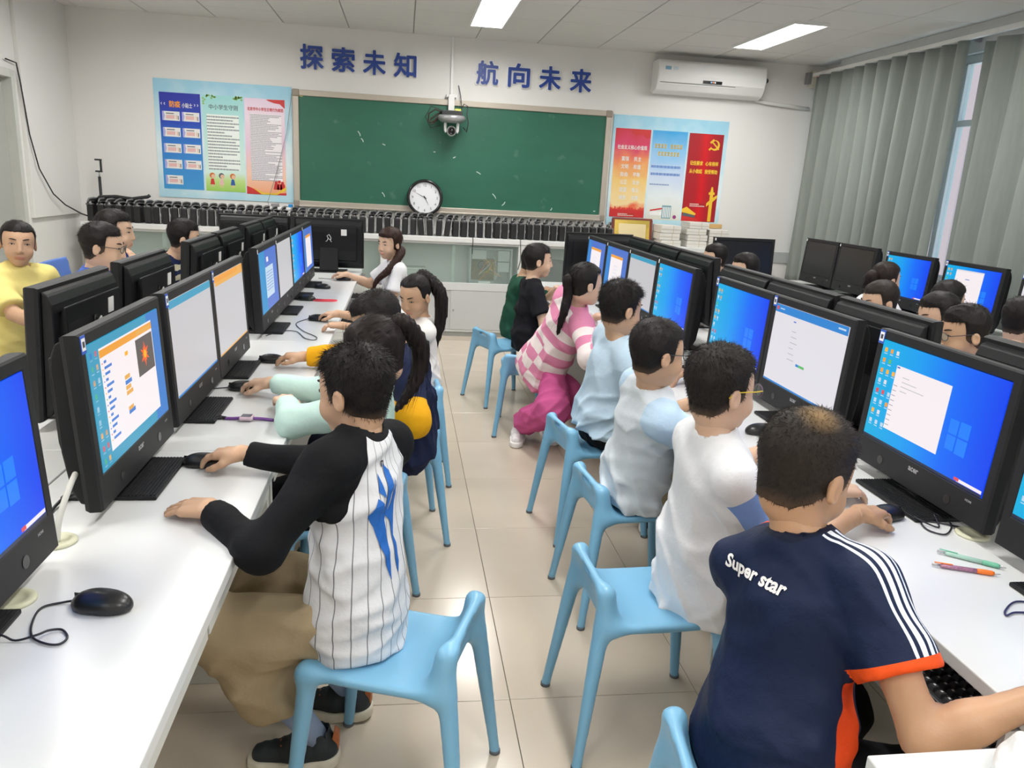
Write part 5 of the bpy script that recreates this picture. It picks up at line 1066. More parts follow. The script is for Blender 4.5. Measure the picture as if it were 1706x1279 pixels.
def hair_mat(name, col, whorl=None, skin=(.5, .3, .2)):
    if name in MATS: return MATS[name]
    m, nt, b = newmat(name); N, L = nt.nodes, nt.links
    tc = N.new('ShaderNodeTexCoord'); nz = N.new('ShaderNodeTexNoise'); nz.inputs['Scale'].default_value = 120; nz.inputs['Detail'].default_value = 2; L.new(tc.outputs['Object'], nz.inputs['Vector'])
    mx = N.new('ShaderNodeMix'); mx.data_type = 'RGBA'; mx.inputs[6].default_value = (*[c*.55 for c in col], 1); mx.inputs[7].default_value = (*[c*1.5 for c in col], 1); L.new(nz.outputs[0], mx.inputs[0])
    src = mx.outputs[2]
    if whorl:
        at = attr_node(N, 'whorl'); m2 = N.new('ShaderNodeMix'); m2.data_type = 'RGBA'; m2.inputs[7].default_value = (*whorl, 1); L.new(at.outputs['Fac'], m2.inputs[0]); L.new(src, m2.inputs[6]); src = m2.outputs[2]
    fd = attr_node(N, 'fade'); m3 = N.new('ShaderNodeMix'); m3.data_type = 'RGBA'; m3.inputs[7].default_value = (*[c*.42 for c in skin], 1); L.new(fd.outputs['Fac'], m3.inputs[0]); L.new(src, m3.inputs[6]); src = m3.outputs[2]
    L.new(src, b.inputs['Base Color']); b.inputs['Roughness'].default_value = .55; b.inputs['Specular IOR Level'].default_value = .22
    MATS[name] = m; return m
def cloth_mat(name, base, sleeve=None, collar=None, cuff=None, pat=None, rough=.8, smode='set', soff=0.0):
    """fabric coloured by garment regions: sleeve, collar, cuff, and a woven or printed pattern"""
    if name in MATS: return MATS[name]
    m, nt, b = newmat(name); N, L = nt.nodes, nt.links
    def C(c): return (*(hexc(c) if isinstance(c, str) else c), 1)
    def mth(op, a, b2=None):
        n = N.new('ShaderNodeMath'); n.operation = op
        for i, v in enumerate((a, b2)):
            if v is None: continue
            if isinstance(v, (int, float)): n.inputs[i].default_value = v
            else: L.new(v, n.inputs[i])
        return n.outputs[0]
    def mixc(f, a, c):
        n = N.new('ShaderNodeMix'); n.data_type = 'RGBA'; L.new(f, n.inputs[0])
        if isinstance(a, tuple): n.inputs[6].default_value = a
        else: L.new(a, n.inputs[6])
        if isinstance(c, tuple): n.inputs[7].default_value = c
        else: L.new(c, n.inputs[7])
        return n.outputs[2]
    tcn = attr_node(N, 'tc'); sp = N.new('ShaderNodeSeparateXYZ'); L.new(tcn.outputs['Vector'], sp.inputs[0])
    slv = attr_node(N, 'slv').outputs['Fac']; col = C(base)
    if pat and pat[0] == 'pin':          # thin upright pinstripes
        ang = mth('ARCTAN2', sp.outputs['X'], mth('MULTIPLY', sp.outputs['Y'], -1.0))
        u = mth('FRACT', mth('MULTIPLY', ang, pat[2])); col = mixc(mth('LESS_THAN', u, .07), col, C(pat[1]))
    if pat and pat[0] == 'bands':        # horizontal bands on body and sleeves
        u = mth('FRACT', mth('MULTIPLY', sp.outputs['Z'], pat[2])); t1 = mth('LESS_THAN', u, pat[3])
        a = attr_node(N, 'armc').outputs['Fac']; u2 = mth('FRACT', mth('MULTIPLY', a, pat[2])); t2 = mth('LESS_THAN', u2, pat[3])
        isl = mth('LESS_THAN', slv, 0.0); f = mth('ADD', mth('MULTIPLY', t2, isl), mth('MULTIPLY', t1, mth('SUBTRACT', 1.0, isl)))
        if len(pat) > 4:                 # bands broken into offset blocks
            v = mth('FRACT', mth('ADD', mth('MULTIPLY', sp.outputs['X'], pat[4]), .35)); f = mth('ABSOLUTE', mth('SUBTRACT', f, mth('MULTIPLY', mth('LESS_THAN', v, .42), mth('MULTIPLY', mth('LESS_THAN', sp.outputs['Z'], .20), mth('SUBTRACT', 1.0, isl)))))
        col = mixc(f, col, C(pat[1]))
    if sleeve:
        f = mth('LESS_THAN', attr_node(N, 'ragl').outputs['Fac'] if smode == 'ragl' else slv, 0.0)
        if soff: f = mth('MULTIPLY', f, mth('GREATER_THAN', attr_node(N, 'armc').outputs['Fac'], soff))
        col = mixc(f, col, C(sleeve))
    if pat and pat[0] == 'three':        # three stripes along the shoulder and sleeve
        v = attr_node(N, 'sstr').outputs['Fac']; a = mth('ABSOLUTE', v); fr_ = mth('FRACT', mth('ADD', mth('MULTIPLY', v, 55.0), .5+.30)); f = mth('MULTIPLY', mth('LESS_THAN', a, .0275), mth('LESS_THAN', fr_, .60)); col = mixc(f, col, C(pat[1]))
        sd_ = attr_node(N, 'side').outputs['Fac']; col = mixc(mth('GREATER_THAN', sd_, 0.0), col, C(pat[2]))
    if collar: col = mixc(mth('LESS_THAN', attr_node(N, 'nk').outputs['Fac'], .016), col, C(collar))
    if cuff: col = mixc(mth('LESS_THAN', attr_node(N, 'cuf').outputs['Fac'], cuff[1]), col, C(cuff[0]))
    tc = N.new('ShaderNodeTexCoord'); nz = N.new('ShaderNodeTexNoise'); nz.inputs['Scale'].default_value = 420; L.new(tc.outputs['Object'], nz.inputs['Vector'])
    n3 = N.new('ShaderNodeTexNoise'); n3.inputs['Scale'].default_value = 22; n3.inputs['Detail'].default_value = 4; L.new(tc.outputs['Object'], n3.inputs['Vector'])
    bp = N.new('ShaderNodeBump'); bp.inputs['Strength'].default_value = .12; bp.inputs['Distance'].default_value = .003; L.new(nz.outputs[0], bp.inputs['Height'])
    b2 = N.new('ShaderNodeBump'); b2.inputs['Strength'].default_value = .35; b2.inputs['Distance'].default_value = .012; L.new(n3.outputs[0], b2.inputs['Height']); L.new(bp.outputs[0], b2.inputs['Normal']); L.new(b2.outputs[0], b.inputs['Normal'])
    if isinstance(col, tuple): b.inputs['Base Color'].default_value = col
    else: L.new(col, b.inputs['Base Color'])
    b.inputs['Roughness'].default_value = rough; b.inputs['Specular IOR Level'].default_value = .18
    MATS[name] = m; return m

def head_sdf(q):
    """head in its own frame: x right, y forward, z up, origin at the middle of the skull"""
    d = el(q, (0, -.010, .020), (.0735, .090, .078))
    d = smin(d, el(q, (0, .026, -.036), (.0585, .060, .078)), .03)
    d = smin(d, el(q, (0, -.030, -.045), (.046, .042, .060)), .03)
    d = smin(d, el(q, (0, .056, -.094), (.026, .020, .018)), .03)
    ax = np.abs(q[:, 0]); m = np.stack([ax, q[:, 1], q[:, 2]], -1)
    d = smin(d, el(m, (.033, .056, -.048), (.024, .022, .024)), .022)
    d = smax(d, -el(m, (.030, .0935, -.001), (.019, .012, .010)), .014)
    d = smin(d, rc(q, (0, .083, .004), (0, .0965, -.034), .0060, .0088), .012)
    d = smin(d, el(m, (.0095, .090, -.038), (.0068, .0075, .0058)), .006)
    d = smin(d, el(q, (0, .0835, -.0635), (.0215, .0085, .0048)), .005)
    d = smin(d, el(q, (0, .0815, -.0715), (.0180, .0085, .0055)), .005)
    d = smax(d, -el(q, (0, .0935, -.0672), (.0215, .006, .0011)), .003)
    ear = smax(el(m, (.0755, -.010, -.020), (.0080, .0170, .0265)), -el(m, (.0825, -.006, -.018), (.0056, .0090, .0150)), .005)
    return smin(d, ear, .008)
def hair_cap(q, h):
    d = el(q, (0, -.010, .020), (.0735, .090, .078))
    d = smin(d, el(q, (0, .022, -.030), (.0585, .058, .072)), .03)
    d = smin(d, el(q, (0, -.031, -.048), (.046, .042, .060)), .03)
    z = q[:, 2]; y = q[:, 1]; x = np.abs(q[:, 0])
    top = np.clip((z+.02)/.10, 0, 1); th = h['t']*(.40+.60*top)
    k = z-h['m']*y+h['c']; k = k+.003*np.sin(x*190+1.3)+.003*np.sin(x*90+y*120)
    if h.get('taper', True): th = th*np.clip(np.minimum(k*.72, z+h.get('nape', .068))/.035, .22, 1)
    kf = (.052-h.get('fr', 0))-z; # keep the brow clear
    face = np.maximum(y-.045, -1); d2 = d-th
    rs = h.get('seed', 1)
    n = wrinkle(q*np.array([2.2, 1.3, 1.0], np.float32), rs, 2.0)*.0025*h.get('rough', 1)
    d2 = d2+n
    d2 = smax(d2, -k*.72, .006); nape = -(z+h.get('nape', .068))+.0012*np.sin(x*260); d2 = smax(d2, np.minimum(nape, -(y+.0)+.02), .006)
    d2 = smax(d2, np.minimum(kf, face+.02), .006)
    if h.get('fade', True): d2 = np.minimum(d2, np.maximum(d-.0030, np.maximum(np.maximum(-(k+.020)*.72, nape-.010), np.minimum(kf, face+.02))))
    m = np.stack([x, y, z], -1)
    return d2
def frame_from(fwd, up):
    y = nrm(fwd); x = nrm(np.cross(y, up)); z = np.cross(x, y); return np.stack([x, y, z], 1).astype(np.float32)   # columns = axes
def ik(a, b, l1, l2, hint):
    a, b = np.asarray(a, np.float32), np.asarray(b, np.float32); d = b-a; L = float(np.linalg.norm(d))
    if L > (l1+l2)*.995:
        s = L/((l1+l2)*.995); l1, l2 = l1*s, l2*s
    t = (l1*l1-l2*l2+L*L)/(2*L); h = math.sqrt(max(l1*l1-t*t, 0)); u = d/L
    w = np.asarray(hint, np.float32); w = nrm(w-u*(w@u)); return a+u*t+w*h
def hand_geo(w, di, up, right, curl, s=1.0, spread=.10):
    """finger chains from the wrist; di = fingers, up = back of the hand"""
    y = nrm(di); x = nrm(np.cross(y, nrm(up))); z = np.cross(x, y)
    th = -1.0 if right else 1.0; P = lambda a, b, c: w+(x*a+y*b+z*c)*s
    prim = []
    palm = [(P(.022*th, .012, 0), P(.025*th, .066, .001), .0145*s, .0125*s), (P(0, .010, .001), P(.0, .068, .003), .0155*s, .013*s), (P(-.020*th, .012, 0), P(-.026*th, .060, 0), .0135*s, .0115*s)]
    for k, (bx, ln) in enumerate([(.027, .058), (.0095, .066), (-.0085, .061), (-.0255, .046)]):
        base = (bx*th, .070-.004*abs(k-1), .001); a = 0.0; p = np.array(base, np.float32); r = .0082-.0005*k
        sa = (bx*th)*spread*8
        for j, (fr, rr) in enumerate([(.45, 1.0), (.30, .93), (.25, .82)]):
            a += math.radians(curl[j])
            dv = np.array([math.sin(sa)*math.cos(a), math.cos(sa)*math.cos(a), -math.sin(a)], np.float32)
            q = p+dv*ln*fr; prim.append((P(*p), P(*q), r*rr*s, r*rr*s*.93)); p = q
    c3 = curl[3] if len(curl) > 3 else 0
    t0, t1, t2, t3 = (.020*th, .014, -.004), (.043*th, .040, -.010-.012*c3), (.050*th, .062, -.014-.020*c3), (.050*th, .080, -.016-.024*c3)
    thumb = [(P(*t0), P(*t1), .0125*s, .0105*s), (P(*t1), P(*t2), .0098*s, .0088*s), (P(*t2), P(*t3), .0086*s, .0072*s)]
    return palm, prim, thumb
CURL = {'mouse': (14, 26, 22, .6), 'flat': (6, 10, 8, 0), 'relax': (22, 28, 20, .3), 'fist': (70, 80, 50, 1.0)}
SHOE = {}
def shoe_mesh(style):
    if style in SHOE: return SHOE[style]
    up_c, sole_c, acc = {'grey': ('20282c', 'd9d2bf', 'b5683c'), 'white': ('e4e2e2', 'f0eeec', 'c8d8e0'), 'black': ('16161a', 'dcdcd8', '2a2a2e'), 'lime': ('8a9a3a', 'd8d8d4', '9aa0a0'), 'orange': ('1c2234', 'e08a3c', 'e08a3c'), 'teal': ('d6dedf', '6fb4c4', '8fc8d0')}[style]
    def up(p):
        d = smin(rc(p, (0, -.045, .050), (0, .02, .052), .036, .037), rc(p, (0, .02, .046), (0, .118, .034), .038, .030), .03)
        d = smin(d, rc(p, (0, -.035, .06), (0, -.025, .105), .036, .034), .02)
        d = smax(d, -rc(p, (0, -.03, .09), (0, -.02, .16), .026, .030), .006); d = smax(d, p[:, 2]-.108+(p[:, 1]+.03)*.25, .004)
        return smax(d+.0012*np.sin(p[:, 1]*260)*(p[:, 2] > .05), -(p[:, 2]-.022), .004)
    def so(p):
        q = p.copy(); q[:, 2] = 0
        d2 = smin(rc(q, (0, -.045, 0), (0, .02, 0), .038, .037), rc(q, (0, .02, 0), (0, .120, 0), .038, .035), .03)+.0012*np.sin(p[:, 1]*190)
        return smax(d2-.004, np.abs(p[:, 2]-.018-np.clip(-(p[:, 1]+.01)*.10, -.004, .012))-.017, .008)
    lo, hi = (-.06, -.10, -.005), (.06, .17, .125)
    a = sdf_mesh('shoe', up, lo, hi, .0052, pm('shoe_upper_'+style, up_c, .6, var=.25, scale=45)); b = sdf_mesh('sole', so, lo, hi, .0052, pm('shoe_sole_'+style, sole_c, .6, var=.08))
    lace = MB()
    for k in range(4): lace.tube([(-.02, .012+k*.018, .088-k*.006), (0, .016+k*.018, .0925-k*.006), (.02, .012+k*.018, .088-k*.006)], .0032, 5)
    l = lace.mesh('lace', pm('shoe_lace_'+style, acc, .7)); h = MB().prism([(-.082, .05), (-.083, .10), (-.07, .112), (-.064, .08)], -.012, .012, 'yz').mesh('heel_tab', pm('shoe_accent_'+style, acc, .6), bevel=.002)
    SHOE[style] = (a, b, l, h); return SHOE[style]
def strands(root, nor, flow, L, w, lift, grav, rng, jit=.35, R=4):
    n = len(root); t = np.linspace(0, 1, R)[None, :, None]
    d = flow*(1-lift)+nor*lift+rng.randn(n, 3)*jit; d /= np.linalg.norm(d, axis=1, keepdims=True)
    Ls = (L*(.6+.8*rng.rand(n)))[:, None, None]
    C = (root-nor*.002)[:, None, :]+d[:, None, :]*Ls*t+(np.asarray(grav)[None, None, :]-nor[:, None, :]*.25)*Ls*t**2*.5
    a = np.cross(d, nor); a /= np.maximum(np.linalg.norm(a, axis=1, keepdims=True), 1e-6); b = np.cross(a, d)
    ww = (w*(1.0-.92*t))
    ring = [C+(a[:, None, :]*math.cos(q)+b[:, None, :]*math.sin(q)*.6)*ww for q in (0, 2.094, 4.189)]
    V = np.stack(ring, 2).reshape(-1, 3)            # n, R, 3
    base = (np.arange(n)*R*3)[:, None, None]+(np.arange(R-1)*3)[None, :, None]
    k = np.arange(3)[None, None, :]; k2 = (k+1) % 3
    F = np.stack([base+k, base+k2, base+3+k2, base+3+k], -1).reshape(-1, 4)
    return V.astype(np.float32), F
PEOPLE = {}
def person(label, pel, face, neck, head, hyaw, hpitch=0, hroll=0, handR=None, handL=None, shface=None, elR=None, elL=None, kneeR=None, kneeL=None, ankR=None, ankL=None, shirt=None, pants=None, hair=None, shoe='black', skin='mid', glasses=None, q=1.0, scale=1.0, hsc=1.0, toe=None, seed=1, decals=None, belly=1.0, shw=.126, shroll=0, shdrop=.010, arm=1.0, hood=False, eyes=True, footdir=None):
    s = scale; rng = np.random.RandomState(seed)
    pel, neck, head = V3(*pel), V3(*neck), V3(*head); O = V3(pel[0], pel[1], 0)
    fa = math.radians(face); f = V3(math.cos(fa), math.sin(fa), 0); rt = V3(math.sin(fa), -math.cos(fa), 0)
    sf = math.radians(face if shface is None else shface); srt = V3(math.sin(sf), -math.cos(sf), 0)
    upt = nrm(neck-pel); Ls = float(np.linalg.norm(neck-pel)); mrt = nrm(rt+srt); T = frame_from(np.cross(upt, mrt), upt)   # torso frame
    TL = lambda p: (p-pel)@T
    W = lambda v: pel+T@V3(*v)
    srt2 = nrm(srt-upt*(srt@upt)); shz = neck-upt*(.040+shdrop)*s; sr_ = math.radians(shroll); srt2 = srt2*math.cos(sr_)+upt*math.sin(sr_)
    SR, SL = shz+srt2*shw*s, shz-srt2*shw*s
    # --- arms
    hd = {}
    for side, spec, S, sg in (('R', handR, SR, 1), ('L', handL, SL, -1)):
        if spec is None: spec = (tuple(pel+f*.27*s+rt*sg*.10*s+V3(0, 0, .10)), tuple(f*.95-rt*sg*.3), (0, 0, 1), 'relax')
        w = V3(*spec[0]); hint = elR if side == 'R' else elL
        if hint is None: hint = tuple(V3(0, 0, -1)+srt*sg*.55-f*.25)
        E = ik(S, w, .235*s*arm, .205*s*arm, hint)
        hd[side] = (S, E, w, spec)
    # --- legs
    lg = {}
    for side, K, A, sg in (('R', kneeR, ankR, 1), ('L', kneeL, ankL, -1)):
        H = pel+rt*sg*.066*s-V3(0, 0, .015)
        A = V3(*A) if A is not None else pel*V3(1, 1, 0)+f*.26*s+rt*sg*.10*s+V3(0, 0, .085)
        K = V3(*K) if K is not None else ik(H, A, .345*s, .335*s, tuple(f+V3(0, 0, .55)+rt*sg*.25))
        lg[side] = (H, K, A)
    # --- head frame
    ya, pa, ra = math.radians(hyaw), math.radians(hpitch), math.radians(hroll)
    hf = V3(math.cos(ya)*math.cos(pa), math.sin(ya)*math.cos(pa), math.sin(pa)); hx = V3(math.sin(ya), -math.cos(ya), 0); hu = np.cross(hx, hf)
    hx, hu = hx*math.cos(ra)+hu*math.sin(ra), hu*math.cos(ra)-hx*math.sin(ra); Hm = np.stack([hx, hf, hu], 1).astype(np.float32); hs = s*hsc
    HL = lambda p: (p-head)@Hm/hs
    HW = lambda v: head+Hm@V3(*v)*hs
    nb0, nb1 = neck-upt*.035*s, HW((0, -.022, -.062))
    # --- skin
    def d_neck(p): return smin(rc(p, nb0, nb1, .047*s, .041*s), rc(p, nb0-srt2*.05*s, nb0+srt2*.05*s, .040*s, .040*s), .04)
    def f_head(p): return smin(head_sdf(HL(p))*hs, rc(p, neck+upt*.0, nb1, .042*s, .041*s), .022*s)
    ar = .80 if (shirt or {}).get('kind') == 'long' else 1.0
    def f_rest(p):
        t = TL(p); d = el(t, (0, 0, Ls*.62), (.118*s, .072*s, Ls*.34)); d = smin(d, el(t, (0, 0, Ls*.18), (.110*s, .075*s, .15*s)), .05)
        d = smin(d, rc(p, SR, SL, .038*s, .038*s), .04); d = smin(d, d_neck(p), .03)
        for S, E, w, _ in hd.values(): d = smin(d, rc(p, S, E, .041*s*ar, .034*s*ar), .02); d = smin(d, smin(rc(p, E, E+(w-E)*.35, .034*s*ar, .035*s*ar), rc(p, E+(w-E)*.3, w, .035*s*ar, .0215*s), .02), .02)
        for H, K, A in lg.values(): d = smin(d, rc(p, H, K, .066*s, .047*s), .03); d = smin(d, smin(rc(p, K, K+(A-K)*.35, .045*s, .046*s), rc(p, K+(A-K)*.3, A, .046*s, .028*s), .02), .02)
        return d
    allp = np.array([SR, SL, nb0, nb1, pel]+[x for h in hd.values() for x in h[:3]]+[x for l in lg.values() for x in l])
    near = q <= 1.0
    Vs, Fs, lip = [], [], []; off = 0
    def addc(fn, lo, hi, r):
        nonlocal off
        V, F = surfnet(fn, lo, hi, r); Vs.append(V); Fs.append(F+off); off += len(V); return V
    V = addc(f_rest, allp.min(0)-.09, allp.max(0)+.09, .0180 if not near else .0135); lip.append(np.zeros(len(V)))
    hc = HW((0, 0, -.02)); V = addc(f_head, hc-.16*hs, hc+.16*hs, (.0044 if near else .0062)*max(1, q)); qv = HL(V)
    lv = np.maximum(0, 1-np.maximum(np.abs(qv[:, 0])/.024, np.abs(qv[:, 2]+.0675)/.0105)**4)*(qv[:, 1] > .074); lip.append(lv)
    hm = {}
    for side, (S, E, w, spec) in hd.items():
        palm, fing, thumb = hand_geo(w, V3(*spec[1]), V3(*spec[2]), side == 'R', CURL[spec[3]] if isinstance(spec[3], str) else spec[3], s*.98)
        def f_hand(p, palm=palm, fing=fing, thumb=thumb, E=E, w=w):
            d = rc(p, E+(w-E)*.55, w, .030*s*ar, .0215*s)
            for a, b_, r1, r2 in palm: d = smin(d, rc(p, a, b_, r1, r2), .016)
            for k in range(0, len(fing), 3):
                g = rc(p, *fing[k]); g = smin(g, rc(p, *fing[k+1]), .004); g = smin(g, rc(p, *fing[k+2]), .004); d = smin(d, g, .006)
            g = rc(p, *thumb[0])
            for tt in thumb[1:]: g = smin(g, rc(p, *tt), .006)
            return smin(d, g, .012)
        pts = np.array([w]+[a for x in palm+fing+thumb for a in x[:2]]); lo, hi = pts.min(0)-.014, pts.max(0)+.014
        V = addc(f_hand, lo, hi, .0033 if near else .0058); lip.append(np.zeros(len(V)))
    V = np.concatenate(Vs); F = np.concatenate(Fs)
    me = np_mesh('person', V-O, F, skin_mat('skin_'+skin, SKIN[skin])); at = me.attributes.new('lip', 'FLOAT', 'POINT'); at.data.foreach_set('value', np.concatenate(lip).astype(np.float32))
    body = tag(ob('person', me, None, tuple(O)), label, 'person', 'pupils in the computer room')
    # --- shirt
    sh = dict(kind='short', m=None, fit=0.0, hem=-.085, wr=1.0, slen=.72, flare=.012, nk=.049, sside='RL'); sh.update(shirt or {})
    fit = sh['fit']
    sl = {}
    for side, (S, E, w, _) in hd.items():
        if sh['kind'] == 'long': sl[side] = [(S, E, .047*s+fit*.8, .040*s+fit*.8), (E, E+(w-E)*.92, .039*s+fit*.8, .030*s+fit*.6)]
        else: sl[side] = [(S, S+(E-S)*sh['slen'], .043*s+fit*.6, .046*s+fit*.8+sh['flare'])]
    def d_core(p):
        t = TL(p); d = el(t, (0, .004, Ls*.66), (.132*s+fit, .088*s+fit, Ls*.36)); d = smin(d, el(t, (0, .004*belly, Ls*.28), (.126*s*belly+fit, .092*s*belly+fit, .17*s)), .06)
        d = smin(d, el(t, (0, 0, -.02), (.150*s*belly+fit, .116*s*belly+fit, .20*s)), .06)
        return d
    def d_torso(p):
        d = d_core(p)
        for S_ in (SR, SL): d = smin(d, rc(p, neck-upt*.012*s, S_, .046*s+fit*.3, .044*s+fit*.4), .04)
        return d
    def d_slv(p, cut=True):
        d = None
        for segs in sl.values():
            g = None
            for i, (a, b_, r1, r2) in enumerate(segs):
                e = rc(p, a, b_, r1, r2)
                if i == len(segs)-1 and cut: e = smax(e, (p-b_)@nrm(b_-a), .006)
                g = e if g is None else smin(g, e, .03)
            d = g if d is None else np.minimum(d, g)
        return d
    wn = wrinkle
    def f_shirt(p):
        d = smin(d_torso(p), d_slv(p), .055)
        t = TL(p); amp = (.0050+.0065*np.clip(1-t[:, 2]/Ls, 0, 1))*sh['wr']
        dsl = d_slv(p); amp = np.where(dsl < d_core(p)-.01, np.minimum(amp, .0034), amp)
        d = d+wn(p, seed*7+1)*amp+wn(p, seed*7+2, .55)*amp*.9
        d = smax(d, sh['hem']*s-t[:, 2]+.003*np.sin(np.arctan2(t[:, 0], t[:, 1])*3+seed), .008)
        d = smax(d, -rc(p, neck-upt*.01*s, nb1+upt*.05, sh['nk']*s, sh['nk']*s), .006)
        return d
    def a_armc(p):
        out = None; best = None
        for segs in sl.values():
            acc = 0.0
            for a, b_, r1, r2 in segs:
                e = rc(p, a, b_, r1, r2); L = float(np.linalg.norm(b_-a)); h = np.clip((p-a)@(b_-a)/(L*L), 0, 1)*L+acc; acc += L
                if best is None: best, out = e, h
                else: out = np.where(e < best, h, out); best = np.minimum(e, best)
        return out
    def a_cuf(p):
        o = None
        for segs in sl.values():
            a, b_, r1, r2 = segs[-1]; dv = nrm(b_-a); rel = p-b_; ax1 = rel@dv; v = np.where((np.linalg.norm(rel-ax1[:, None]*dv, axis=1) < r2+.016) & (np.abs(ax1) < .12), -ax1, 1.0); o = v if o is None else np.minimum(o, v)
        return o
    def a_sstr(p):       # offset from the ridge line shoulder - sleeve end, on its upper side
        o = np.full(len(p), 1.0, np.float32)
        for sd2, segs in sl.items():
            if sd2 not in sh['sside']: continue
            S0, e0 = segs[0][0], segs[-1][1]; ax_ = nrm(e0-neck); c = nrm(np.cross(ax_, V3(0, 0, 1))); u = np.cross(c, ax_); rel = p-S0; ok = ((rel@u) > .012) & ((p-neck)@nrm(S0-neck) > .045)
            ok = ((rel@u) > -.005) & (np.abs((p-pel)@T[:, 0]) > .055)
            o = np.where(ok & (np.abs(rel@c) < np.abs(o)), rel@c, o)
        return o
    def a_ragl(p):
        t = TL(p); r = np.minimum(d_slv(p, False)+.004, 1e9); lim = .050+(Ls-t[:, 2])*.52
        return np.minimum(np.where(t[:, 2] > Ls-.20, lim-np.abs(t[:, 0]), 1.0), d_slv(p, False)-d_core(p)+.01)
    def a_side(p):
        t = TL(p); return np.minimum(.014+.03*(1-np.clip(t[:, 2]/.2, 0, 1))-np.abs(t[:, 1]-.015), .17-t[:, 2])
    pts = np.concatenate([[SR, SL, pel, neck], [x for v in sl.values() for g in v for x in g[:2]]]); lo, hi = pts.min(0)-.16*s-fit, pts.max(0)+.16*s+fit
    lo[2] = min(lo[2], pel[2]-.13)
    sme = sdf_mesh('shirt', f_shirt, lo, hi, (.0070 if near else .0112)*max(1, q*.9), sh['m'], O, {'tc': TL, 'slv': lambda p: d_slv(p, False)-d_core(p), 'armc': a_armc, 'cuf': a_cuf, 'nk': lambda p: rc(p, neck-upt*.01*s, nb1+upt*.05, sh['nk']*s, sh['nk']*s), 'ragl': a_ragl, 'sstr': a_sstr, 'side': a_side})
    so = ob('shirt', sme, body)
    if sh.get('label'): so['label'] = sh['label']
    # --- trousers
    def a_leg(p):
        o = np.full(len(p), 1.0, np.float32)
        for sg, (H, K, A) in zip((1, -1), lg.values()):
            c = nrm(np.cross(K-H, rt*sg)); ok = (p-H)@(rt*sg) > .02; o = np.where(ok, (p-H)@c, o)
        return o
    pt = dict(m=None, bag=.012, len=1.0, wr=1.0); pt.update(pants or {})
    bg_ = pt['bag']
    def f_pants(p):
        t = TL(p); d = smax(el(t, (0, .008, .0), (.106*s+bg_*.15, .084*s+bg_*.15, .105*s)), t[:, 2]-.10*s, .01)
        d = smin(d, rc(p, lg['R'][0]-f*.01, lg['L'][0]-f*.01, .070*s, .070*s), .04)
        for sg, (H, K, A) in zip((1, -1), lg.values()):
            e = K+(A-K)*min(pt['len'], .93)
            g = smin(rc(p, H, K, .070*s+bg_*.15, .056*s+bg_), smax(rc(p, K, e, .054*s+bg_, (.044*s if pt['len'] > .6 else .055*s)+bg_*.8), (p-e)@nrm(A-K), .006), .03) if pt['len'] > .12 else smax(rc(p, H, K, .070*s+bg_*.15, .058*s+bg_), (p-(H+(K-H)*.75))@nrm(K-H), .006)
            d = smin(d, g, .03)
        return d+(wn(p, seed*5+3)*.006+wn(p, seed*5+4, .55)*.007)*pt['wr']
    pts = np.array([x for l in lg.values() for x in l]+[pel]); lo, hi = pts.min(0)-.15*s-bg_, pts.max(0)+.15*s+bg_; hi[2] = max(hi[2], pel[2]+.15); lo[2] = max(lo[2], .02)
    po = ob('trousers', sdf_mesh('trousers', f_pants, lo, hi, (.0092 if near else .0150)*max(1, q*.9), pt['m'], O, {'tc': TL, 'slv': lambda p: p[:, 0]*0+1, 'side': lambda p: p[:, 0]*0-1, 'sstr': a_leg}), body)
    # --- shoes and socks
    a, b_, lc, ht = shoe_mesh(shoe)
    for side, (H, K, A) in lg.items():
        sg = 1 if side == 'R' else -1
        dv = V3(*footdir[side]) if footdir else nrm(f+rt*sg*.18); hz = float(A[2])-.085
        ang = math.atan2(dv[1], dv[0])-math.pi/2; toe_p = -(toe or 0) if not footdir else -(toe or 0)
        loc = A-O-V3(0, 0, .085)*s+nrm(dv*V3(1, 1, 0))*.025
        ro = (math.radians(toe_p), 0, ang)
        so_ = ob('shoe', a, body, tuple(loc), rot=ro); so_.scale = (s, s, s)
        ob('sole', b_, so_); ob('lace', lc, so_); ob('heel_tab', ht, so_)
        sk = MB().tube([tuple(K+(A-K)*.62-O), tuple(K+(A-K)*.8-O), tuple(A-V3(0, 0, .01)-O)], [.040*s, .035*s, .033*s], 14).mesh('sock', pm('sock_'+pt.get('sock', 'white'), {'white': (.75, .75, .75), 'blue': (.30, .38, .55), 'black': (.02, .02, .02)}[pt.get('sock', 'white')], .8, bump=.3, bscale=300), smooth=True)
        ob('sock', sk, body)
    # --- eyes and brows
    if eyes:
        M_ew = pm('eye_white', (.72, .70, .68), .25, var=.02); M_ei = pm('eye_iris', (.018, .010, .007), .15); M_br = pm('brow_hair', (.02, .015, .012), .7)
        for sx in (-1, 1):
            mb = MB().sphere((0, 0, 0), (.0120, .0072, .0034), 14, 0).sphere((0, .0050, -.0002), (.0048, .0030, .0033), 12, 1).tube([(-.0135, .0035, -.001), (-.007, .0066, .0028), (0, .0076, .0040), (.007, .0066, .0030), (.0135, .0035, 0)], .0012, 5, 1)
            cz_, sz_ = math.cos(math.radians(-20*sx)), math.sin(math.radians(-20*sx)); Hr = (Hm@np.array([[cz_, -sz_, 0], [sz_, cz_, 0], [0, 0, 1]], np.float32))*hs
            M4 = Matrix(np.vstack([np.hstack([Hr, (HW((sx*.0305, .0712, -.001))-O)[:, None]]), [0, 0, 0, 1]]).tolist())
            eo = ob('eye', cm('eye_mesh', lambda: mb.mesh('eye', [M_ew, M_ei], smooth=True)), body); eo.matrix_basis = M4
            bm_ = MB().tube([(-.018*sx, -.001, -.001), (-.006*sx, .0035, .003), (.006*sx, .0015, .0045), (.017*sx, -.009, .001)], [.0022, .0030, .0026, .0010], 6)
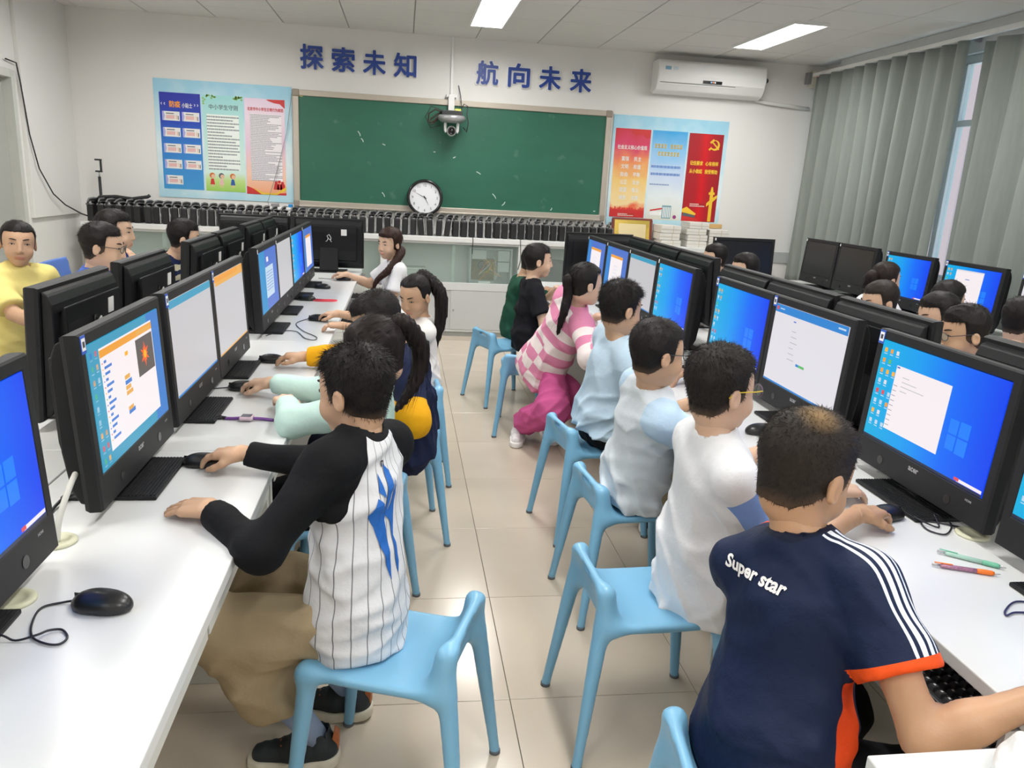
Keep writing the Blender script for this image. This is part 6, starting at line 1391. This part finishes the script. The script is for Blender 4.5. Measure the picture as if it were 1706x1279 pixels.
            bo = ob('eyebrow', cm('brow_%d' % sx, lambda: bm_.mesh('eyebrow', M_br, smooth=True)), body); bo.matrix_basis = Matrix(np.vstack([np.hstack([Hr, (HW((sx*.031, .0758, .0205))-O)[:, None]]), [0, 0, 0, 1]]).tolist())
    # --- hair
    h = dict(t=.016, m=1.03, c=.020, col=(.012, .010, .009), rough=1.0, n=4000 if near else 700, L=.018, lift=.38, w=.0010, seed=seed, tail=None, whorl=None, fr=0.0); h.update(hair or {})
    hmname = 'hair_%s_%s%s' % (skin, '_'.join('%03d' % int(c*1000) for c in h['col']), '_w' if h['whorl'] else '')
    hmat = hair_mat(hmname, h['col'], h['whorl'], SKIN[skin])
    fcap = lambda p: hair_cap(p, h)
    hres = .0048 if near else .0072
    V, F = surfnet(fcap, (-.12, -.14, -.14), (.12, .13, .14), hres*max(1, q*.9))
    parts_v, parts_f = [V], [F]; off = len(V)
    def grad(fn, P):
        e = .002; return np.stack([fn(P+np.eye(3, dtype=np.float32)[i]*e)-fn(P-np.eye(3, dtype=np.float32)[i]*e) for i in range(3)], -1)/(2*e)
    if len(V):
        idx = rng.randint(0, len(V), h['n']); P = V[idx]; Nn = grad(fcap, P); Nn /= np.maximum(np.linalg.norm(Nn, axis=1, keepdims=True), 1e-6)
        dcr = el(P, (0, -.010, .020), (.0735, .090, .078)); ok = np.einsum('ij,ij->i', Nn, P-np.array([0, -.01, .01])) > .02; P, Nn = P[ok], Nn[ok]
        crown = np.array(h.get('crown', (.008, -.045, .088)), np.float32); fl = P-crown; fl -= Nn*np.einsum('ij,ij->i', fl, Nn)[:, None]; fl /= np.maximum(np.linalg.norm(fl, axis=1, keepdims=True), 1e-6)
        if h['tail']:   # combed back towards the tie
            tp = np.array(h['tail'][0], np.float32); fl = tp-P; fl -= Nn*np.einsum('ij,ij->i', fl, Nn)[:, None]; fl /= np.maximum(np.linalg.norm(fl, axis=1, keepdims=True), 1e-6)
        elif not h.get('nosw'): sw = np.cross(Nn, fl); fl = fl+sw*.35
        if len(P):
            sv, sfc = strands(P, Nn, fl, h['L']*(.45+.55*np.clip((P[:, 2]+.0)/.08, 0, 1)), h['w'], h['lift'], (0, 0, -.25), rng, h.get('jit', .28), 3); parts_v.append(sv); parts_f.append(sfc+off); off += len(sv)
    Hv = np.concatenate(parts_v); Hf = np.concatenate(parts_f)
    hme = np_mesh('hair', (head-O)+(Hv*hs)@Hm.T, Hf, hmat)
    if h['whorl']:
        cw = np.array(h.get('crown'), np.float32); dw = np.linalg.norm(Hv-cw, axis=1); wv = np.clip(1-dw/.042, 0, 1)**1.1; at = hme.attributes.new('whorl', 'FLOAT', 'POINT'); at.data.foreach_set('value', wv.astype(np.float32))
    if not h['tail']:   # short sides thin out towards the skin
        kk = Hv[:, 2]-h['m']*Hv[:, 1]+h['c']; e = np.minimum((kk+.02)*.72, Hv[:, 2]+.078); fv = np.clip(1-e/.024, 0, 1)*.32
        at = hme.attributes.new('fade', 'FLOAT', 'POINT'); at.data.foreach_set('value', fv.astype(np.float32))
    ho = ob('hair', hme, body)
    if h['tail']:
        # tail path: points in the head frame, then world-hanging
        P = [HW(p) for p in h['tail'][:2]]+[P_ for P_ in [V3(*w_) for w_ in h.get('tailw', [])]]
        if not h.get('tailw'): P += [P[-1]+V3(0, 0, -.08)+nrm(P[-1]-P[0])*.02, P[-1]+V3(0, 0, -.20)]
        P = np.array([tuple(v) for v in smooth_path([tuple(p) for p in P], 4)], np.float32); n = len(P); rad = h.get('trad', .024)
        R_ = rad*np.interp(np.linspace(0, 1, n), [0, .08, .25, .6, 1], [.55, .75, 1.0, .85, .25])
        def f_tail(p):
            d = None
            for i in range(n-1):
                e = rc(p, P[i], P[i+1], R_[i], R_[i+1]); d = e if d is None else smin(d, e, .008)
            return d+.0025*np.sin((p@srt)*420)+.0025*np.sin((p@f)*380+1)
        tv, tf = surfnet(f_tail, P.min(0)-.04, P.max(0)+.04, .005 if near else .008)
        ns = 500 if near else 160; i0 = rng.randint(int(n*.22), max(1, int(n*.75)), ns); rv = rng.randn(ns, 3); rv /= np.linalg.norm(rv, axis=1, keepdims=True); root = P[i0]+rv*R_[i0][:, None]*.85
        dv = P[np.minimum(i0+3, n-1)]-P[i0]; dv /= np.maximum(np.linalg.norm(dv, axis=1, keepdims=True), 1e-6)
        sv, sfc = strands(root.astype(np.float32), rv.astype(np.float32), dv, np.full(ns, .09), .0014, .04, (0, 0, -.2), rng, .12, 5)
        tme = np_mesh('ponytail', np.concatenate([tv, sv])-O, np.concatenate([tf, sfc+len(tv)]), hmat); to = ob('ponytail', tme, body)
        if h.get('tie'): tb_ = MB().sphere(tuple(P[1]-O), .017, 12).mesh('hair_tie', pm('hair_tie_%s' % (h['tie'],), h['tie'], .6), smooth=True); ob('hair_tie', tb_, to)
    # --- glasses
    if glasses:
        gc, tc_ = glasses; mb = MB()
        for sx in (-1, 1):
            ring = [(sx*.033+.0215*math.cos(a), .094-.006*abs(math.cos(a))*(1 if sx*math.cos(a) > 0 else 0), -.002+.0165*math.sin(a)) for a in np.linspace(0, 2*math.pi, 21)]
            mb.tube(ring, .0016, 6, 0, False)
            mb.tube([(sx*.0545, .089, .003), (sx*.068, .06, .003), (sx*.076, .02, .002), (sx*.078, -.012, .0), (sx*.076, -.03, -.016)], .0016, 6, 1)
        mb.tube([(-.012, .0945, .002), (0, .098, .005), (.012, .0945, .002)], .0014, 6, 0)
        gm = mb.mesh('glasses', [pm('glasses_%s' % (gc,), gc, .3), pm('glasses_%s' % (tc_,), tc_, .3)], smooth=True)
        go = ob('glasses', gm, body); go.matrix_basis = Matrix(np.vstack([np.hstack([Hm*hs, (head-O)[:, None]]), [0, 0, 0, 1]]).tolist())
        ln = MB()
        for sx in (-1, 1): ln.lathe([(.020, -.0006), (.020, .0006)], 20, (sx*.033, .0925, -.002), 0, 'y')
        lo_ = ob('lens', ln.mesh('lens', M_glass), go)
    # --- prints on the back: outlines in torso x, z projected on the cloth
    for nm_, me2, mat_, xz, sd_, ysgn in (decals or []):
        co = np.empty(len(me2.vertices)*3, np.float32); me2.vertices.foreach_get('co', co); co = co.reshape(-1, 3)
        rot_ = xz[2] if len(xz) > 2 else 0; ca, sa_ = math.cos(rot_), math.sin(rot_); x2 = co[:, 0]*ca-co[:, 1]*sa_+xz[0]; z2 = co[:, 0]*sa_+co[:, 1]*ca+xz[1]
        # seen from behind the torso's right lies on the viewer's right
        P = pel+np.outer(x2, T[:, 0])+np.outer(z2, T[:, 2])+T[:, 1]*(ysgn*.30); st_ = -T[:, 1]*ysgn
        for _ in range(60):
            dd = f_shirt(P.astype(np.float32))-.0022; P = P+st_[None, :]*np.clip(dd, -.01, .02)[:, None]*.8
        m3 = me2.copy(); m3.vertices.foreach_set('co', np.ascontiguousarray(P-O, np.float32).ravel()); m3.materials.clear(); m3.materials.append(mat_); m3.update()
        ob(nm_, m3, so)
    return body
def dense(me, cut=.012):
    """split long edges, so that a print can follow the cloth"""
    bm = bmesh.new(); bm.from_mesh(me); bmesh.ops.triangulate(bm, faces=bm.faces)
    for _ in range(4):
        ed = [e for e in bm.edges if e.calc_length() > cut]
        if not ed: break
        bmesh.ops.subdivide_edges(bm, edges=ed, cuts=1); bmesh.ops.triangulate(bm, faces=bm.faces)
    bm.to_mesh(me); bm.free(); return me
def outline_mesh(polys):
    me = bpy.data.meshes.new('print'); V = []; F = []
    for p in polys: F.append(tuple(range(len(V), len(V)+len(p)))); V += [(x, z, 0) for x, z in p]
    me.from_pydata(V, [], F); return dense(me)
C_ = cloth_mat
khaki = C_('khaki_cotton', 'a8977a'); blackp = C_('black_jersey', '17181c'); pinkp = C_('raspberry_pink', 'c4588e'); navyp = C_('navy_trousers', '161a2c'); tanp = C_('tan_shorts', '8f8266'); greyp = C_('grey_trousers', '8a8c8e')
white_print = pm('white_flock_print', (.82, .82, .82), .6); blue_print = pm('blue_flock_print', (.012, .13, .50), .6)
# lettering and emblem for the backs
ny = outline_mesh([
    [(-.046, .022), (-.018, .058), (.006, .028), (.010, -.060), (.004, -.150), (-.010, -.108), (-.022, -.050), (-.030, -.010)],
    [(.004, .112), (.008, .050), (-.010, .070)],
    [(.030, .128), (.046, .108), (.040, .064), (.020, .020), (.006, -.004), (.014, .050)],
    [(.052, .092), (.056, .05), (.046, -.02), (.036, -.06), (.030, -.012), (.010, .010), (.034, .030), (.046, .060)],
    [(.032, -.030), (.044, -.070), (.046, -.12), (.034, -.145), (.030, -.10)]])
mark = outline_mesh([[(-.006, -.007), (-.003, -.007), (-.003, .004), (.003, .004), (.003, -.007), (.006, -.007), (.006, .007), (-.006, .007)]])
sup = dense(fit_text(text_mesh('Super star', .05, white_print, 0, .0016), .158, .036), .02)
# ---- left aisle
person('boy in a black-sleeved pinstripe jersey at the near left desk', (-.095, 1.755, .50), 152, (-.092, 1.80, .940), (-.112, 1.838, 1.048), 146, -10, 0,
       handR=((-.418, 2.035, .805), (-.97, .30, -.12), (.05, 0, 1), 'mouse'), handL=((-.432, 1.718, .785), (-.86, .42, -.14), (0, -.1, 1), 'flat'), elL=(.5, -1.0, -.45), elR=(.2, .5, -1), shface=147,
       kneeL=(-.43, 1.73, .455), kneeR=(-.44, 2.02, .455), ankL=(-.205, 1.80, .085), ankR=(-.125, 1.99, .085), footdir={'R': (-.95, .2, 0), 'L': (-1, .05, 0)},
       shirt=dict(kind='long', m=C_('pinstripe_jersey', 'd6d8dc', '101114', '16171a', None, ('pin', '75777c', 3.6), smode='ragl'), fit=.008, hem=-.095), pants=dict(m=khaki, bag=.030, len=.60, wr=1.6, sock='blue'), hair=dict(t=.014, n=5500, L=.024, lift=.40, w=.0011, c=.018, jit=.32), shoe='grey', skin='mid', seed=3, q=.9,
       decals=[('printed_emblem', ny, blue_print, (-.042, .255, .05), 0, -1), ('printed_mark', mark, pm('black_flock', (.012, .012, .014), .6), (-.020, .385), 0, -1)])
person('girl in a mint top with a ponytail behind the pinstripe jersey', (-.155, 2.52, .50), 180, (-.095, 2.44, .915), (-.085, 2.375, 1.015), 186, -22, 0,
       handR=((-.462, 2.775, .805), (-.93, .42, -.12), (0, 0, 1), 'mouse'), handL=((-.375, 2.56, .79), (-.35, .92, 0), (0, 0, 1), 'relax'), elL=(-.6, -1, -.2), elR=(0, .6, -1),
       shirt=dict(kind='long', m=C_('mint_knit', 'bcd9d0'), fit=.012, hem=-.10), pants=dict(m=blackp), hair=dict(t=.017, c=.022, col=(.014, .009, .008), L=.05, lift=.06, jit=.06, n=2200, tail=[(.0, -.095, .055), (.0, -.118, .052)], tailw=[(.058, 2.43, 1.03), (.060, 2.44, .95), (.035, 2.42, .885), (-.012, 2.40, .82)], trad=.030), shoe='lime', skin='fair', seed=5, q=.95)
person('boy in a navy sweatshirt with yellow sleeves, third along the left aisle', (.015, 3.10, .51), 182, (.010, 2.985, .925), (-.095, 2.915, 1.022), 186, -30, 0,
       handR=((-.40, 3.22, .80), (-1, .1, 0), (0, 0, 1), 'relax'), handL=((-.13, 2.79, .70), (-1, .1, 0), (0, 0, 1), 'relax'), elL=(.35, -.9, -.8),
       shirt=dict(kind='long', m=C_('navy_yellow_sweat', '1c2440', 'e0a318', soff=.165), fit=.020, hem=-.12, wr=1.3), pants=dict(m=navyp), hair=dict(t=.012, n=3000, L=.016, lift=.4, c=.024), shoe='black', skin='mid', seed=7, q=.95, belly=1.12)
person('girl with a long ponytail in a white tee looking down at the far left desk', (.10, 4.06, .50), 190, (.105, 4.03, .835), (.066, 3.955, .965), 232, -22, 0,
       handR=((-.345, 4.275, .80), (-.93, .35, -.1), (0, 0, 1), 'mouse'), handL=((-.30, 3.98, .79), (-1, .2, 0), (0, 0, 1), 'relax'),
       shirt=dict(m=C_('white_tee_pastel', 'e6e4e2'), fit=.006), pants=dict(m=greyp), hair=dict(t=.011, m=1.0, c=-.004, col=(.012, .010, .009), fr=-.020, L=.05, lift=.05, jit=.05, n=2500, tail=[(.0, -.085, .065), (.0, -.11, .06)], tailw=[(.19, 4.0, .985), (.205, 4.0, .90), (.20, 4.0, .80), (.175, 4.0, .70), (.155, 3.99, .64)], trad=.034), shoe='white', skin='mid', seed=9, scale=.95)
person('girl with long dark brown hair in a white tee at the far left', (-.035, 5.95, .50), 196, (-.060, 5.92, .925), (-.097, 5.90, 1.066), 224, -10, 4,
       handR=((-.42, 6.03, .80), (-1, .1, 0), (0, 0, 1), 'relax'),
       shirt=dict(m=C_('white_tee', 'e4e4e6'), fit=.008), pants=dict(m=navyp), hair=dict(t=.017, m=.85, c=.030, col=(.030, .014, .010), L=.05, lift=.05, jit=.05, n=900, tail=[(-.055, -.05, -.045), (-.072, -.045, -.065)], tailw=[(-.035, 5.83, .955), (-.10, 5.79, .87), (-.185, 5.79, .79), (-.215, 5.80, .70)], trad=.032, tie=(.25, .22, .45)), shoe='white', skin='fair', seed=11, q=1.2)
# ---- right aisle
person('boy in a black tee in profile at the far end of the right aisle', (.890, 5.22, .51), 3, (.880, 5.20, .905), (.917, 5.20, 1.05), 2, -4, 0,
       handR=((1.03, 5.08, .80), (1, .25, 0), (0, 0, 1), 'relax'), handL=((1.08, 5.34, .84), (1, -.2, .1), (0, 0, 1), 'relax'),
       shirt=dict(m=C_('black_tee', '17171c'), fit=.006), pants=dict(m=khaki), hair=dict(t=.014, n=2200, L=.020, c=.022), shoe='black', skin='fair', seed=13, q=1.0)
person('pupil in a dark green top hidden behind the boy in black', (.875, 5.68, .50), 0, (.885, 5.68, .86), (.965, 5.66, .985), 0, -20, 0,
       handR=((1.05, 5.56, .80), (1, 0, 0), (0, 0, 1), 'relax'), shirt=dict(kind='long', m=C_('bottle_green', '1f4a38'), fit=.016), pants=dict(m=navyp), shoe='black', seed=15, q=1.6)
person('girl in a pink and white striped sweater with raspberry trousers', (.845, 4.40, .50), 35, (.975, 4.18, .905), (.998, 4.11, 1.040), 14, -8, 0,
       handR=((1.10, 4.02, .80), (.7, .7, .1), (0, 0, 1), 'relax'), handL=((1.12, 4.30, .82), (.9, .1, .3), (0, 0, 1), 'relax'), shface=20, elR=(.3, -.9, -.5),
       kneeR=(.87, 4.16, .30), kneeL=(1.02, 4.34, .30), ankR=(.735, 4.50, .09), ankL=(.925, 4.55, .09), footdir={'R': (-.25, -1, 0), 'L': (.1, -1, 0)},
       shirt=dict(kind='long', m=C_('pink_white_bands', 'e8dcda', None, None, None, ('bands', 'd888a8', 8.5, .5, 3.4)), fit=.024, hem=-.10, wr=1.2), pants=dict(m=pinkp, bag=.038, len=.84, wr=1.7), hair=dict(t=.014, m=.95, c=.018, fr=-.015, L=.05, lift=.05, jit=.06, n=1700, tail=[(.0, -.098, .005), (.0, -.115, .0)], tailw=[(.90, 4.10, .985), (.885, 4.09, .90), (.87, 4.10, .82), (.86, 4.12, .75)], trad=.026, tie=(.6, .55, .1)), shoe='white', skin='fair', seed=17)
person('boy in a light blue tee, third along the right aisle', (.900, 3.23, .51), 8, (.928, 3.165, .930), (.920, 3.13, 1.068), 20, -12, 0,
       handR=((1.17, 3.06, .80), (1, .1, 0), (0, 0, 1), 'relax'), handL=((1.15, 3.36, .80), (1, 0, 0), (0, 0, 1), 'relax'),
       shirt=dict(m=C_('light_blue_tee', 'bcd3e4'), fit=.012, hem=-.005, wr=1.2), pants=dict(m=C_('black_track_pants', '141518', pat=('three', 'd8d8dc', '141518'))), hair=dict(t=.016, n=5500, L=.024, lift=.4, jit=.32, c=.024), shoe='black', skin='mid', seed=19)
person('boy in a white tee with pale blue sleeves and dark glasses', (.865, 2.575, .51), 5, (.852, 2.45, .900), (.845, 2.405, 1.036), 12, -8, 0,
       handR=((1.10, 2.47, .865), (.55, .45, .6), (-.6, .2, .6), 'relax'), handL=((1.12, 2.66, .80), (1, 0, 0), (0, 0, 1), 'relax'), elR=(.2, -.6, -1), shdrop=.025, shw=.120,
       shirt=dict(m=C_('white_pale_blue_tee', 'd5dde4', 'b9d2e6'), fit=.014, hem=-.045, wr=1.2, slen=.85), pants=dict(m=tanp, bag=.02, len=.35), hair=dict(t=.012, n=4500, L=.016, lift=.35, w=.0009, c=.022), glasses=((.02, .02, .022), (.02, .02, .022)), shoe='orange', skin='mid', seed=21)
person('boy in a white tee with blue sleeves and yellow-armed glasses', (.865, 1.885, .515), 8, (.826, 1.835, .940), (.828, 1.84, 1.068), 14, -6, 0,
       handR=((1.165, 1.80, .79), (1, .12, -.05), (0, 0, 1), 'relax'), handL=((1.12, 2.10, .80), (.9, .4, 0), (0, 0, 1), 'relax'), elR=(-.8, -.1, -1), shface=2, shdrop=.032, shw=.120,
       shirt=dict(m=C_('white_blue_sleeve_tee', 'dfe1e4', '7f9fdc', soff=.03), fit=.016, hem=-.100, wr=1.1, slen=.95), pants=dict(m=blackp, sock='black'), hair=dict(t=.014, n=6500, L=.019, lift=.40, w=.0010, c=.020, col=(.016, .013, .011)), glasses=((.10, .03, .10), (.75, .55, .02)), shoe='black', skin='fair', seed=23, belly=1.05)
person('boy in a navy Super star shirt with orange cuffs at the lower right', (.735, 1.205, .525), 14, (.782, 1.275, .915), (.790, 1.320, 1.043), 22, -20, 0,
       handR=((1.075, .95, .795), (1, .05, -.08), (0, 0, 1), 'relax'), handL=((1.135, 1.625, .80), (.86, .48, -.12), (0, 0, 1), 'mouse'), elR=(-.75, -.25, -1.0), elL=(-.2, .8, -.8), shface=24,
       shirt=dict(m=C_('navy_football_shirt', '16223f', None, '121a30', ('e8531c', .022), ('three', 'dfe5ee', 'd8481c'), rough=.55), fit=.014, hem=-.11, slen=.60, flare=.014, wr=.9, sside='R'), pants=dict(m=blackp), hair=dict(t=.009, n=7000, L=.013, lift=.42, w=.0009, c=.012, m=.95, col=(.020, .015, .012), whorl=(.30, .19, .085), crown=(.022, -.050, .080), rough=.4), shoe='white', skin='tan', seed=25, q=.85, shw=.140, hsc=1.10, shroll=13, shdrop=.035, arm=1.12,
       decals=[('printed_lettering', sup, white_print, (-.030, .312, -.05), 0, -1)])
# ---- left outer row
person('boy in a yellow tee turning to the camera at the left edge', (-2.05, 4.36, .54), -25, (-1.965, 4.31, .985), (-1.952, 4.30, 1.122), -62, -4, 4,
       handR=((-1.72, 4.02, .74), (1, 0, 0), (0, 0, 1), 'relax'), handL=((-1.66, 4.42, .76), (1, 0, 0), (0, 0, 1), 'relax'), shface=-38,
       shirt=dict(m=C_('pale_yellow_tee', 'ead987'), fit=.016, slen=.85), pants=dict(m=greyp), hair=dict(t=.008, n=2200, L=.009, lift=.5, c=.010, m=.85), shoe='black', skin='mid', seed=27, belly=1.15, scale=1.03, q=1.02)
person('boy with glasses and a blue collar behind the left monitors', (-1.66, 4.02, .565), 0, (-1.465, 3.97, 1.030), (-1.417, 3.95, 1.157), 6, -10, 0,
       handR=((-1.30, 3.82, .80), (1, 0, 0), (0, 0, 1), 'relax'), shirt=dict(m=C_('mid_blue_polo', '4a68b8'), fit=.01), pants=dict(m=navyp), hair=dict(t=.014, n=2200, L=.020, c=.022), glasses=((.02, .02, .022), (.02, .02, .022)), shoe='black', skin='fair', seed=29, q=1.05)
person('boy resting his chin on his hand at the far left', (-1.72, 4.55, .565), 0, (-1.555, 4.46, 1.060), (-1.530, 4.45, 1.190), 4, -6, 0,
       handR=((-1.425, 4.38, .985), (.0, .1, 1), (1, -.2, .1), 'relax'), elR=(.4, -.4, -1), shirt=dict(m=C_('dark_blue_tee', '263a78'), fit=.01), pants=dict(m=navyp), hair=dict(t=.014, n=2000, L=.020, c=.022), shoe='black', skin='fair', seed=31, q=1.1)
person('boy in a navy and cream striped polo behind the left monitors', (-1.70, 5.25, .56), 0, (-1.46, 5.22, .970), (-1.372, 5.20, 1.104), 14, -10, 0,
       handR=((-1.27, 5.02, .80), (1, 0, 0), (0, 0, 1), 'relax'), shirt=dict(m=C_('navy_cream_bands', 'dcd6bc', None, '1a2344', None, ('bands', '1f2a52', 15.0, .45)), fit=.012), pants=dict(m=navyp), hair=dict(t=.018, n=2200, L=.022, c=.024), shoe='black', skin='fair', seed=33, q=1.1)
# ---- pupils between the right island and the windows
def seated(label, head, face, hyaw, pitch=-8, shirt_m=None, hair=None, glasses=None, skin='fair', seed=40, q=1.5, lean=.10, scale=1.0):
    fa = math.radians(face); f = (math.cos(fa), math.sin(fa)); hx, hy, hz = head
    w = [(hx+f[0]*.28+sx*f[1]*.14, hy+f[1]*.28-sx*f[0]*.14, .80) for sx in (1, -1)]
    return person(label, (hx-f[0]*lean, hy-f[1]*lean, .52), face, (hx-f[0]*.03, hy-f[1]*.03, hz-.130), head, hyaw, pitch, 0, handR=(w[0], (f[0], f[1], 0), (0, 0, 1), 'relax'), handL=(w[1], (f[0], f[1], 0), (0, 0, 1), 'relax'),
                  shirt=dict(m=shirt_m or C_('white_tee', 'e4e4e6'), fit=.01), pants=dict(m=navyp), hair=hair or dict(t=.015, n=600, L=.02), glasses=glasses, skin=skin, seed=seed, q=q, scale=scale)
blue_polo = C_('royal_blue_polo', '2350b8')
seated('dark-haired pupil at the far end beyond the right island, top of head only', (2.36, 5.66, 1.072), 180, 180, seed=41, q=1.8, lean=.05)
seated('dark-haired pupil peeking over the far monitors of the right island', (2.26, 4.90, 1.070), 180, 185, seed=43, q=1.7, lean=.06)
seated('girl with a bun facing the window-side blue monitor', (3.165, 4.70, 1.068), 0, 8, -6, C_('white_tee', 'e4e4e6'), dict(t=.013, col=(.020, .013, .011), n=700, L=.04, lift=.05, jit=.06, tail=[(0, -.085, .01), (0, -.12, .0)], tailw=[(3.04, 4.69, 1.045), (3.035, 4.69, 1.02)], trad=.036, tie=(.45, .12, .16)), seed=45, q=1.2)
seated('pupil bending low behind the middle right monitors', (2.473, 3.70, 1.052), 180, 178, -15, None, dict(t=.010, n=700, L=.014, col=(.022, .016, .013)), seed=47, q=1.4)
seated('dark-haired pupil in front of the white window monitor', (3.10, 4.00, 1.032), 0, 5, -12, blue_polo, None, seed=49, q=1.3)
seated('boy with glasses looking left behind the right island', (2.262, 2.80, 1.060), 180, 172, -12, blue_polo, dict(t=.016, n=1600, L=.022), ((.05, .045, .06), (.05, .045, .06)), skin='mid', seed=51, q=1.0, lean=.16)
seated('dark-haired pupil just behind the boy with glasses', (2.53, 3.32, 1.045), 180, 176, -15, None, None, seed=53, q=1.4)
seated('dark-haired boy in a royal blue polo at the right edge', (2.955, 3.28, 1.040), 0, 4, -10, blue_polo, dict(t=.016, n=1000, L=.02), seed=55, q=1.1)

# seats of the pupils whose lower bodies are hidden
for x, y, lb in [(2.43, 5.66, 'at the far end beyond the right island'), (2.34, 4.90, 'under the pupil peeking over the far monitors'), (3.04, 4.70, 'under the girl with a bun'), (2.60, 3.70, 'under the pupil bending low'), (2.97, 4.02, 'under the pupil at the white window monitor'), (2.44, 2.80, 'under the boy with glasses behind the right island'), (2.62, 3.32, 'under the pupil behind the boy with glasses'), (2.86, 3.28, 'under the boy in royal blue')]:
    stool(x, y, 180 if x > 2.7 else 0, 'hidden light blue stool '+lb)
for x, y, lb in [(-2.07, 4.36, 'under the boy in yellow'), (-1.68, 4.02, 'under the boy with a blue collar'), (-1.74, 4.55, 'under the boy resting his chin'), (-1.72, 5.27, 'under the boy in striped polo')]:
    stool(x, y, 180, 'hidden light blue stool '+lb)
